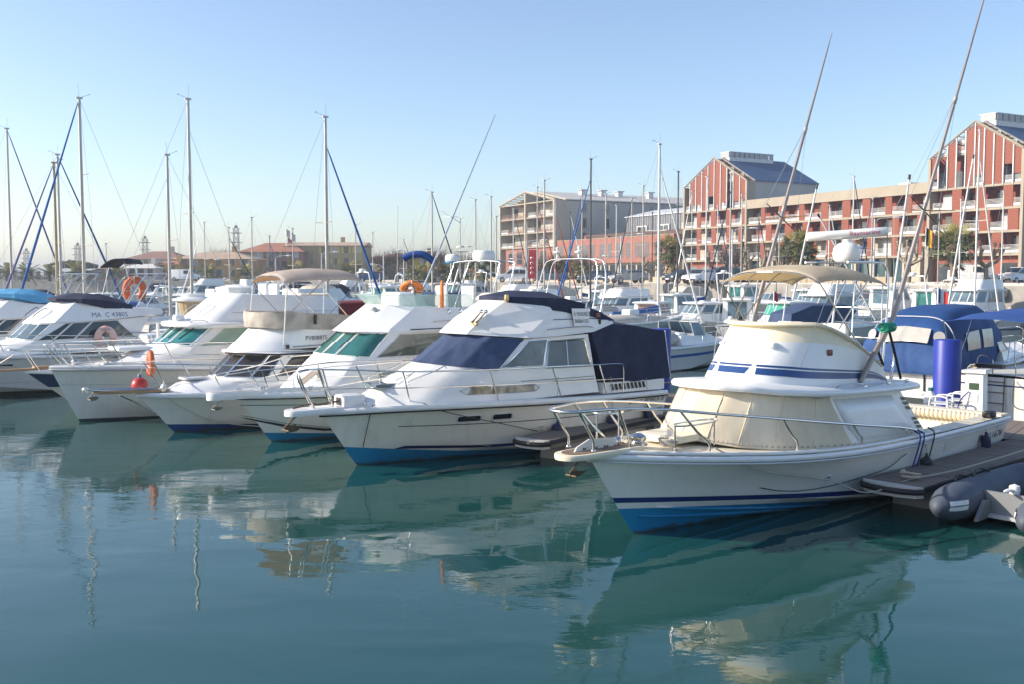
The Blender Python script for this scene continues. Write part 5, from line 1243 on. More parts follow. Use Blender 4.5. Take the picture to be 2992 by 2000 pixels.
def boat_E():
    r = boat('motor_cruiser', 230, 1235, 50, 8.0, 'tall white flybridge cruiser with turquoise glass and covered bridge, beside the red ball buoy', 'boat')
    hm = hull_mat('hull_darkbottom', [(-2, 0, (.012, .035, .09)), (-.10, .022, (.72, .71, .67))], wear=.3)
    h = Hull(8.0, 1.62, .66, [(0, 1.2), (.3, 1.25), (.55, 1.33), (.8, 1.43), (1, 1.45)], full=.45, stern=.94, zc=(.02, .40), flare=1.3, p=2.4, pc=1.85)
    h.build(r, hm); h.rim(r, WHITE, 'gunwale', (.035, .05), .01, out=.0); h.rim(r, GREY, 'rub_strip', (.04, .03), -.05, out=.016)
    h.deck(r, WHITE2, 0, .99, .03, .03, .04)
    pts = [h.at(lerp(8.4, .05, i/20), lerp(1.0, .9, i/20), .003) for i in range(21)]; MB().tube(pts, .006, 4).build('hull_line', GREY, r, 60)
    b0 = [(8.05, 0), (7.6, .5), (6.7, 1.05), (5.8, 1.30), (4.8, 1.40), (3.0, 1.42), (1.0, 1.42), (.98, 0)]
    b1 = [(5.92, 0), (5.85, .5), (5.7, .9), (5.42, 1.2), (4.8, 1.27), (3.0, 1.3), (1.05, 1.3), (1, 0)]; z1 = [1.95, 1.95, 1.92, 1.87, 1.88, 1.9, 1.9, 1.9]
    b2 = [(5.3, 0), (5.25, .5), (5.05, .9), (4.75, 1.12), (4.4, 1.17), (3.0, 1.2), (1.05, 1.2), (1, 0)]; z2 = [2.44]*8
    hs = House([([1.4, 1.4, 1.38, 1.35, 1.32, 1.28, 1.25, 1.25], b0), (z1, b1), (z2, b2)]); hs.build('deckhouse', WHITE, r, 30)
    tq = mat('turquoise_glass', (.03, .20, .21), .05, spec=.7, var=.3, vscale=1.5); tg = mat('pale_green_glass', (.25, .37, .31), .07, spec=.6, var=.2, vscale=1.5)
    for a, b in ((.06, .96), (1.04, 2.75)): hs.window(r, tq, WHITE, 1, a, b, a, b, .06, .92, .04)
    hs.window(r, tg, WHITE, 1, 3.3, 4.6, 3.8, 4.6, .06, .94, .035); hs.window(r, tg, WHITE, 1, 4.7, 5.7, 4.7, 5.7, .06, .94, .035)
    for sd in (1, -1):
        for t in (.7, 1.7): MB().tube([hs.P(1, t, .95, sd)+hs.N(1, t, .95, sd)*.03, hs.P(1, t-.25, .35, sd)+hs.N(1, t, .35, sd)*.02], .012, 5).build('wiper', BLACK, r, 60)
        q = hs.P(0, 4.35, .55, sd); MB().rbox(q, (.62, .10, .2), .09).build('side_port', BLACK, r); MB().tube([q+Vector((.31*cos(a)*1.08, sd*.055, .10*sin(a)*1.15)) for a in [k*pi/8 for k in range(16)]], .018, 5, closed=True).build('port_frame', LGREY, r, 60)
    slab(r, 'brow', WHITE, [(5.72, 0), (5.6, .5), (5.35, .95), (4.95, 1.24), (4.0, 1.34), (2.5, 1.36), (.6, 1.36), (.55, 0)], [2.45, 2.45, 2.44, 2.42, 2.43, 2.45, 2.48, 2.48], .12)
    f0 = [(5.2, 0), (5.1, .5), (4.7, .98), (3.9, 1.14), (2.6, 1.16), (.9, 1.14), (.85, 0)]; y0 = [2.58, 2.58, 2.56, 2.56, 2.58, 2.6, 2.6]
    f1 = [(4.05, 0), (4.02, .5), (3.85, .9), (3.4, 1.05), (2.6, 1.07), (.9, 1.05), (.85, 0)]; y1 = [3.36, 3.35, 3.32, 3.30, 3.29, 3.2, 3.2]
    fb = House([(y0, f0), (y1, f1)], True); fb.build('flybridge', WHITE2, r, 50)
    House([([3.34]*5, [(4.05, 0), (4.0, .42), (3.75, .62), (3.3, .62), (3.2, 0)]), ([3.5]*5, [(4.07, 0), (4.02, .43), (3.76, .64), (3.3, .62), (3.2, 0)]), ([3.58]*5, [(3.65, 0), (3.63, .1), (3.6, .14), (3.5, .1), (3.45, 0)])]).build('console_cover', mat('white_cover', (.72, .72, .70), .8, bump=.01, bscale=5), r, 35)
    for sd in (1, -1):
        fb.panel('fb_groove', GREY, r, 0, 2.4, 5, 2.4, 5, .33, .35, .008, (sd,)); MB().tube([Vector((3.9, sd*1.16, 2.78)), Vector((2.6, sd*1.18, 2.82))], .014, 5).build('fb_hand_rail', STEEL, r, 60)
        MB().tube(spline([Vector((4.95, sd*.5, 2.75)), Vector((4.9, sd*.52, 2.83)), Vector((4.6, sd*.55, 3.02)), Vector((4.5, sd*.55, 2.98))], 4), .012, 5).build('grab_handle', STEEL, r, 60)
        MB().tube(spline([Vector((5.3, sd*.85, 2.56)), Vector((5.2, sd*.86, 2.62)), Vector((4.95, sd*.95, 2.61)), Vector((4.85, sd*1.0, 2.55))], 4), .012, 5).build('brow_handle', STEEL, r, 60)
    rboxp('horn_box', (5.33, .12, 2.66), (.28, .26, .19), .06, WHITE2, r)
    for y in (-.5, .2): rboxp('seat_back', (2.5, y, 3.4), (.12, .55, .4), .06, WHITE, r)
    siderail(r, h, [(1.2, 1.9), (4.4, 2.0), (8, 2.08), (9, 2.08)], [1.5, 2.5, 3.5, 4.5, 5.5, 6.5, 7.3, 8.0, 8.5], [3.0, 4.6, 6.2, 7.4, 8.4], .35, .12, .016, nose=None)
    MB().tube(spline([Vector((8.3, .25, 1.5)), Vector((8.75, .2, 2.0)), Vector((8.8, 0, 2.06)), Vector((8.75, -.2, 2.0)), Vector((8.3, -.25, 1.5))], 4), .013, 6).build('bow_hoop', STEEL, r, 60)
    MB().tube(spline([Vector((8.2, -.2, 1.5)), Vector((7.7, .1, 1.54)), Vector((7.2, .35, 1.62)), Vector((6.7, .25, 1.72))], 5), .014, 5).build('deck_rope', ROPE, r, 60)
    MB().lathe([(.09, 0), (.1, .08), (.06, .14), (0, .16)], (8.05, .0, 1.5), 12).build('windlass', STEEL, r)
    rboxp('sun_cushion', (6.6, -.1, 1.86), (.9, .9, .1), .04, WHITE2, r); boxp('foredeck_hatch', (7.2, 0, 1.70), (.5, .5, .04), GLASSB, r)
    return r, h
E_root, E_hull = boat_E()

def boat_F(pos, a, label, cover, coverlift=0., glass=None, name_text='MA  C 43805', detail=True):
    r = boat('motor_cruiser', pos, None, a, 8.6, label, 'boat')
    hm = hull_mat('hull_greystripe', [(-2, 0, (.60, .64, .66)), (.0, 0, (.055, .04, .04)), (.12, 0, (.70, .70, .68))], wear=.2)
    h = Hull(8.6, 1.6, .8, [(0, 1.15), (.4, 1.2), (.7, 1.28), (1, 1.35)], full=.45, stern=.94, zc=(.0, .42), flare=1.3, p=2.3, pc=1.8)
    h.build(r, hm); h.rim(r, WHITE2, 'gunwale', (.035, .05), .01, out=.0); h.rim(r, GREY, 'rub_strip', (.03, .02), -.05, out=.014); h.deck(r, WHITE2, 0, .99, .03, .03, .04)
    MB().tube([h.at(lerp(8.2, .05, i/20), .42, .003) for i in range(21)], .008, 4).build('hull_line', GREY, r, 60)
    portlight(r, h, 6.1, 5.7, 1.05, .93)
    b0 = [(7.9, 0), (7.4, .5), (6.5, 1.05), (5.6, 1.3), (4.3, 1.4), (2.9, 1.42), (1.4, 1.42), (1.38, 0)]
    b1 = [(5.52, 0), (5.47, .5), (5.3, .95), (5.05, 1.22), (4.3, 1.28), (2.9, 1.3), (1.75, 1.3), (1.7, 0)]; z1 = [1.76, 1.76, 1.75, 1.73, 1.74, 1.76, 1.78, 1.78]
    b2 = [(4.95, 0), (4.9, .5), (4.75, .9), (4.35, 1.12), (3.6, 1.2), (2.4, 1.22), (1.35, 1.22), (1.3, 0)]; z2 = [2.3, 2.3, 2.3, 2.3, 2.33, 2.38, 2.45, 2.45]
    hs = House([([1.3]*8, b0), (z1, b1), (z2, b2)]); hs.build('deckhouse', WHITE2, r, 30)
    g = glass or GLASSB
    for a_, b_ in ((.05, 1.0), (1.06, 2.8)): hs.window(r, g, WHITE, 1, a_, b_, a_, b_, .06, .94, .04)
    for a_, b_, c_, d_ in ((3.08, 3.7, 3.45, 3.7), (3.76, 4.3, 3.76, 4.3), (4.35, 5.85, 4.35, 5.0)): hs.window(r, mat('dark_blue_window', (.035, .05, .06), .05, spec=.7, var=.4, vscale=1.5), WHITE, 1, a_, b_, c_, d_, .05, .95, .03)
    f0 = [(5.05, 0), (4.95, .5), (4.4, 1.18), (3.4, 1.3), (2.2, 1.34), (.9, 1.3), (.85, 0)]; y0 = [2.30, 2.30, 2.31, 2.34, 2.42, 2.55, 2.55]
    f1 = [(4.02, 0), (3.96, .5), (3.66, .95), (3.0, 1.12), (2.2, 1.2), (.9, 1.22), (.85, 0)]; y1 = [3.02, 3.02, 2.97, 2.85, 2.78, 2.70, 2.70]
    fb = House([(y0, f0), (y1, f1)], False); fbo = fb.build('flybridge', WHITE2, r, 30, capbot=True)
    text_cast('registration', name_text, .22, INKB, r, fbo, 3.25, 2.47, 1.15)
    cl = coverlift
    cv = House([([3.0+cl, 3.0+cl, 2.92+cl, 2.75+cl, 2.72+cl, 2.72], [(4.25, 0), (4.15, .55), (3.5, 1.12), (2.8, 1.2), (1.9, 1.22), (1.85, 0)]), ([3.08+cl, 3.08+cl, 3.08+cl, 3.02+cl, 2.85+cl, 2.85], [(4.27, 0), (4.15, .55), (3.5, 1.1), (2.8, 1.17), (1.9, 1.2), (1.85, 0)]), ([3.24+cl]*4+[3.05+cl]*2, [(3.7, 0), (3.6, .3), (3.2, .55), (2.8, .6), (2.2, .6), (2.1, 0)])])
    o = cv.build('flybridge_cover', cover, r, 30); sub_cloth(o, 1, .05, .4)
    if detail:
        for sd in (1, -1): MB().tube(spline([Vector((4.85, sd*.5, 2.48)), Vector((4.8, sd*.5, 2.57)), Vector((4.5, sd*.52, 2.77)), Vector((4.42, sd*.52, 2.73))], 4), .014, 5).build('grab_handle', BLACK, r, 60)
        # arch of tubes at the back of the bridge
        for dx in (0, .35, .7):
            MB().tube(spline([Vector((2.1-dx, 1.1, 2.75)), Vector((1.55-dx, 1.05, 3.6)), Vector((1.3-dx, .95, 3.86)), Vector((1.25-dx, .6, 3.9)), Vector((1.25-dx, -.6, 3.9)), Vector((1.3-dx, -.95, 3.86)), Vector((1.55-dx, -1.05, 3.6)), Vector((2.1-dx, -1.1, 2.75))], 3), .02, 6).build('arch_tube', STEEL, r, 60)
        siderail(r, h, [(1, 1.75), (5, 1.95), (9, 2.0)], [2.0, 3, 4, 5, 6, 7, 8.0, 8.6], [3, 4.6, 6.2, 7.6], .3, .1, .016)
        siderail(r, h, [(.8, 1.9), (3, 1.95)], [1.0, 1.6, 2.2], [1.4], .1, .1, .016)
    return r, h
_f50 = Vector((-sin(radians(50)), -cos(radians(50)), 0))
F_root, F_hull = boat_F(Vector((-12.17, 35.86, 0))+_f50*8.6, 50, 'white cruiser numbered MA C 43805 with long dark side windows and navy bridge cover', NAVY)
G_root, G_hull = boat_F(Vector((-15.6, 38.3, 0))+_f50*8.6, 50, 'white cruiser at the left edge with turquoise canvas over its bridge', TURQ, .12, GLASST, ' ')
def boat_H():
    r = boat('small_cabin_boat', 226, 1190, 50, 5.6, 'small boat with navy top strake and wooden bowsprit squeezed between two white cruisers', 'boat')
    hm = hull_mat('hull_navytop', [(-2, 0, (.62, .60, .55)), (.62, .0, (.012, .03, .10))], wear=.2)
    h = Hull(5.6, 1.15, 1.35, [(0, .8), (.5, .88), (1, 1.08)], full=.4, stern=.85, zc=(.0, .4), flare=1.2, p=2.0, pc=1.7)
    h.build(r, hm); h.rim(r, WHITE2, 'gunwale', (.04, .05), .02, out=.01); h.deck(r, WHITE, 0, .99, .02, .04, .06)
    House([([.9]*5, [(4.6, 0), (4.4, .5), (3.5, .8), (1.8, .85), (1.75, 0)]), ([1.4]*5, [(4.1, 0), (3.9, .42), (3.3, .68), (1.85, .72), (1.8, 0)])]).build('cuddy', WHITE, r, 30, camber=.08)
    for i, y in enumerate((-.06, .06)): boxp('bowsprit_plank', (7.2, y, 1.17), (1.3, .10, .05), TEAK, r)
    rboxp('bow_block', (6.55, 0, 1.19), (.45, .28, .1), .04, TEAK, r)
    anchor(r, (7.75, 0, 1.16), 0, .8); MB().tube([Vector((7.2, 0, 1.25)), Vector((7.75, 0, 1.3)), Vector((7.3, .25, 1.62))], .018, 5).build('anchor_stock', GALV, r, 60)
    siderail(r, h, [(2, 1.5), (5, 1.62), (8, 1.75)], [3, 4, 5, 6, 6.8, 7.2], [3.6, 5.2, 6.4, 7.0], .35, .07, .016, mid=0, nose=(7.4, .2, 1.74))
    MB().lathe([(.05, 0), (.05, 1.0)], (3.3, .3, 1.4), 6).build('cabin_post', WHITE, r)
    return r, h
H_root, H_hull = boat_H()
# ================================================================ boats in the rows behind
def heading(hd):
    if hd == 'L': return atan2(-.643, -.766)
    if hd == 'R': return atan2(.643, .766)
    return radians(hd)
WHITES = (WHITE, WHITE2, OFFW)
def mb(px, py, hd, L, style, label, name='motor_boat', B=None, free=.9, hull=None, cover=None, glass=None, D=None, group='motor boats moored behind the front row', top=None, seed=1, house_h=1.0, stripe=None, rails=True, arch=False):
    rnd = random.Random(seed); c = atz(px, py) if D is None else Vector((atd(px, 808, D).x, D, 0))
    r = empty(name, c, heading(hd)); tag(r, label, 'boat', group); B = B or L*.17+.05
    h = Hull(L*.9, B, L*.1, [(0, free*.86), (.5, free*.92), (1, free*1.12)], full=.42, stern=.93, zc=(.0, .42), flare=1.3, p=2.2, pc=1.75)
    off = -L*.5
    hm = hull if hull else hull_mat('back_hull_%d' % (seed % 3), [(-2, 0, ((.02, .06, .2), (.03, .03, .04), (.015, .14, .3))[seed % 3]), (.06, 0, (.68, .67, .64))], wear=.3)
    r.location = c+Vector((cos(r.rotation_euler.z), sin(r.rotation_euler.z), 0))*off
    h.build(r, hm, 16); h.rim(r, WHITE2, 'gunwale', (.04, .05), 0, n=14); h.deck(r, rnd.choice(WHITES), 0, .99, .03, .02, .05, n=10)
    if stripe: h.stripe('hull_stripe', [(L*.93, free*.72), (.05, free*.6)], [(L*.92, free*.6), (.05, free*.5)], stripe, r, n=10); h.stripe('hull_stripe', [(L*.93, free*.72), (.05, free*.6)], [(L*.92, free*.6), (.05, free*.5)], stripe, r, n=10, side=-1)
    g = glass or GLASSB; cm = cover or BLUEC; z0 = free*.95
    w = B*.78
    if style in ('cuddy', 'pilot', 'fly', 'canopy'):
        x1 = L*.88; x2 = L*.60
        House([([z0]*5, [(x1, 0), (x1*.97, w*.4), (x2+.6, w*.9), (x2*.6, w), (x2*.58, 0)]), ([z0+.42*house_h]*5, [(x2+.55, 0), (x2+.5, w*.4), (x2+.2, w*.85), (x2*.6, w*.92), (x2*.58, 0)])]).build('cuddy', WHITE2, r, 30)
    if style in ('pilot', 'fly'):
        xa = L*.62; xb = L*.24 if style == 'fly' else L*.33; hh = 1.1*house_h; zb = z0+.4*house_h
        hs = House([([z0]*6, [(xa+.3, 0), (xa+.25, w*.5), (xa, w*.92), (xa*.8, w), (xb, w), (xb-.02, 0)]), ([zb]*6, [(xa+.2, 0), (xa+.15, w*.5), (xa-.05, w*.9), (xa*.8, w*.97), (xb, w*.97), (xb-.02, 0)]), ([zb+hh*.62]*6, [(xa-.3, 0), (xa-.35, w*.48), (xa-.5, w*.84), (xa*.72, w*.88), (xb, w*.88), (xb-.02, 0)])])
        hs.build('deckhouse', WHITE2, r, 30)
        for a, b in ((.06, .95), (1.05, 1.95), (2.1, 2.95), (3.1, 3.9)): hs.window(r, g, LGREY, 1, a, b, a, b, .08, .92, .03)
        boxp('aft_window', (xb-.04, 0, zb+hh*.2), (.03, w*1.2, hh*.7), g, r)
        slab(r, 'roof', WHITE2, [(xa+.05, 0), (xa, w*.55), (xa-.2, w*.95), (xb, w*1.0), (xb-.35, w*.9), (xb-.4, 0)], [zb+hh*.62]*6, .09)
        zt = zb+hh*.62+.1
        if style == 'fly':
            f = House([([zt]*5, [(xa-.4, 0), (xa-.5, w*.5), (xa-.9, w*.85), (xb, w*.9), (xb-.02, 0)]), ([zt+.6]*5, [(xa-1.0, 0), (xa-1.05, w*.45), (xa-1.3, w*.75), (xb, w*.8), (xb-.02, 0)])], True); f.build('flybridge', WHITE2, r, 40)
            if cover: MB().ell((lerp(xa, xb, .55), 0, zt+.58), ((xa-xb)*.30, w*.72, .28), 12, 6).build('bridge_cover', cm, r, 60)
            for s_ in (1, -1): MB().tube([f.P(0, t, 1, s_)+Vector((0, 0, .25)) for t in (0, .6, 1.2, 2, 3)], .015, 5).build('bridge_rail', STEEL, r, 60)
        else:
            MB().tube([Vector((xb+.4, w*.6, zt)), Vector((xb+.4, w*.6, zt+.9))], .015, 5).build('aerial', WHITE, r, 60); rboxp('roof_hatch', (lerp(xa, xb, .5), 0, zt+.06), (.5, .5, .08), .03, GREY, r)
            if cover:
                o = canopy(r, [(xb, zt-.1), (L*.05, zt-.35), (L*.02, z0+.1), (xb, z0+.1)], w, w*.88, cm, 'aft_canopy', .06, (z0, zt))
    elif style in ('cuddy', 'canopy'):
        xa = L*.62; ws = House([([z0+.4*house_h]*4, [(xa+.15, 0), (xa+.05, w*.5), (xa-.4, w*.88), (xa-1.2, w*.92)]), ([z0+.95*house_h]*4, [(xa-.35, 0), (xa-.4, w*.45), (xa-.7, w*.78), (xa-1.3, w*.82)])])
        for a, b in ((0.02, .98), (1.05, 1.95), (2.05, 2.95)): ws.window(r, g, LGREY, 0, a, b, a, b, .03, .97, .035)
        boxp('cockpit_floor', (L*.25, 0, z0*.6), (L*.45, w*1.6, .04), OFFW, r)
        if style == 'canopy':
            zt = z0+1.25*house_h
            o = canopy(r, [(xa-.25, z0+.9*house_h), (xa-.9, zt), (L*.2, zt-.03), (L*.02, zt-.45), (0.0, z0+.02), (xa-1.0, z0+.15)], w*1.05, w*.86, cm, 'canopy', .1, (z0, zt)); sub_cloth(o, 2, .05, .5)
        else:
            for y in (-.4, .4): rboxp('seat', (L*.4, y*w*1.4, z0+.25), (.5, .5, .6), .12, WHITE, r)
            if cover: MB().ell((L*.3, 0, z0+.25), (L*.26, w*.9, .4), 14, 6).build('cockpit_cover', cm, r, 60)
    elif style == 'open':
        boxp('cockpit_floor', (L*.45, 0, z0*.55), (L*.75, w*1.5, .04), OFFW, r); rboxp('console', (L*.45, 0, z0+.2), (.7, .7, .9), .1, WHITE, r)
        if cover: MB().ell((L*.45, 0, z0-.02), (L*.46, w*.98, .42), 16, 7).build('boat_cover', cm, r, 60)
    # outboard
    if top == 'outboard':
        for y in (-.28, .28):
            e = MB(); e.rbox((-.32, y, free+.28), (.46, .3, .5), .1); e.box((-.34, y, free-.35), (.16, .12, .9)); e.build('outboard', rnd.choice((WHITE2, DARK)), r, 40)
    if arch:
        za = z0+1.9*house_h
        MB().tube(spline([Vector((L*.22, w*.95, z0)), Vector((L*.17, w*.9, za-.3)), Vector((L*.16, w*.7, za)), Vector((L*.16, -w*.7, za)), Vector((L*.17, -w*.9, za-.3)), Vector((L*.22, -w*.95, z0))], 3), .05, 7).build('arch', WHITE2, r, 60)
        MB().lathe([(.24, 0), (.26, .05), (.26, .16), (.2, .22), (0, .23)], (L*.16, 0, za+.04), 14).build('radar_dome', WHITE2, r)
    if rails: h.rail(r, .5, .97, .5, (.52, .62, .72, .82, .92), mid=False, inset=.08, r=.014)
    return r
CLR = {'blue': BLUEC, 'navy': NAVY, 'mid': BLUEM, 'white': WHITE, 'red': mat('faded_red_cover', (.32, .06, .06), .8), 'none': None, 'beige': BEIGEC, 'dark': mat('dark_furl', (.03, .03, .04), .8), 'purple': mat('purple_furl', (.16, .15, .30), .8), 'green': mat('green_cover', (.03, .20, .10), .8)}
def sailboat(px, ytop, D, hd, label, furl='none', cover='blue', mastm=None, L=8.5, rad=.075, ybase=None, lean=0., seed=0, hullm=None, spread=1, vane=True):
    rnd = random.Random(seed*13+int(px)); m_ = mastm or ALU
    b = Vector((atd(px, 808, D).x, D, 0)); ztop = atd(px, ytop, D).z; an = heading(hd); f = Vector((cos(an), sin(an), 0))
    r = empty('sailing_yacht', b-f*L*.55, an); tag(r, label, 'sailing yacht', 'sailing yachts moored in the harbour')
    h = Hull(L*.88, L*.16, L*.12, [(0, .75), (.4, .78), (1, 1.0)], full=.45, stern=.7, chine=.8, zc=(-.1, .3), flare=1.0, p=1.9, pc=1.8)
    h.build(r, hullm or hull_mat('yacht_hull_%d' % (seed % 3), [(-2, 0, ((.02, .05, .2), (.25, .03, .03), (.02, .02, .03))[seed % 3]), (.05, 0, (.70, .69, .66)), (.12, 0, ((.03, .06, .25), (.3, .03, .03), (.03, .05, .12))[seed % 3]), (.2, 0, (.70, .69, .66))], wear=.2), 14)
    h.deck(r, OFFW, 0, .99, .02, .02, .06, n=8); h.rim(r, TEAK if seed % 4 == 0 else WHITE2, 'toe_rail', (.025, .03), .02, n=14)
    w = L*.1
    cb = House([([.8]*5, [(L*.76, 0), (L*.72, w*.6), (L*.5, w), (L*.28, w), (L*.27, 0)]), ([1.2]*5, [(L*.66, 0), (L*.63, w*.5), (L*.48, w*.82), (L*.28, w*.85), (L*.27, 0)])]); cb.build('coachroof', WHITE, r, 35, camber=.06)
    for s_ in (1, -1): cb.panel('cabin_window', GLASS, r, 0, 1.3, 2.7, 1.3, 2.7, .3, .75, .01, (s_,))
    mx = L*.55; T = Vector((mx+lean, 0, ztop)); Bm = Vector((mx, 0, 1.1))
    mt = MB().tube([Bm, Bm.lerp(T, .5), T], [rad, rad, rad*.82], 8).build('mast', m_, r, 60)
    boxp('masthead', T+Vector((0, 0, .03)), (.28, .10, .08), m_, mt)
    if vane:
        MB().tube([T+Vector((0, 0, .05)), T+Vector((.05, 0, .65))], .008, 4).build('aerial', WIRE, mt, 60)
        v = MB(); v.tube([T+Vector((-.1, 0, .08)), T+Vector((-.42, .1, .2))], .007, 4); v.tube([T+Vector((-.42, .02, .22)), T+Vector((-.42, .2, .2))], .012, 4); v.build('wind_vane', DARK, mt, 60)
    H_ = ztop-1.1
    for k in range(spread):
        q = Bm.lerp(T, (.52 if spread == 1 else (.38, .68)[k])); sw = .75 if k == 0 else .55
        for s_ in (1, -1): MB().tube([q, q+Vector((-.15, s_*sw, .03))], .02, 5).build('spreader', m_, mt, 60)
    q = Bm.lerp(T, .52)+Vector((-.15, 0, .03))
    for s_ in (1, -1):
        MB().tube([T, q+Vector((0, s_*.75, 0)), Vector((mx-.2, s_*L*.15, .8))], .007, 4).build('shroud', WIRE, r, 60)
        MB().tube([Bm.lerp(T, .5), Vector((mx+.3, s_*L*.15, .8))], .006, 4).build('lower_shroud', WIRE, r, 60)
    MB().tube([T, Vector((0.05, 0, .8))], .007, 4).build('backstay', WIRE, r, 60)
    ft = T if rnd.random() < .6 else Bm.lerp(T, .88); fb = Vector((L*.97, 0, 1.05))
    fm = CLR.get(furl)
    if fm: MB().tube([fb, fb.lerp(ft, .06), fb.lerp(ft, .5), fb.lerp(ft, .93), ft], [.03, .066, .056, .034, .012], 7).build('furled_sail', fm, r, 60)
    else: MB().tube([fb, ft], .008, 4).build('forestay', WIRE, r, 60)
    g = Vector((mx-.1, 0, 1.75)); e = Vector((mx-L*.42, 0, 1.7))
    MB().tube([g, e], .05, 6).build('boom', m_, r, 60)
    cm = CLR.get(cover)
    if cm:
        rings = []
        for k in range(9):
            t = k/8; p = g.lerp(e, t*.97); hh = lerp(.42, .13, t**.6); ww = lerp(.15, .09, t)
            rings.append([p+Vector((0, ww*cos(a), hh*.4+hh*.6*sin(a))) for a in [2*pi*i/8 for i in range(8)]])
        MB().loft(rings).build('sail_cover', cm, r, 50)
    h.rail(r, .86, .985, .55, (.88, .95), mid=False, inset=.05, r=.012); 
    for s_ in (1, -1):
        for u in (.1, .3, .5, .7): MB().tube([h.sp(u, .06, .03, s_), h.sp(u, .06, .6, s_)], .011, 4).build('stanchion', STEEL, r, 60)
        MB().tube([h.sp(u, .06, .58, s_) for u in (.02, .1, .3, .5, .7, .86)], .006, 4).build('guard_wire', WIRE, r, 60)
    return r
YACHTS = [  # px, ytop, D, heading, label, furl, cover, mast, spread
 (34, 376, 62, 'R', 'yacht with the leftmost tall mast at the edge of the picture', 'purple', 'blue', ALU, 1),
 (167, 476, 52, 'L', 'yacht with the shorter of the twin masts at the left and a purple furled sail', 'purple', 'beige', mat('ochre_mast', (.42, .33, .18), .5), 1),
 (178, 452, 56, 'R', 'yacht with the taller twin mast at the left and dark blue furled sail', 'blue', 'navy', ALU, 1),
 (246, 287, 46, 'L', 'yacht with a very tall mast at the left and a long blue furled sail', 'mid', 'none', ALU, 2),
 (496, 453, 49, 'L', 'yacht with a bare mast rising beside the beige canvas drum', 'none', 'none', ALU, 1),
 (560, 290, 46, 'R', 'yacht with the tallest bare mast left of the ochre house', 'none', 'white', ALU, 1),
 (671, 665, 95, 'R', 'yacht with a short mast in front of the ochre house', 'dark', 'none', ALU, 1),
 (738, 636, 92, 'L', 'yacht with a slim mast at the right end of the ochre house', 'none', 'none', ALU, 1),
 (312, 712, 110, 'L', 'yacht with a small far mast beside the umbrella pine', 'none', 'none', ALU, 1),
 (857, 668, 95, 'R', 'yacht with a small mast and pennant in front of the brown red house', 'none', 'none', ALU, 1),
 (956, 342, 46, 'R', 'yacht with a tall mast and bright blue furled sail left of centre', 'mid', 'none', ALU, 1),
 (1040, 658, 90, 'L', 'yacht with a thin mast touching the bright blue furled sail', 'none', 'white', ALU, 1),
 (1263, 562, 74, 'R', 'yacht with a mast and dark furled sail beside the crossed outrigger', 'dark', 'none', ALU, 1),
 (1390, 584, 82, 'R', 'yacht with the left one of three slim masts left of the beige house', 'none', 'blue', ALU, 1),
 (1435, 575, 80, 'R', 'yacht with the middle one of three slim masts left of the beige house', 'none', 'white', ALU, 1),
 (1450, 633, 84, 'L', 'yacht with the right and shortest of three slim masts left of the beige house', 'none', 'none', ALU, 1),
 (1570, 547, 88, 'R', 'yacht with a mast in front of the balconies of the beige house', 'red', 'none', ALU, 1),
 (1590, 528, 76, 'L', 'yacht with a thick mast in the middle of the beige house', 'none', 'white', ALU, 1),
 (1622, 584, 92, 'R', 'yacht with dark red furled sail at the corner of the beige house', 'red', 'none', ALU, 1),
 (1725, 465, 72, 'L', 'yacht with a black mast in front of the shaded side of the beige house', 'mid', 'none', ALUD, 1),
 (1769, 567, 90, 'L', 'yacht with a mast in front of the salmon block at its left end', 'none', 'none', ALU, 1),
 (1878, 543, 86, 'R', 'yacht with a mast in front of the salmon block near its middle', 'none', 'blue', ALU, 1),
 (1924, 422, 58, 'R', 'yacht with a tall white mast and a bright blue boom cover', 'white', 'mid', ALUW, 1),
 (1979, 502, 80, 'R', 'yacht with a dark mast beside the tall palm', 'none', 'none', ALUD, 1),
 (2062, 516, 84, 'R', 'yacht with a mast rising before the left half of the middle gable', 'none', 'blue', ALUW, 1),
 (2132, 506, 82, 'L', 'yacht with a mast rising before the right half of the middle gable', 'navy', 'none', ALU, 1),
 (2489, 516, 88, 'R', 'yacht with a mast and dark furled sail in front of the long red wing', 'dark', 'none', ALUW, 1),
 (2850, 381, 66, 'R', 'yacht with a tall pale mast in front of the right gable', 'white', 'none', ALUW, 1),
 (2802, 584, 84, 'L', 'yacht with a thin mast beside the palm at the right', 'none', 'none', ALUW, 1),
]
for i, (px, yt, D, hd, lb, fu, co, mm_, sp_) in enumerate(YACHTS): sailboat(px, yt, D, hd, lb, fu, co, mm_, L=random.Random(i).uniform(7.5, 9.5), rad=.062+.0004*(90-D), seed=i, spread=sp_)
# ---- motor boats one can tell apart
mb(1985, 1075, 'R', 7.6, 'cuddy', 'white speedboat with blue hull stripes and its bow to the right beside the blue pile', free=1.05, stripe=BLUEM, seed=1, glass=GLASSB, cover=GREYC)
mb(2050, 985, 205, 8.0, 'pilot', 'white cabin boat with wraparound windscreen facing left in the second row', free=1.15, seed=2, glass=GLASSB, house_h=.95)
mb(1910, 968, 60, 7.5, 'pilot', 'cream cabin boat with brown arched doors at its stern', free=.9, seed=3, glass=mat('brown_curtain', (.30, .17, .15), .4), house_h=1.05)
mb(2155, 985, 75, 6.8, 'pilot', 'white pilothouse boat with its stern to the camera and twin outboards', free=.95, seed=4, glass=GLASSB, house_h=1.35, top='outboard')
mb(2290, 1000, 215, 7.2, 'pilot', 'white boat with green tinted cabin windows behind the sport fishing boat', free=1.1, seed=5, glass=mat('green_glass', (.06, .33, .24), .06, spec=.7), house_h=1.15)
mb(2440, 1010, 20, 7.4, 'canopy', 'white boat under a navy canvas seen over the flybridge of the sport fishing boat', free=1.15, seed=6, cover=NAVYL, house_h=.95)
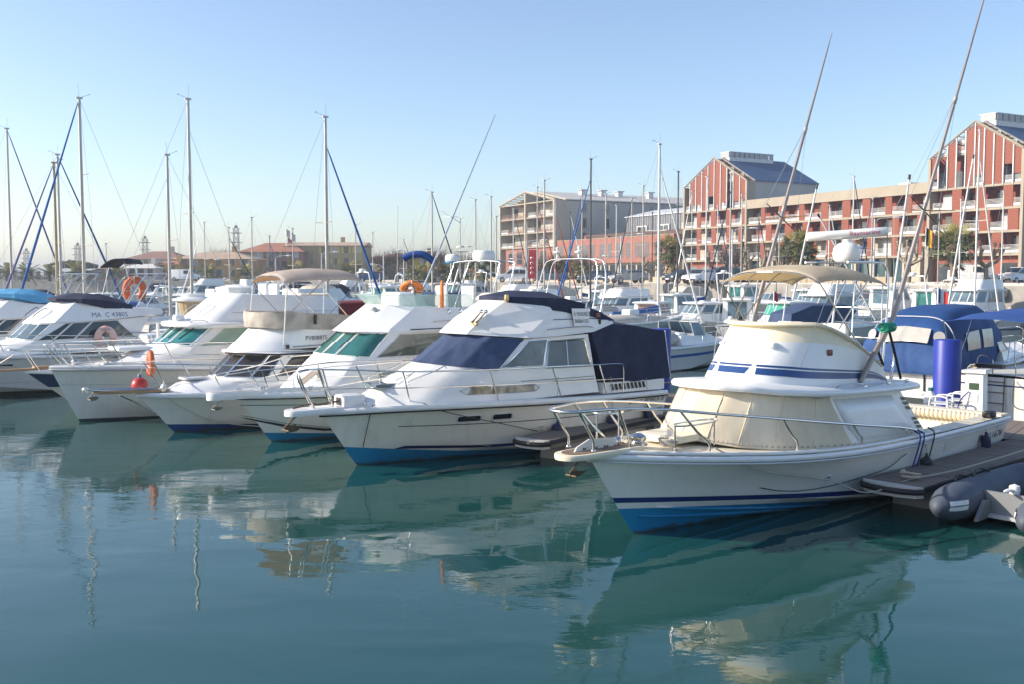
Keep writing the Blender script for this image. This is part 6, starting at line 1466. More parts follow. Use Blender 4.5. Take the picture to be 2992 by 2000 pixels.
mb(1800, 945, 210, 9.5, 'fly', 'white flybridge cruiser left of the bright blue boom cover', free=1.1, seed=7, glass=GLASSB)
mb(1700, 960, 'L', 8.0, 'cuddy', 'white boat under a pale grey cover directly behind the navy aft canopy', free=1.15, seed=8, cover=GREYC)
mb(2010, 935, 200, 7.0, 'pilot', 'small white pilothouse boat under the tall dark mast', free=.95, seed=9, glass=GLASST)
mb(2120, 915, 'L', 7.0, 'pilot', 'white boat with pale windows in the third row', free=1.0, seed=10, glass=GLASSP)
mb(2210, 930, 'L', 7.5, 'cuddy', 'white boat with a dark blue cockpit cover in the third row', free=1.0, seed=11, cover=NAVY)
mb(2530, 945, 200, 6.5, 'cuddy', 'red hulled boat with a red boom roll behind the blue canopied boat', free=1.1, seed=12, hull=hull_mat('red_hull', [(-2, 0, (.3, .03, .03)), (.75, 0, (.7, .68, .65))]), cover=CLR['red'])
mb(2520, 918, 215, 6.5, 'canopy', 'boat with green edged spray canopy in the third row', free=1.0, seed=13, cover=mat('green_spray_canopy', (.10, .25, .17), .5), house_h=1.1)
mb(2700, 945, 200, 8.5, 'pilot', 'white boat with tubular arch and radar dome behind the blue canopy', free=1.2, seed=14, glass=GLASSP, house_h=1.25, arch=True)
mb(2845, 905, 195, 6.5, 'open', 'white boat with dark red bottom ashore behind the blue canopy', free=1.3, seed=15, hull=hull_mat('oxblood_hull', [(-2, 0, (.16, .025, .025)), (.6, 0, (.72, .71, .69))]), cover=WHITE2)
mb(2930, 925, 190, 7.0, 'cuddy', 'white day boat in front of the boulders at the right', free=1.2, seed=16)
mb(2400, 905, 200, 8.0, 'fly', 'white cruiser with a raised bridge seen through the bimini frame', free=1.2, seed=17, glass=GLASSB)
mb(2180, 890, 205, 8.0, 'pilot', 'white cabin boat at the far pontoon left of the bimini', free=1.1, seed=27, glass=GLASSB)
mb(970, 1000, 'R', 9.5, 'fly', 'white cruiser with beige bridge covers behind the tan bimini', free=1.25, seed=18, cover=BEIGEC, glass=GLASSB, house_h=1.15)
mb(1335, 965, 'R', 8.5, 'canopy', 'boat under a large navy canopy behind the green bridge screen', free=1.2, seed=19, cover=NAVYL, house_h=1.25)
mb(1440, 985, 'R', 7.5, 'open', 'white open boat with beige cushions between the two cruisers in the centre', free=1.2, seed=20, cover=BEIGEC)
mb(690, 945, 'R', 8.0, 'fly', 'white cruiser seen over the flybridge of the turquoise glass cruiser', free=1.1, seed=21, glass=GLASSB)
mb(590, 985, 'R', 7.5, 'pilot', 'white boat with a round topped wheelhouse beside the beige canvas drum', free=1.1, seed=22, glass=GLASSB, house_h=1.2)
mb(470, 970, 'R', 6.5, 'open', 'grey dinghy boat behind the stern of the boat numbered MA C 43805', free=.9, seed=23, cover=GREYC)
mb(430, 935, 'R', 7.5, 'cuddy', 'far white boat with a bright blue cover at the left', free=1.1, seed=24, cover=BLUEM)
mb(330, 930, 'R', 8.5, 'pilot', 'far white boat behind the orange horseshoe buoy', free=1.2, seed=25, glass=GLASSB)
mb(130, 925, 'R', 8.5, 'canopy', 'far boat with a navy canopy between the masts at the left', free=1.2, seed=26, cover=NAVY, house_h=1.1)
mb(1130, 925, 'R', 8.0, 'pilot', 'far white wheelhouse boat left of the navy canopy', free=1.1, seed=28, glass=GLASSB)
mb(1560, 925, 'L', 8.0, 'pilot', 'far white boat under the steel radar hoop', free=1.1, seed=29, glass=GLASSB)
mb(1640, 905, 'R', 7.5, 'cuddy', 'far white boat with blue cover right of the radar hoop', free=1.1, seed=30, cover=BLUEC)
mb(1480, 905, 'L', 8.0, 'fly', 'far white flybridge boat in front of the beige house', free=1.1, seed=31, glass=GLASSB)
mb(870, 915, 'L', 8.0, 'pilot', 'far white boat under the small pennant mast', free=1.1, seed=32, glass=GLASSB)
mb(780, 900, 'R', 7.5, 'cuddy', 'far white boat with turquoise cover before the ochre house', free=1.1, seed=33, cover=TURQ)
mb(240, 905, 'L', 8.0, 'cuddy', 'far white boat with blue cover below the umbrella pine', free=1.1, seed=34, cover=BLUEC)
mb(1990, 895, 'R', 7.5, 'canopy', 'far boat with an indigo canopy beneath the tall palm', free=1.1, seed=35, cover=mat('indigo_canvas', (.05, .06, .30), .8), house_h=1.5)
mb(2310, 890, 'L', 7.0, 'cuddy', 'far white boat beside the parked black car', free=1.1, seed=36)
mb(2620, 915, 'R', 7.0, 'cuddy', 'far white open boat left of the white radar arch', free=1.1, seed=37)
mb(550, 915, 'L', 7.5, 'open', 'far white boat with grey cover behind the beige drum', free=1.1, seed=38, cover=GREYC)
mb(40, 900, 'R', 7.5, 'pilot', 'far white boat at the left edge of the picture', free=1.1, seed=39, glass=GLASSB)
mb(1850, 900, 'L', 7.5, 'cuddy', 'far white boat in front of the salmon block', free=1.1, seed=40, cover=WHITE)
# ---- blue canopied cruiser on the other side of the walkway
def boat_N():
    c = atz(2640, 1190); r = empty('cabin_cruiser', c, heading('R')+.05); tag(r, 'white cruiser under a large bright blue canvas canopy with clear windows at the right', 'boat')
    L = 8.5; h = Hull(7.7, 1.55, .8, [(0, 1.05), (.5, 1.15), (1, 1.45)], full=.45, stern=.95, zc=(0, .4), flare=1.3)
    h.build(r, hull_mat('hull_canopied', [(-2, 0, (.03, .05, .12)), (.05, 0, (.70, .69, .66))], wear=.25)); h.rim(r, WHITE2, 'gunwale', (.04, .05)); h.rim(r, BLACK, 'rub_strip', (.03, .016), -.07, out=.014); h.deck(r, WHITE2, 0, .99, .03, .02)
    CB = mat('royal_canvas', (.010, .058, .20), .72, var=.14, vscale=1.5, bump=.02, bscale=3)
    rings = []; sec = [(-.25, 1.05, 1.25, .02), (-.22, 1.5, 1.3, .1), (.05, 2.3, 1.25, .3), (.45, 2.62, 1.2, .42), (1.2, 2.86, 1.18, .44), (2.2, 2.95, 1.15, .46), (3.2, 2.95, 1.1, .46), (3.9, 2.75, 1.0, .4), (4.4, 2.3, .9, .3)]
    for x, zt, hw, rr in sec:
        z0 = 1.0 if x < 3.5 else lerp(1.0, 1.9, (x-3.5)/.9); ring = []
        for i in range(25):
            a = pi*i/24; cy = cos(a); sz = sin(a); y = hw*(1 if cy > 0 else -1)*abs(cy)**.45; z = z0+(zt-z0)*abs(sz)**.5; ring.append(Vector((x, y*(1.12-.12*sz), z)))
        rings.append(ring)
    o = MB().loft(rings, closed=False); o.add([p for p in rings[0]], [tuple(range(25))]); o = o.build('canopy', CB, r, 50); 
    sub_cloth(o, 1, .06, .4)
    CLR_W = mat('clear_vinyl', (.46, .44, .40), .18, var=.15, vscale=3)
    def on(x, i0, i1, x1, nm):
        pass
    # clear windows: aft, side
    def surf(x, a):
        for (xa, za, wa, _), (xb, zb, wb, _2) in zip(sec, sec[1:]):
            if xa <= x <= xb: t = (x-xa)/(xb-xa); zt = lerp(za, zb, t); hw = lerp(wa, wb, t); break
        z0 = 1.0; cy = cos(a); sz = sin(a); y = hw*(1 if cy > 0 else -1)*abs(cy)**.45
        return Vector((x, y*(1.12-.12*sz), z0+(zt-z0)*abs(sz)**.5))
    for s_ in (1, -1):
        for xa, xb in ((1.15, 2.1), (2.35, 3.2)):
            q = MB().grid(lambda u, v: (lambda p: Vector((p.x, s_*(p.y+.035), p.z)))(surf(lerp(xa, xb, u), lerp(.12, .42, v))), 4, 4); q.build('canopy_window', CLR_W, o, 60)
    MB().grid(lambda u, v: Vector((lerp(-.10, .14, v)-.13, lerp(-.75, .75, u), lerp(1.95, 2.38, v)-.12*abs(u-.5))), 4, 3).build('canopy_window', CLR_W, o, 60)
    for s_ in (1, -1): MB().lathe([(.16, 0), (.16, .01)], (-.02, s_*1.0, 2.1), 14, (-1, s_*.4, .3)).build('canopy_window', CLR_W, o, 60)
    MB().tube([p+Vector((-.02, 0, .03)) for p in rings[3]], .015, 5).build('canopy_seam', LGREY, o, 60)
    ws = House([([1.45]*4, [(5.6, 0), (5.4, .55), (4.7, 1.1), (3.8, 1.2)]), ([2.15]*4, [(4.7, 0), (4.6, .5), (4.2, .9), (3.7, 1.0)])])
    for a, b in ((.02, .98), (1.04, 1.96), (2.04, 2.96)): ws.window(r, CLR_W, STEEL, 0, a, b, a, b, .03, .97, .04)
    House([([1.15]*5, [(7.6, 0), (7.3, .4), (6, 1.05), (4, 1.25), (3.9, 0)]), ([1.5]*5, [(6.4, 0), (6.3, .35), (5.6, .85), (4, 1.15), (3.9, 0)])]).build('foredeck_trunk', WHITE2, r, 30)
    h.rail(r, .45, .98, .6, (.5, .6, .7, .8, .9), inset=.08)
    for x in (1.5, 3.0): MB().tube([Vector((x, 1.62, 1.0)), Vector((x, 1.64, .55))], .03, 6).build('fender_strap', BLACK, r, 60)
    for y in (-.6, .4): MB().tube([Vector((-.03, y, 1.0)), Vector((-.03, y, .5))], .025, 5).build('transom_strap', BLACK, r, 60)
    rboxp('swim_platform', (-.45, 0, .42), (.8, 2.4, .08), .03, WHITE2, r)
    return r
boat_N()
# ---- yacht stern and awning at the right edge
def boat_S():
    c = atz(2905, 1232); r = empty('sailing_yacht', c, heading('R')); tag(r, 'white yacht stern with coiled ropes, boarding ladder and blue awning at the right edge', 'sailing yacht')
    h = Hull(8, 1.4, .9, [(0, 1.15), (.5, 1.1), (1, 1.25)], full=.45, stern=.82, chine=.85, zc=(0, .3), flare=1.0); h.build(r, hull_mat('yacht_stern', [(-2, 0, (.25, .2, .15)), (.05, 0, (.70, .68, .63)), (.92, 0, (.03, .05, .14)), (.96, 0, (.74, .72, .68))], wear=.5)); h.rim(r, TEAK, 'toe_rail', (.04, .03), .03); h.deck(r, OFFW, 0, .99, .02, .02)
    for y in (.25, -.25): MB().tube([Vector((-.05, y, 1.2)), Vector((-.1, y, .1))], .018, 6).build('ladder_rail', RUST, r, 60)
    for i in range(4): MB().tube([Vector((-.08, -.25, .2+.28*i)), Vector((-.08, .25, .2+.28*i))], .015, 6).build('ladder_rung', RUST, r, 60)
    for y in (.5, -.5): MB().tube(spline([Vector((.05, y, 1.18)), Vector((0, y, 1.6)), Vector((0, y-.15, 1.72)), Vector((0, y-.4, 1.6)), Vector((.05, y-.4, 1.18))], 4), .016, 6).build('stern_rail', STEEL, r, 60)
    pts = [Vector((-.05+.06*cos(i*1.1), .5+.22*cos(i*.6), 1.2+.16*sin(i*.6)+.002*i)) for i in range(60)]; MB().tube(pts, .014, 5).build('rope_coil', ROPE, r, 60)
    boxp('wind_steering', (-.1, .1, 1.45), (.2, .7, .1), DARK, r); boxp('rudder_blade', (-.1, .55, .75), (.05, .3, .5), TEAK, r)
    def P(u, v): return Vector((lerp(-.6, 3.2, u), lerp(-1.3, 1.3, v), 2.72+.25*u-.12*(2*v-1)**2-.03*sin(u*9)))
    aw = MB().grid(P, 16, 8).build('awning', BLUEC, r, 60); aw.modifiers.new('t', 'SOLIDIFY').thickness = .012
    for y in (1.2, -1.2):
        MB().tube([Vector((.1, y, 1.2)), Vector((-.5, y, 2.6))], .02, 6).build('awning_pole', STEEL, aw, 60); MB().tube([Vector((.15, y*.95, 1.2)), Vector((1.2, y, 2.7))], .02, 6).build('awning_pole', STEEL, aw, 60)
    MB().tube(spline([Vector((-.05, -.5, 1.1)), Vector((-1.0, -.9, .6)), Vector((-1.6, -1.5, .55))], 5), .014, 5).build('mooring_line', ROPED, r, 60)
    return r
boat_S()
# ---- the far rows along the quay wall
ORD = ('first', 'second', 'third', 'fourth', 'fifth', 'sixth', 'seventh', 'eighth', 'ninth', 'tenth', 'eleventh', 'twelfth', 'thirteenth', 'fourteenth', 'fifteenth', 'sixteenth', 'seventeenth', 'eighteenth', 'nineteenth', 'twentieth', 'twenty-first', 'twenty-second', 'twenty-third', 'twenty-fourth', 'twenty-fifth', 'twenty-sixth', 'twenty-seventh', 'twenty-eighth')
def along(pts, step, off):
    P = [Vector((x, y, 0)) for x, y in pts]; out = []; d = step/2
    for a, c in zip(P, P[1:]):
        L_ = (c-a).length; t = (c-a).normalized(); n = Vector((t.y, -t.x, 0)); n = n if n.y < 0 else -n
        while d < L_: out.append((a+t*d+n*off, atan2(n.y, n.x))); d += step
        d -= L_
    return out
FG = 'boats moored in the far rows along the quay wall'
proto = [mb(0, 0, 0, 7.2, 'pilot', 'p', D=100, seed=51, glass=GLASSB, free=1.25, house_h=1.25, group=FG), mb(0, 0, 0, 7.0, 'cuddy', 'p', D=100, seed=52, cover=BLUEC, free=1.3, group=FG), mb(0, 0, 0, 8.0, 'fly', 'p', D=100, seed=53, glass=GLASSB, free=1.3, house_h=1.15, group=FG), mb(0, 0, 0, 6.8, 'canopy', 'p', D=100, seed=54, cover=NAVY, free=1.2, house_h=1.3, group=FG), mb(0, 0, 0, 7.5, 'pilot', 'p', D=100, seed=55, glass=GLASST, free=1.3, house_h=1.3, arch=True, group=FG), mb(0, 0, 0, 6.5, 'open', 'p', D=100, seed=56, cover=GREYC, free=1.3, group=FG), mb(0, 0, 0, 7.0, 'canopy', 'p', D=100, seed=57, cover=GREYC, free=1.2, house_h=1.25, group=FG)]
PDESC = ('white wheelhouse boat', 'white boat with blue cover', 'white flybridge boat', 'boat with navy canopy', 'white boat with radar arch', 'boat under a grey cover', 'boat with grey canopy')
rnd = random.Random(77); used_p = set()
for row, (step, off, pts, where) in enumerate(((3.9, 6.0, edge[2:7], 'innermost far row by the quay'), (4.6, 22, edge[2:7], 'middle far row off the quay'), (5.2, 38, edge[2:6], 'outer far row off the quay'))):
    for i, (p, a) in enumerate(along(pts, step, off)):
        if i >= 27 or rnd.random() < .12: continue
        k = rnd.randrange(7); o = proto[k] if k not in used_p else copy_tree(proto[k]); used_p.add(k)
        a2 = a+(0 if rnd.random() < .55 else pi)+rnd.uniform(-.06, .06); f = Vector((cos(a2), sin(a2), 0)); o.location = p-f*3.4; o.rotation_euler = (0, 0, a2); s_ = rnd.uniform(.9, 1.15); o.scale = (s_, s_, s_)
        o['label'] = '%s, %s from right in the %s' % (PDESC[k], ORD[i], where)
for i, (px, yt, D) in enumerate(((1345, 640, 105), (1500, 610, 112), (1540, 650, 120), (1665, 620, 108), (1700, 560, 104), (1800, 600, 110), (1845, 580, 100), (1905, 620, 112), (2020, 560, 104), (2095, 600, 108), (2165, 570, 96), (2215, 640, 106), (2275, 620, 100), (2420, 600, 96), (2545, 580, 92), (2590, 640, 98), (2740, 600, 90), (2925, 560, 84), (600, 650, 120), (790, 690, 125), (1090, 680, 118), (1180, 700, 120))):
    sailboat(px, yt, D, ('L', 'R')[i % 2], 'distant yacht, %s far thin mast counted %s' % (ORD[i] if i < 18 else ORD[i-18], 'rightwards from the blue rolled bimini' if i < 18 else 'from the ochre house'), ('none', 'dark', 'none', 'white', 'blue')[i % 5], ('none', 'blue', 'white')[i % 3], (ALU, ALUW, ALU, ALUD)[i % 4], L=7.5, rad=.06, seed=100+i)
# ================================================================ palms, bare trees, lamps, cars, towers, flags
TRUNK = mat('palm_trunk', (.22, .16, .11), .95, var=.3, vscale=6, bump=.03, bscale=9)
SKIRT = mat('dead_fronds', (.34, .25, .14), .95, var=.25, vscale=4)
LEAF1 = mat('palm_leaf', (.13, .155, .05), .7, var=.35, vscale=2); LEAF2 = mat('palm_leaf_yellow', (.28, .25, .06), .7, var=.3, vscale=2)
BARK = mat('plane_bark', (.30, .24, .17), .95, var=.3, vscale=3, bump=.03, bscale=6); TWIG = mat('twigs', (.17, .13, .10), .95)
PINE = mat('pine_needles', (.030, .055, .022), .85, var=.35, vscale=1.)
def frond_fan(b, o, d, L, rnd, fan=True):
    """one frond: a rib and a fan of narrow leaflets"""
    d = d.normalized(); sd = d.cross(Vector((0, 0, 1))); sd = sd.normalized() if sd.length > .1 else Vector((1, 0, 0)); up = sd.cross(d)
    P = [o+d*(L*t)+Vector((0, 0, -L*.32*t*t)) for t in (0, .3, .6, .8, 1)]
    tip = P[2]; n = 13
    if fan:
        for k in range(n):
            a = lerp(-1.25, 1.25, k/(n-1)); dirn = (d*cos(a)+sd*sin(a)+Vector((0, 0, -.25-.35*abs(a)))).normalized(); l = L*.52*(1-.25*abs(a)/1.25)*rnd.uniform(.8, 1.1)
            w = (sd*cos(a)-d*sin(a))*L*.024; e = tip+dirn*l; m_ = tip+dirn*l*.5+up*.02
            b.add([tip, m_+w, e, m_-w], [(0, 1, 2, 3)])
    else:
        n = 12
        for k in range(n):
            t = (k+1.5)/(n+1); i = min(int(t*4), 3); q = P[i].lerp(P[i+1], t*4-i); l = L*.30*(1-.55*t)+.06
            for s_ in (1, -1):
                dirn = (sd*s_+d*.55+Vector((0, 0, -.35))).normalized(); e = q+dirn*l; w = d*L*.022
                b.add([q-w, q+w, e], [(0, 1, 2)])
    b.tube([P[0], P[1], P[2]], [.025*L, .018*L, .010*L], 3, cap=False)
def palm(px, ybase, ytop, D, label, fan=True, skirt=.3, seed=0, spread=1., fat=1., n=44):
    rnd = random.Random(seed); b0 = Vector((atd(px, 808, D).x, D, GZ)); zt = atd(px, ytop, D).z-GZ; cl = zt*.0
    r = empty('palm_tree', b0); tag(r, label, 'palm tree', 'palms along the quay'); R_ = (1.7 if fan else 2.2)*spread; ht = max(1.2, zt-R_*.75)
    tr = MB(); m_ = 12; tr.tube([Vector((.06*sin(i*.7), .05*cos(i), ht*i/m_)) for i in range(m_+1)], [(.28-.10*i/m_)*fat+.02*(i % 2) for i in range(m_+1)], 9); tr.build('trunk', TRUNK, r, 60)
    if skirt:
        s_ = MB(); sz = ht*skirt
        for k in range(90):
            a = rnd.random()*6.283; z = ht-sz*rnd.random()*1.0+.2; o = Vector((.2*cos(a), .2*sin(a), z)); e = o+Vector((cos(a)*rnd.uniform(.35, .75)*spread, sin(a)*rnd.uniform(.35, .75)*spread, -rnd.uniform(.5, 1.2))); w = Vector((-sin(a), cos(a), 0))*.12
            s_.add([o-w*.4, o+w*.4, e+w, e-w], [(0, 1, 2, 3)])
        s_.build('dead_fronds', SKIRT, r, 0)
    for nm, mm_, k0 in (('crown', LEAF1, int(n*.75)), ('young_fronds', LEAF2, int(n*.25))):
        b = MB()
        for k in range(k0):
            a = rnd.random()*6.283; el = (rnd.uniform(-.55, .75) if nm == 'crown' else rnd.uniform(.5, 1.3)); frond_fan(b, Vector((0, 0, ht+.15)), Vector((cos(a)*cos(el), sin(a)*cos(el), sin(el))), R_*rnd.uniform(.85, 1.1), rnd, fan)
        b.build(nm, mm_, r, 0)
    return r
palm(1960, 838, 688, 118, 'tall fan palm with a thick skirt of dead leaves in front of the salmon block', True, .55, 1, 1.35, 1.4, 60)
palm(2330, 800, 672, 112, 'bushy fan palm in front of the long red wing behind the radar', True, .3, 2, 1.5, 1.2, 70)
palm(2785, 830, 655, 100, 'large fan palm with brown skirt before the right gable', True, .5, 3, 1.6, 1.4, 80)
palm(1645, 850, 735, 128, 'leaning ragged palm before the left end of the salmon block', True, .2, 4, 1.25, 1.0, 46)
palm(1405, 845, 742, 132, 'full dark palm left of the beige house', True, .4, 5, 1.6, 1.2, 60)
palm(1325, 845, 750, 140, 'dark palm left of the full one by the beige house', True, .4, 6, 1.6, 1.2, 60)
palm(1228, 850, 760, 140, 'palm seen behind the blue rolled bimini', True, .3, 7, 1.5, 1.1, 50)
palm(607, 850, 767, 180, 'feather palm in front of the ochre house wall', False, 0, 8, 1.2, 1.0, 50)
palm(715, 850, 770, 180, 'feather palm at the right corner of the ochre house', False, 0, 9, 1.1, 1.0, 46)
palm(865, 850, 760, 178, 'palm in front of the brown red house', True, .2, 10, 1.3, 1.0, 40)
palm(1030, 850, 758, 175, 'palm in front of the olive yellow house', True, .2, 11, 1.5, 1.1, 46)
palm(20, 850, 790, 170, 'leftmost palm at the edge of the picture', False, 0, 12, 1.3, 1.2, 44)
palm(80, 850, 785, 170, 'second palm from the left edge', False, 0, 13, 1.3, 1.2, 44)
palm(222, 850, 782, 168, 'broad dark palm under the umbrella pine', False, 0, 14, 1.5, 1.3, 54)
palm(333, 850, 785, 168, 'palm beside the dark raised awning at the left', False, 0, 15, 1.2, 1.2, 44)
palm(145, 850, 795, 172, 'low palm between the twin masts and the second palm', False, 0, 16, 1.1, 1.1, 40)
palm(1690, 850, 790, 120, 'short yellowing palm right of the steel hoop', True, .1, 17, 1.0, .9, 36)
def bare_tree(px, ytop, D, label, seed, pollard=True, spread=1., name='plane_tree'):
    rnd = random.Random(seed); b0 = Vector((atd(px, 808, D).x, D, GZ)); H_ = atd(px, ytop, D).z-GZ; r = empty(name, b0); tag(r, label, 'tree', 'leafless trees along the quay')
    t = MB(); tw = MB(); f = H_*.38
    t.tube([Vector((0, 0, -.1)), Vector((.05, 0, f*.5)), Vector((.0, .05, f))], [.30, .22, .24], 8)
    for k in range(4 if pollard else 6):
        a = 6.283*k/(4 if pollard else 6)+rnd.random(); L1 = H_*.34*spread; p0 = Vector((0, 0, f)); p1 = p0+Vector((cos(a)*L1*.75, sin(a)*L1*.75, L1*.45)); p2 = p1+Vector((cos(a+.5)*L1*.15, sin(a+.5)*L1*.15, L1*.85))
        t.tube(spline([p0, p0.lerp(p1, .5)+Vector((0, 0, -.08)), p1, p2], 3), [lerp(.19, .10, i/9) for i in range(10)], 7); t.ell(p2, (.18, .18, .18), 7, 5)
        q = p1+Vector((rnd.uniform(-.6, .6), rnd.uniform(-.6, .6), L1*.5)); t.tube([p1, q], [.12, .10], 6); t.ell(q, (.16, .16, .16), 7, 5)
        for tip in (p2, q):
            for j in range(5 if pollard else 16):
                d = Vector((rnd.uniform(-1, 1), rnd.uniform(-1, 1), rnd.uniform(.3, 1.6))).normalized(); l = rnd.uniform(.3, .8) if pollard else rnd.uniform(.8, 2.0); e = tip+d*l; tw.tube([tip, e], [.022, .008], 3)
                if not pollard:
                    for i in range(3): d2 = (d+Vector((rnd.uniform(-.7, .7), rnd.uniform(-.7, .7), rnd.uniform(-.2, .6)))).normalized(); s0 = tip+d*l*rnd.uniform(.4, 1); tw.tube([s0, s0+d2*l*.6], [.012, .005], 3)
    t.build('trunk', BARK, r, 60); o = tw.build('twigs', TWIG, r, 0); o['kind'] = 'stuff'
    return r
for i, (px, yt, D, lb, pol) in enumerate([(2095, 730, 118, 'pollarded plane tree before the left corner of the middle gable', True), (2215, 722, 112, 'pollarded plane tree with spread arms right of the middle gable', True), (2655, 690, 108, 'pollarded plane tree before the long wing near the Belgian flag', True), (2880, 700, 100, 'pollarded plane tree with wide arms in front of the right gable', True), (2290, 735, 120, 'thin bare tree behind the beige bimini', False), (2130, 745, 116, 'bare slim tree between the two pollards by the middle gable', False), (2440, 740, 116, 'bare tree hidden behind the radar', True), (1900, 745, 120, 'bare pollard before the salmon block', True), (1700, 775, 125, 'small bare tree with dense twigs right of the hoop', False), (1560, 790, 130, 'small bare tree at the foot of the beige house', False), (1160, 745, 150, 'bare tree with fine twigs in the centre', False), (1270, 735, 150, 'bare tree with fine twigs behind the crossed outrigger', False), (1200, 750, 160, 'bare tree behind the blue rolled bimini', False), (1110, 760, 150, 'bare tree right of the olive house', False), (640, 725, 235, 'far bare tree behind the roofs of the ochre house', False), (1340, 755, 150, 'bare tree left of the full dark palm', False), (1600, 780, 128, 'bare tree before the red ground floor of the beige house', False)]): bare_tree(px, yt, D, lb, 40+i, pol, 1.15 if pol else .8)
# dark conifer
cx = Vector((atd(2168, 808, 112).x, 112, GZ)); r = empty('conifer', cx); tag(r, 'slim dark conifer right of the middle gable', 'tree'); MB().tube([Vector((0, 0, 0)), Vector((0, 0, 4.2))], [.12, .03], 6).build('trunk', BARK, r, 60)
b = MB(); rnd = random.Random(5)
for k in range(520):
    z = rnd.uniform(.8, 4.6); rr = (1.1*(1-z/4.9)+.1)*sqrt(rnd.random()); a = rnd.random()*6.283; p = Vector((rr*cos(a), rr*sin(a), z)); d = Vector((rnd.uniform(-1, 1), rnd.uniform(-1, 1), rnd.uniform(-.3, .8))).normalized()*.25; w = d.orthogonal().normalized()*.06; b.add([p-w, p+w, p+d], [(0, 1, 2)])
b.build('crown', mat('conifer_brown', (.07, .06, .04), .9), r, 0)
# umbrella pine
cx = Vector((atd(212, 808, 190).x, 190, GZ)); zt = atd(212, 763, 190).z-GZ; r = empty('umbrella_pine', cx); tag(r, 'broad dark umbrella pine behind the masts at the left', 'tree'); MB().tube([Vector((0, 0, 0)), Vector((.3, 0, zt*.45)), Vector((0, 0, zt*.75))], [.35, .25, .18], 7).build('trunk', BARK, r, 60)
b = MB(); rnd = random.Random(6)
for k in range(3800):
    a = rnd.random()*6.283; rr = 4.5*sqrt(rnd.random()); top = zt*(1-.22*(rr/4.5)**2); lo = zt*.62; z = lerp(lo, top, rnd.random()**.6); p = Vector((rr*cos(a)*1.0, rr*sin(a), z)); d = Vector((rnd.uniform(-1, 1), rnd.uniform(-1, 1), rnd.uniform(-.2, 1))).normalized()*.38; w = d.orthogonal().normalized()*.12; b.add([p-w, p+w, p+d], [(0, 1, 2)])
b.build('crown', PINE, r, 0)
# ---------------------------------------------------------------- lamps
def lamp(px, ytop, D, label, double=True, sgn=1):
    r = empty('street_lamp', (atd(px, 808, D).x, D, GZ)); tag(r, label, 'street lamp', 'street lamps on the quay'); H_ = atd(px, ytop, D).z-GZ
    MB().tube([Vector((0, 0, 0)), Vector((0, 0, H_*.8)), Vector((0, 0, H_))], [.10, .07, .05], 8).build('pole', LGREY, r, 60)
    for s_, zz, l in ((sgn, H_, 1.9),)+(((-sgn, H_*.55, 1.3),) if double else ()):
        MB().tube(spline([Vector((0, 0, zz-.9)), Vector((s_*.15, 0, zz-.3)), Vector((s_*.5, 0, zz)), Vector((s_*l, 0, zz+.12))], 4), .04, 6).build('arm', LGREY, r, 60)
        MB().ell((s_*(l+.25), 0, zz+.12), (.5, .16, .09), 10, 6).build('lamp_head', WHITE, r, 60)
for px, yt, D, lb, db, sg in [(1538, 703, 118, 'street lamp before the beige house', True, 1), (1814, 686, 108, 'street lamp before the salmon block', True, 1), (2138, 669, 100, 'street lamp before the right edge of the middle gable', False, 1), (2552, 638, 96, 'street lamp before the long red wing', True, 1), (806, 748, 160, 'street lamp before the brown red house', False, 1), (1121, 733, 130, 'street lamp right of the olive house', True, 1), (1318, 722, 125, 'street lamp by the crossed outrigger', False, 1), (672, 760, 165, 'street lamp before the ochre house', True, -1), (940, 738, 150, 'street lamp left of the blue furled sail', False, 1)]: lamp(px, yt, D, lb, db, sg)
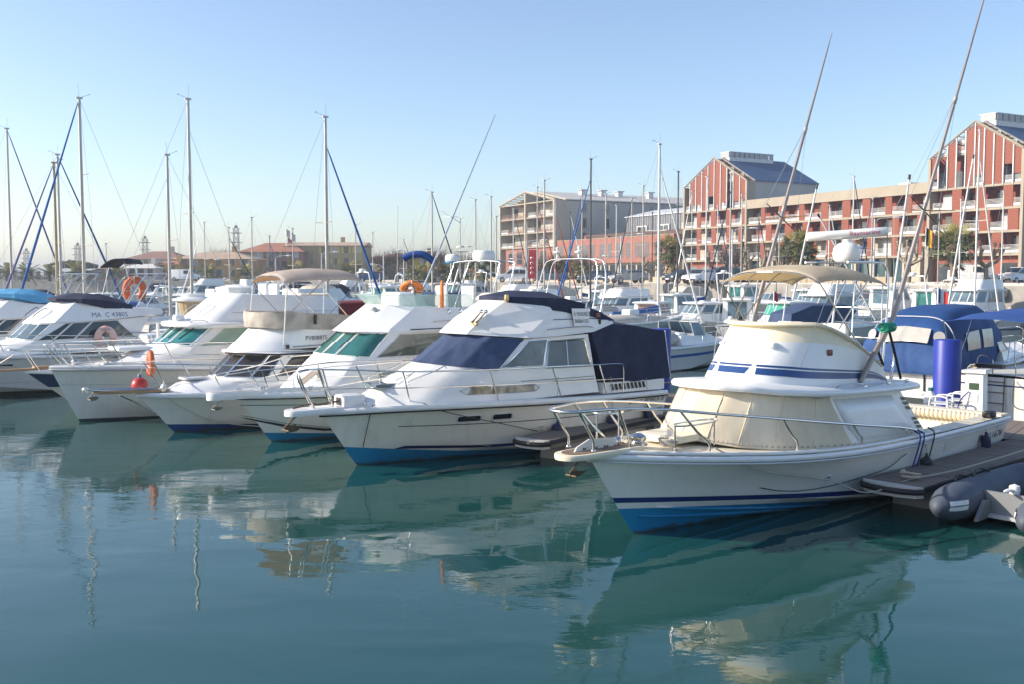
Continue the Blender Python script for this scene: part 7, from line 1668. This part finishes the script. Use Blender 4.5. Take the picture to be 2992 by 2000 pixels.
# ---------------------------------------------------------------- cars
TYRE = mat('tyre', (.02, .02, .02), .8); RIM = mat('wheel_rim', (.45, .45, .46), .35, metal=.7); CGL = mat('car_glass', (.03, .035, .04), .05, spec=.8)
def car(px, D, ang, paint, label, kind='hatch', zoff=0., name='parked_car'):
    r = empty(name, (atd(px, 808, D).x, D, GZ+zoff), radians(ang)); tag(r, label, 'van' if kind == 'van' else 'car', 'vehicles parked along the quay')
    if kind == 'van': L, W_, prof, cab = 4.8, 1.9, [(-2.4, .35), (-2.4, 1.2), (-2.3, 1.9), (.75, 1.95), (1.55, 1.15), (2.25, .95), (2.4, .6), (2.4, .35)], None
    elif kind == 'suv': L, W_, prof = 4.4, 1.85, [(-2.2, .4), (-2.2, .95), (-2.05, 1.1), (-1.85, 1.6), (.35, 1.68), (1.05, 1.1), (2.0, .95), (2.2, .7), (2.2, .4)]
    else: L, W_, prof = 4.1, 1.72, [(-2.05, .35), (-2.05, .85), (-1.9, 1.0), (-1.55, 1.42), (.2, 1.48), (1.0, .98), (1.9, .82), (2.05, .6), (2.05, .35)]
    rings = []
    zm = max(p[1] for p in prof)
    for y, k in ((-1, 0), (-.97, 1), (0, 1), (.97, 1), (1, 0)):
        ring = []
        for x, z in prof:
            tuck = .82 if z > 1.05 else 1.0; ring.append(Vector((x*(1 if k else .985), y*W_/2*tuck, z-(0 if k else .02))))
        rings.append(ring)
    MB().loft(rings).build('body', paint, r, 35)
    zlo = 1.02 if kind != 'van' else 1.2; zhi = zm-.1
    for s_ in (1, -1):
        if kind == 'van': wins = [[(.05, 1.2), (.05, 1.75), (.75, 1.75), (1.35, 1.2)]]
        elif kind == 'suv': wins = [[(-1.75, 1.08), (-1.65, 1.5), (-.75, 1.55), (-.75, 1.08)], [(-.65, 1.08), (-.65, 1.56), (.28, 1.56), (.9, 1.08)]]
        else: wins = [[(-1.5, 1.0), (-1.35, 1.32), (-.6, 1.37), (-.6, 1.0)], [(-.5, 1.0), (-.5, 1.38), (.15, 1.38), (.82, 1.0)]]
        for wn in wins:
            MB().prism([Vector((x, s_*(W_/2*lerp(.93, .83, (z-1)/.6)+.012), z)) for x, z in wn], (0, s_*.012, 0)).build('side_window', CGL, r, 20)
    i = [k for k, p in enumerate(prof) if p[1] == max(q[1] for q in prof if q[0] > 0 or True)][-1]; a = prof[i]; c = prof[i+1]
    fr = [Vector((lerp(a[0], c[0], t)+.02, y*W_/2*.78, lerp(a[1], c[1], t)+.02)) for t, y in ((.12, -.95), (.12, .95), (.92, 1.05), (.92, -1.05))]; MB().prism(fr, (.012, 0, .012)).build('windscreen', CGL, r, 20)
    a = prof[1] if kind == 'van' else prof[2]; c = prof[2] if kind == 'van' else prof[3]
    fr = [Vector((lerp(a[0], c[0], t)-.02, y*W_/2*.76, lerp(a[1], c[1], t)+.01)) for t, y in ((.15, -1), (.15, 1), (.85, .95), (.85, -.95))]; MB().prism(fr, (-.012, 0, .012)).build('rear_window', CGL, r, 20)
    for x in (-L*.31, L*.31):
        for s_ in (1, -1):
            w_ = MB().lathe([(.30, -.1), (.33, -.07), (.33, .07), (.30, .1)], (x, s_*(W_/2-.10), .33), 14, (0, 1, 0)).build('wheel', TYRE, r, 40); MB().lathe([(.2, -.11), (.2, .11)], (x, s_*(W_/2-.09), .33), 12, (0, 1, 0)).build('rim', RIM, w_, 40)
    for s_ in (1, -1): rboxp('headlight', (L/2-.08, s_*W_*.36, .72), (.14, .34, .16), .04, mat('headlight', (.7, .72, .74), .1), r); rboxp('tail_light', (-L/2+.02, s_*W_*.38, .85), (.08, .22, .22), .03, mat('tail_light', (.4, .02, .02), .2), r)
    boxp('bumper', (L/2-.02, 0, .45), (.12, W_*.92, .18), BLACK, r); boxp('number_plate', (L/2+.045, 0, .48), (.012, .5, .11), WHITE, r)
CW = mat('car_white', (.75, .75, .75), .2, coat=.6); CB_ = mat('car_black', (.015, .016, .02), .15, coat=.8); CBG = mat('car_beige', (.40, .36, .30), .25, metal=.3, coat=.6); CGR = mat('car_grey', (.16, .18, .21), .25, metal=.4, coat=.6); CBL = mat('car_blue', (.05, .09, .18), .25, metal=.3, coat=.6)
for px, D, an, pt, lb, kd in [(2842, 104, -25, CW, 'white delivery van parked in front of the right gable', 'van'), (2975, 103, 205, CW, 'white sport utility car at the right edge', 'suv'), (1500, 122, 180, CW, 'white off-road car parked left of the red banner', 'suv'), (1612, 120, 0, CGR, 'silver grey car parked right of the red banner', 'hatch'), (1835, 108, 200, CBG, 'beige hatchback parked before the salmon block', 'hatch'), (1992, 105, 215, CB_, 'dark car parked beneath the tall palm', 'hatch'), (2045, 102, 225, CW, 'small white car between two dark ones', 'hatch'), (2105, 104, 200, CB_, 'black off-road car right of the small white car', 'suv'), (2215, 102, 190, CBL, 'dark blue car behind the low wall near the bimini', 'hatch'), (2268, 101, 180, CGR, 'grey car beneath the beige bimini', 'hatch'), (540, 165, 0, CW, 'far white van beside the ochre house', 'van'), (1085, 150, 180, CBL, 'far blue car by the olive house', 'hatch'), (1740, 115, 180, CGR, 'grey car behind the black mast', 'hatch'), (980, 150, 0, CGR, 'far grey car left of the blue furled sail', 'hatch')]: car(px, D, an, pt, lb, kd)
# ---------------------------------------------------------------- lattice masts far left
for i, (px, yt, D) in enumerate([(79, 731, 330), (229, 716, 300), (426, 696, 290), (692, 665, 270)]):
    r = empty('lattice_tower', (atd(px, 808, D).x, D, GZ)); tag(r, ('leftmost lattice floodlight tower', 'lattice floodlight tower above the umbrella pine', 'lattice floodlight tower behind the brown roof', 'tallest lattice floodlight tower behind the red roof')[i], 'tower', 'lattice towers far at the left'); H_ = atd(px, yt, D).z-GZ; hw = .75
    GLV = mat('tower_steel', (.24, .24, .245), .6, metal=.3)
    for sx in (-1, 1):
        for sy in (-1, 1): MB().tube([Vector((sx*hw, sy*hw, 0)), Vector((sx*hw*.8, sy*hw*.8, H_))], .06, 4).build('leg', GLV, r, 30)
    n = 7; b = MB()
    for k in range(n):
        za, zb = H_*k/n, H_*(k+1)/n
        for sx, sy, tx, ty in ((-1, -1, 1, -1), (1, -1, 1, 1), (1, 1, -1, 1), (-1, 1, -1, -1)): b.tube([Vector((sx*hw*.9, sy*hw*.9, za)), Vector((tx*hw*.9, ty*hw*.9, zb))], .06, 3); b.tube([Vector((tx*hw*.9, ty*hw*.9, za)), Vector((sx*hw*.9, sy*hw*.9, zb))], .06, 3)
    b.build('bracing', GLV, r, 0)['kind'] = 'stuff'
    for k in (.55, .72, .9): boxp('platform', (0, 0, H_*k), (2.6, 2.4, .15), GLV, r)
    MB().tube([Vector((0, 0, H_)), Vector((0, 0, H_+1.5))], .06, 4).build('rod', GLV, r, 30); rboxp('lamp_cluster', (0, 0, H_+.3), (.8, .8, .8), .2, GLV, r)
# ---------------------------------------------------------------- flags and banner
def flag(px, ytop, ybase, D, cols, label, w=.9, h=.6, horiz=False, fy=None):
    r = empty('flag', (atd(px, 808, D).x, D, atd(px, ybase, D).z)); tag(r, label, 'flag'); H_ = atd(px, ytop, D).z-atd(px, ybase, D).z
    MB().tube([Vector((0, 0, 0)), Vector((0, 0, H_))], .035, 6).build('flag_pole', WHITE, r, 60)
    n = len(cols)
    for i, c in enumerate(cols):
        def P(u, v):
            if horiz: a = u*w; zz = lerp(h*i/n, h*(i+1)/n, v)
            else: a = (i+u)/n*w; zz = v*h
            return Vector((.04+a*.75, .12*sin(a*7), H_-h*1.0+zz-a*.55))
        MB().grid(P, 5, 3).build('flag_stripe', mat('flag_%.2f_%.2f_%.2f' % c, c, .8), r, 60)
flag(2702, 663, 820, 92, [(.01, .01, .01), (.75, .45, .02), (.55, .02, .02)], 'black yellow and red flag on a white pole before the long wing', 1.0, 1.6)
b0 = Vector((atd(1554, 808, 112).x, 112, GZ)); r = empty('feather_banner', b0); tag(r, 'upright red advertising banner between parked cars', 'banner'); MB().grid(lambda u, v: Vector((lerp(-.45, .45, u)+.1*v, .05*sin(v*5), .5+3.2*v)), 4, 8).build('banner_cloth', SIGNR, r, 60); MB().tube([Vector((-.5, 0, 0)), Vector((-.4, 0, 3.8))], .03, 5).build('banner_pole', LGREY, r, 60)
for k in range(4): MB().tube([Vector((-.02+.03*(k % 2)+.14*cos(a), -.07, 1.1+.55*k+.16*sin(a))) for a in [j*pi/5 for j in range(8)]], .03, 4).build('banner_sign', WHITE, r, 60)
# ================================================================ loose things on and around the boats
bpy.context.view_layer.update()
def toloc(root, w): return root.matrix_world.inverted() @ Vector(w)
def polep(root, name, p0, p1, D0, D1, r0, r1, m, n=6): return MB().tube([toloc(root, atd(*p0, D0)), toloc(root, atd(*p1, D1))], [r0, r1], n).build(name, m, root, 60)
def horseshoe(name, p, label, m, R=.28, r=.09, face=None, gap=.9, txt=None, rot=0.):
    """U-shaped life buoy in a vertical plane facing the camera; p world centre"""
    o = empty(name, p); tag(o, label, 'life buoy')
    an = face if face is not None else atan2(-p[0], p[1]); o.rotation_euler = (rot, 0, an)
    pts = [Vector((R*.85*cos(a), 0, R*1.1*sin(a))) for a in [lerp(-pi/2+gap*.6, 3*pi/2-gap*.6, k/22) for k in range(23)]]
    b = MB(); rings = []
    for i, q in enumerate(pts):
        t = (pts[min(i+1, 22)]-pts[max(i-1, 0)]).normalized(); w = t.cross(Vector((0, 1, 0)))
        k = .6 if i in (0, 22) else 1
        rings.append([q+w*r*k*cos(a)*1.15+Vector((0, r*.75*k*sin(a), 0)) for a in [2*pi*j/10 for j in range(10)]])
    b.loft(rings).build('foam', m, o, 60)
    for i in (4, 11, 18):
        q = pts[i]; t = (pts[i+1]-pts[i-1]).normalized(); w = t.cross(Vector((0, 1, 0)))
        MB().tube([q+w*r*1.2*cos(a)+Vector((0, r*.8*sin(a), 0)) for a in [2*pi*j/10 for j in range(10)]], .012, 4, closed=True).build('strap', mat('buoy_strap', (.6, .55, .48), .8) if m is not PINKB else ORANGE, o, 60)
    if txt: text_on('buoy_lettering', txt, .13, INKB, o, lambda u, v: Vector((-.16+u, -r*.78-.005, R*1.02+v-.02)), .3)
    return o
horseshoe('life_buoy', atd(393, 847, 36.2), 'orange horseshoe buoy hanging on the tube arch of the boat MA C 43805', ORANGE, .34, .11)
horseshoe('life_buoy', atd(309, 988, 32.6), 'faded pink horseshoe buoy with lettering on the rail of the boat MA C 43805', PINKB, .28, .10, txt='Erna')
horseshoe('life_buoy', atd(440, 1070, 24.6), 'orange buoy tied upright to the bow rail above the red ball', ORANGE, .24, .10, face=radians(118))
horseshoe('life_buoy', atd(1203, 842, 26.6), 'bright orange buoy lying on the bridge behind the green screen', ORANGEB, .24, .10, rot=radians(60))
# red ball fender on the bowsprit
p = atd(408, 1128, 23.9); o = empty('ball_buoy', p-Vector((0, 0, .2))); tag(o, 'round red ball buoy resting on the bow of the fishing cruiser', 'buoy'); MB().ell((0, 0, .2), (.195, .195, .195), 18, 12).build('ball', mat('red_buoy', (.50, .03, .03), .35, var=.08), o, 60); MB().lathe([(.05, 0), (.05, .06), (.03, .09)], (0, 0, .38), 8).build('eye', mat('buoy_eye', (.1, .16, .3), .4), o); MB().tube([Vector((0, 0, .44)), Vector((.06, .05, .62))], .014, 5).build('line', ROPE, o, 60)
# fenders along the cruiser's side and the sport fisherman's side
def hang(root, h, x, z, hgt, rad, m, label, zt, group):
    q = h.at(x, z, rad+.02); w = root.matrix_world @ q; t = root.matrix_world @ h.sp(x/h.X, .05, zt)
    fender('fender', (w.x, w.y, w.z+hgt/2), hgt, rad, m, t, label, group)
NF = mat('navy_fender', (.012, .015, .06), .4); BF = mat('black_fender', (.02, .02, .025), .45)
hang(B_root, B_hull, 3.55, .48, .42, .13, NF, 'navy fender nearest the bow on the cruiser beside the finger pontoon', .5, 'fenders of the cruiser with navy canopy')
hang(B_root, B_hull, 1.9, .50, .46, .14, NF, 'middle navy fender on the cruiser beside the finger pontoon', .45, 'fenders of the cruiser with navy canopy')
hang(B_root, B_hull, .7, .62, .36, .11, NF, 'navy fender nearest the stern lettering of the cruiser', .35, 'fenders of the cruiser with navy canopy')
hang(A_root, A_hull, 3.85, .52, .30, .10, BF, 'black fender squeezed between the sport fishing boat and its finger pontoon', .1, 'fenders of the sport fishing boat')
hang(A_root, A_hull, 1.25, .62, .28, .09, NF, 'dark blue fender below the registration of the sport fishing boat', .1, 'fenders of the sport fishing boat')
# ropes
def wrope(pts, m, label, r=.013): tag(rope('mooring_rope', pts, r, m), label, 'rope')
Aw = lambda x, y, z: A_root.matrix_world @ Vector((x, y, z))
Bw = lambda x, y, z: B_root.matrix_world @ Vector((x, y, z))
fe = atz(2660, 1402, .52)
wrope([Aw(9.1, .95, 1.32), A_root.matrix_world @ A_hull.at(8.2, .95, .06), A_root.matrix_world @ A_hull.at(6.6, .62, .10), (fe.x-.9, fe.y-.55, .42), fe], ROPE, 'pale mooring line hanging along the bow of the sport fishing boat to its finger pontoon', .010)
wrope([fe, (fe.x+.9, fe.y+.45, .57), (fe.x+2.2, fe.y+1.5, .60), (fe.x+4.2, fe.y+3.2, .66)], ROPE, 'pale twisted rope lying along the finger pontoon by the grey dinghy', .016)
wrope([fe+Vector((.12*cos(k*1.3), .12*sin(k*1.1), .02+.008*k)) for k in range(14)], ROPE, 'knot of pale rope on the tip of the near finger pontoon', .018)
for k, (x, c, lb) in enumerate(((4.25, ROPEB, 'left of two dark blue lines down the side of the sport fishing boat'), (4.1, ROPEB, 'right of two dark blue lines down the side of the sport fishing boat'), (3.7, ROPED, 'black line from the rail end of the sport fishing boat to the black fender'))):
    wrope([Aw(x-.1, A_hull.hb((x-.1)/A_hull.X)-.1, 1.12), Aw(x, A_hull.hb(x/A_hull.X)+.06, 1.02), A_root.matrix_world @ A_hull.at(x, .5, .07)], c, lb, .014)
fb_ = atz(1570, 1262, .52)
wrope([Bw(6.7, 1.05, 1.28), B_root.matrix_world @ B_hull.at(6.2, 1.12, .08), B_root.matrix_world @ B_hull.at(5.0, .82, .12), fb_], ROPED, 'thin grey line from the cruiser rail to the tip of its finger pontoon', .009)
wrope([fb_+Vector((.15*cos(k*1.2)+.03*k, .12*sin(k*1.5)+.03*k, .02+.006*k)) for k in range(12)], ROPE, 'heap of pale rope on the tip of the far finger pontoon', .018)
wrope([Bw(7.55, .55, 1.28), B_root.matrix_world @ B_hull.at(7.6, 1.1, .03), B_root.matrix_world @ B_hull.at(7.55, .4, .03)], ROPED, 'short rope hanging down the bow of the cruiser with navy canopy', .010)
Dw = lambda x, y, z: D_root.matrix_world @ Vector((x, y, z))
wrope([Dw(7.0, .3, 1.02), D_root.matrix_world @ D_hull.at(6.6, .7, .05), D_root.matrix_world @ D_hull.at(5.6, .25, .08), Dw(4.2, 1.5, .03)], ROPE, 'pale line sagging from the bow of the fishing cruiser to the water', .009)
# grey inflatable dinghy
e0 = atz(2740, 1490, .30); dd = Vector((.745, .667, 0)).normalized(); dn = Vector((.667, -.745, 0))
r = empty('inflatable_dinghy', (e0.x, e0.y, 0), atan2(dd.y, dd.x)); tag(r, 'dark grey inflatable dinghy with white stern trim beside the near finger pontoon', 'dinghy')
for y in (0, -1.25):
    pts = [(-.08, .04), (-.02, .10), (.12, .19), (.35, .265), (.65, .29), (1.2, .29), (2.2, .29), (3.1, .28)]
    MB().tube([Vector((x, y, .33)) for x, q in pts]+[Vector((3.5, y*.6-.28, .42)), Vector((3.75, -.62, .5))], [q for x, q in pts]+[.25, .22], 18).build('tube', HYPAL, r, 60)

asin_ = math.asin
def tr_(x): return interp([(-.08, .04), (-.02, .10), (.12, .19), (.35, .265), (.65, .29), (3, .29)], x)
for y in (0, -1.25):
    for a0, a1, mm_ in ((-.085, -.02, WHITE2), (.0, .07, WHITE2), (-.02, .0, GLASST)):
        for s_ in ((-1,) if y == 0 else (1, -1)):
            MB().grid(lambda u, v: (lambda x, z_: Vector((x, y+s_*math.sqrt(max(.0004, (tr_(x)+.01)**2-z_*z_)), .36+z_)))(lerp(.06, .42, u), lerp(a0, a1, v)), 8, 4).build('rubbing_patch', mm_, r, 60)
MB().box((1.05, -.62, .30), (.06, .75, .36)).build('transom', mat('dinghy_board', (.20, .21, .22), .6), r, 20); MB().box((2.1, -.62, .12), (2.4, .8, .05)).build('floor', GREY, r, 20)
b = MB(); b.prism([Vector((.55, -.30, .08)), Vector((1.05, -.30, .08)), Vector((1.05, -.30, .34)), Vector((.82, -.30, .37))], (0, -.06, 0)); b.build('transom_bracket', mat('dinghy_board', (.2, .21, .22), .6), r, 20)
MB().tube(spline([Vector((1.3, .05, .62)), Vector((1.6, .1, .70)), Vector((1.9, .05, .63))], 4), .02, 6).build('grab_handle', BLACK, r, 60); MB().tube(spline([Vector((.75, .1, .61)), Vector((1.0, .15, .66)), Vector((1.25, .1, .62))], 4), .022, 6).build('grab_handle', BLACK, r, 60)
e = MB(); e.lathe([(.07, 0), (.085, .08), (.075, .15), (.0, .18)], (1.12, -.66, .45), 12); e.build('motor_head', WHITE, r, 40); MB().tube([Vector((1.12, -.66, .47)), Vector((1.1, -.66, .1))], .04, 8).build('motor_leg', WHITE, r, 60); MB().ell((.95, -.64, .55), (.16, .05, .025), 10, 5).build('tiller', WHITE, r, 60)
# red tender and boxes behind the fishing cruiser
p = atd(958, 921, 31.0); r = empty('tender', p, radians(20)); tag(r, 'dark red tender boat hung up behind the grey canvas band', 'boat')
h = Hull(2.3, .55, .3, [(0, .38), (1, .45)], full=.4, stern=.9, chine=.8, zc=(-.05, .3), draft=.2); h.build(r, mat('tender_red', (.26, .045, .04), .5, var=.15), 12); h.rim(r, mat('tender_red_rim', (.38, .08, .07), .5), 'gunwale', (.04, .04)); h.deck(r, PALEC, 0, .98, .05, -.05, .12, n=8, name='boat_cover')
p = atd(915, 905, 33.0); r = empty('covered_console', p-Vector((0, 0, .1))); tag(r, 'box wrapped in pale beige canvas above the red tender', 'covered box'); b = MB().rbox((0, 0, .32), (1.05, .9, .66), .10, .35).build('canvas', PALEC, r, 50); sub_cloth(b, 2, .05, .25); MB().tube([Vector((0.05, 0, -.2)), Vector((.05, 0, .02))], .3, 8).build('pedestal', LGREY, r, 50)
# beige canvas drum (covered steering position)
p = atd(566, 915, 33.5); r = empty('canvas_drum', p-Vector((0, 0, .25))); tag(r, 'round beige pleated canvas drum with white lid behind the turquoise glass cruiser', 'covered console')
b = MB(); rings = []
for z, rr in ((0, .40), (.35, .44), (.66, .50)): rings.append([Vector((rr*(1+.04*(k % 2))*cos(2*pi*k/40), rr*(1+.04*(k % 2))*sin(2*pi*k/40), z)) for k in range(40)])
b.loft(rings).build('pleated_canvas', mat('tan_pleats', (.42, .32, .19), .85), r, 20); MB().lathe([(.55, .64), (.62, .68), (.62, .74), (.5, .80), (.38, .82), (.38, .90), (0, .92)], (0, 0, 0), 24).build('lid', WHITE, r, 40)
# poles and masts carried by boats
polep(C_root, 'outrigger_pole', (1228, 862), (1447, 335), 27.2, 28.5, .03, .010, STEEL)
q = toloc(C_root, atd(1318, 633, 27.75)); dv = (toloc(C_root, atd(1447, 335, 28.5))-toloc(C_root, atd(1228, 862, 27.2))).normalized(); u = dv.cross(Vector((0, 1, 0))).normalized(); w = dv.cross(u)
for e_ in (u, -u, w, -w): MB().tube([q, q+e_*.36], .008, 5).build('spreader_arm', STEEL, C_root, 60)
polep(C_root, 'radar_pole', (1320, 855), (1345, 770), 28, 28, .03, .03, ALUW); polep(C_root, 'radar_pole', (1350, 860), (1366, 735), 28, 28, .025, .025, STEEL)
q = toloc(C_root, atd(1323, 768, 28)); MB().lathe([(.20, 0), (.22, .05)], q, 20).build('radar_base', TURQ, C_root); MB().lathe([(.21, .05), (.22, .1), (.21, .2), (.14, .25), (0, .26)], q, 20).build('radar_dome', WHITE, C_root, 50)
q = toloc(C_root, atd(1345, 737, 28)); MB().lathe([(.02, 0), (.25, .03), (.02, .05)], q, 16).build('platform', OFFW, C_root); MB().lathe([(.015, .05), (.015, .12), (.13, .14), (.10, .18), (0, .2)], q, 14).build('antenna', OFFW, C_root)
rr = [toloc(C_root, atd(x, y, 28.5)) for x, y in ((1178, 755), (1200, 745), (1230, 742), (1250, 750), (1268, 765))]; MB().tube(spline(rr, 3), .10, 8).build('rolled_bimini', BLUEC, C_root, 60)
for a in ((1160, 852), (1163, 600)), ((1207, 850), (1207, 640)): polep(C_root, 'whip_aerial', a[0], a[1], 27.5, 27.5, .012, .006, ALUW, 4)
# dark folded awning above the arch of boat MA C 43805
P0 = [atd(x, y, 37.0) for x, y in ((318, 782), (340, 765), (362, 758), (385, 760), (395, 772))]
b = MB(); rings = []
for s_ in (-.5, 0, .5): rings.append([toloc(F_root, q_+Vector((0, s_*1.6, .05*(1-abs(s_))))) for q_ in spline(P0, 3)])
o = b.loft(rings, closed=False).build('folded_awning', mat('dark_awning', (.03, .035, .05), .8), F_root, 60); o.modifiers.new('t', 'SOLIDIFY').thickness = .05
for x0, y0, x1, y1 in ((318, 782, 300, 860), (395, 772, 410, 860), (362, 760, 385, 850)): polep(F_root, 'awning_leg', (x1, y1), (x0, y0), 37, 37, .018, .018, STEEL)
# leaning white poles behind the sport fishing boat
for i, (p0, p1, D, lb) in enumerate((((2340, 765), (2385, 552), 58, 'white outrigger pole leaning right, left of the radar'), ((2608, 880), (2656, 524), 50, 'white outrigger pole leaning right beside the near outrigger'), ((2776, 860), (2843, 463), 62, 'pale leaning pole crossing the tall mast at the right'), ((2455, 745), (2395, 635), 60, 'slim pale pole leaning left above the bimini'))):
    a = atd(*p0, D); c_ = atd(*p1, D); o = empty('outrigger_pole', a); tag(o, lb, 'pole'); a2 = a+(a-c_)*((a.z-1.2)/(c_.z-a.z)); MB().tube([a2-a, c_-a], [.075, .05], 7).build('pole', ALUW, o, 60); MB().tube([c_-a, c_-a+(c_-a).normalized()*.25], .07, 7).build('tip', DARK, o, 60)
# small flags
flag(2262, 850, 900, 55, [(.55, .02, .02)], 'small red pennant beside the green cabin windows', .3, .5)
flag(2742, 838, 885, 52, [(.03, .08, .4), (.75, .75, .73), (.6, .03, .03)], 'small blue white and red flag behind the blue canopy', .6, .8)
flag(838, 668, 720, 95, [(.62, .58, .56)], 'pale pennant flying at the mast before the brown red house', 1.1, .7)
# white deck chairs and clutter on the walkway
for i, (px, py, lb) in enumerate(((2800, 1232, 'white metal step frame on the walkway before the pedestal'), (2750, 1242, 'second white metal step frame left of the pedestal'))):
    p = atz(px, py-26, .5); r = empty('boarding_step', (p.x, p.y, .5), radians(-40)); tag(r, lb, 'step')
    for s_ in (-.22, .22): MB().tube(spline([Vector((-.2, s_, 0)), Vector((-.2, s_, .38)), Vector((-.1, s_, .46)), Vector((.12, s_, .46)), Vector((.2, s_, .38)), Vector((.2, s_, 0))], 3), .022, 6).build('frame_hoop', WHITE2, r, 60)
    for z in (.15, .30): boxp('tread', (0, 0, z), (.38, .44, .03), LGREY, r)
p = atz(2590, 1192, .5); r = empty('dock_box', (p.x, p.y, .5), radians(-50)); tag(r, 'white tapered bollard box on the walkway left of the blue pile', 'dock box'); MB().box((0, 0, .3), (.42, .42, .6), 0, .3, .3).build('body', WHITE2, r, 20); MB().rbox((0, 0, .62), (.34, .34, .06), .02).build('cap', WHITE2, r); boxp('slot', (-.19, 0, .45), (.02, .1, .05), DARK, r)
p = atz(2718, 1190, .5); r = empty('canister', (p.x, p.y, .5)); tag(r, 'white plastic canister beside the blue pile', 'canister'); MB().lathe([(.16, 0), (.17, .05), (.15, .28), (.06, .38), (.06, .42)], (0, 0, 0), 14).build('body', WHITE, r, 50); MB().lathe([(.07, .40), (.07, .48)], (0, 0, 0), 10).build('cap', mat('teal_cap', (.04, .15, .16), .5), r)
# ================================================================ sea haze
hm_ = bpy.data.materials.new('haze'); hm_.use_nodes = True; t = hm_.node_tree; t.nodes.clear()
vo = t.nodes.new('ShaderNodeVolumePrincipled'); vo.inputs['Color'].default_value = (.95, .97, 1.0, 1); vo.inputs['Density'].default_value = .0009; vo.inputs['Anisotropy'].default_value = .65
ou = t.nodes.new('ShaderNodeOutputMaterial'); t.links.new(vo.outputs[0], ou.inputs['Volume'])
hz = MB().box((0, 2250, 12), (7400, 4800, 28)).build('haze', hm_, None, 0); hz['kind'] = 'stuff'
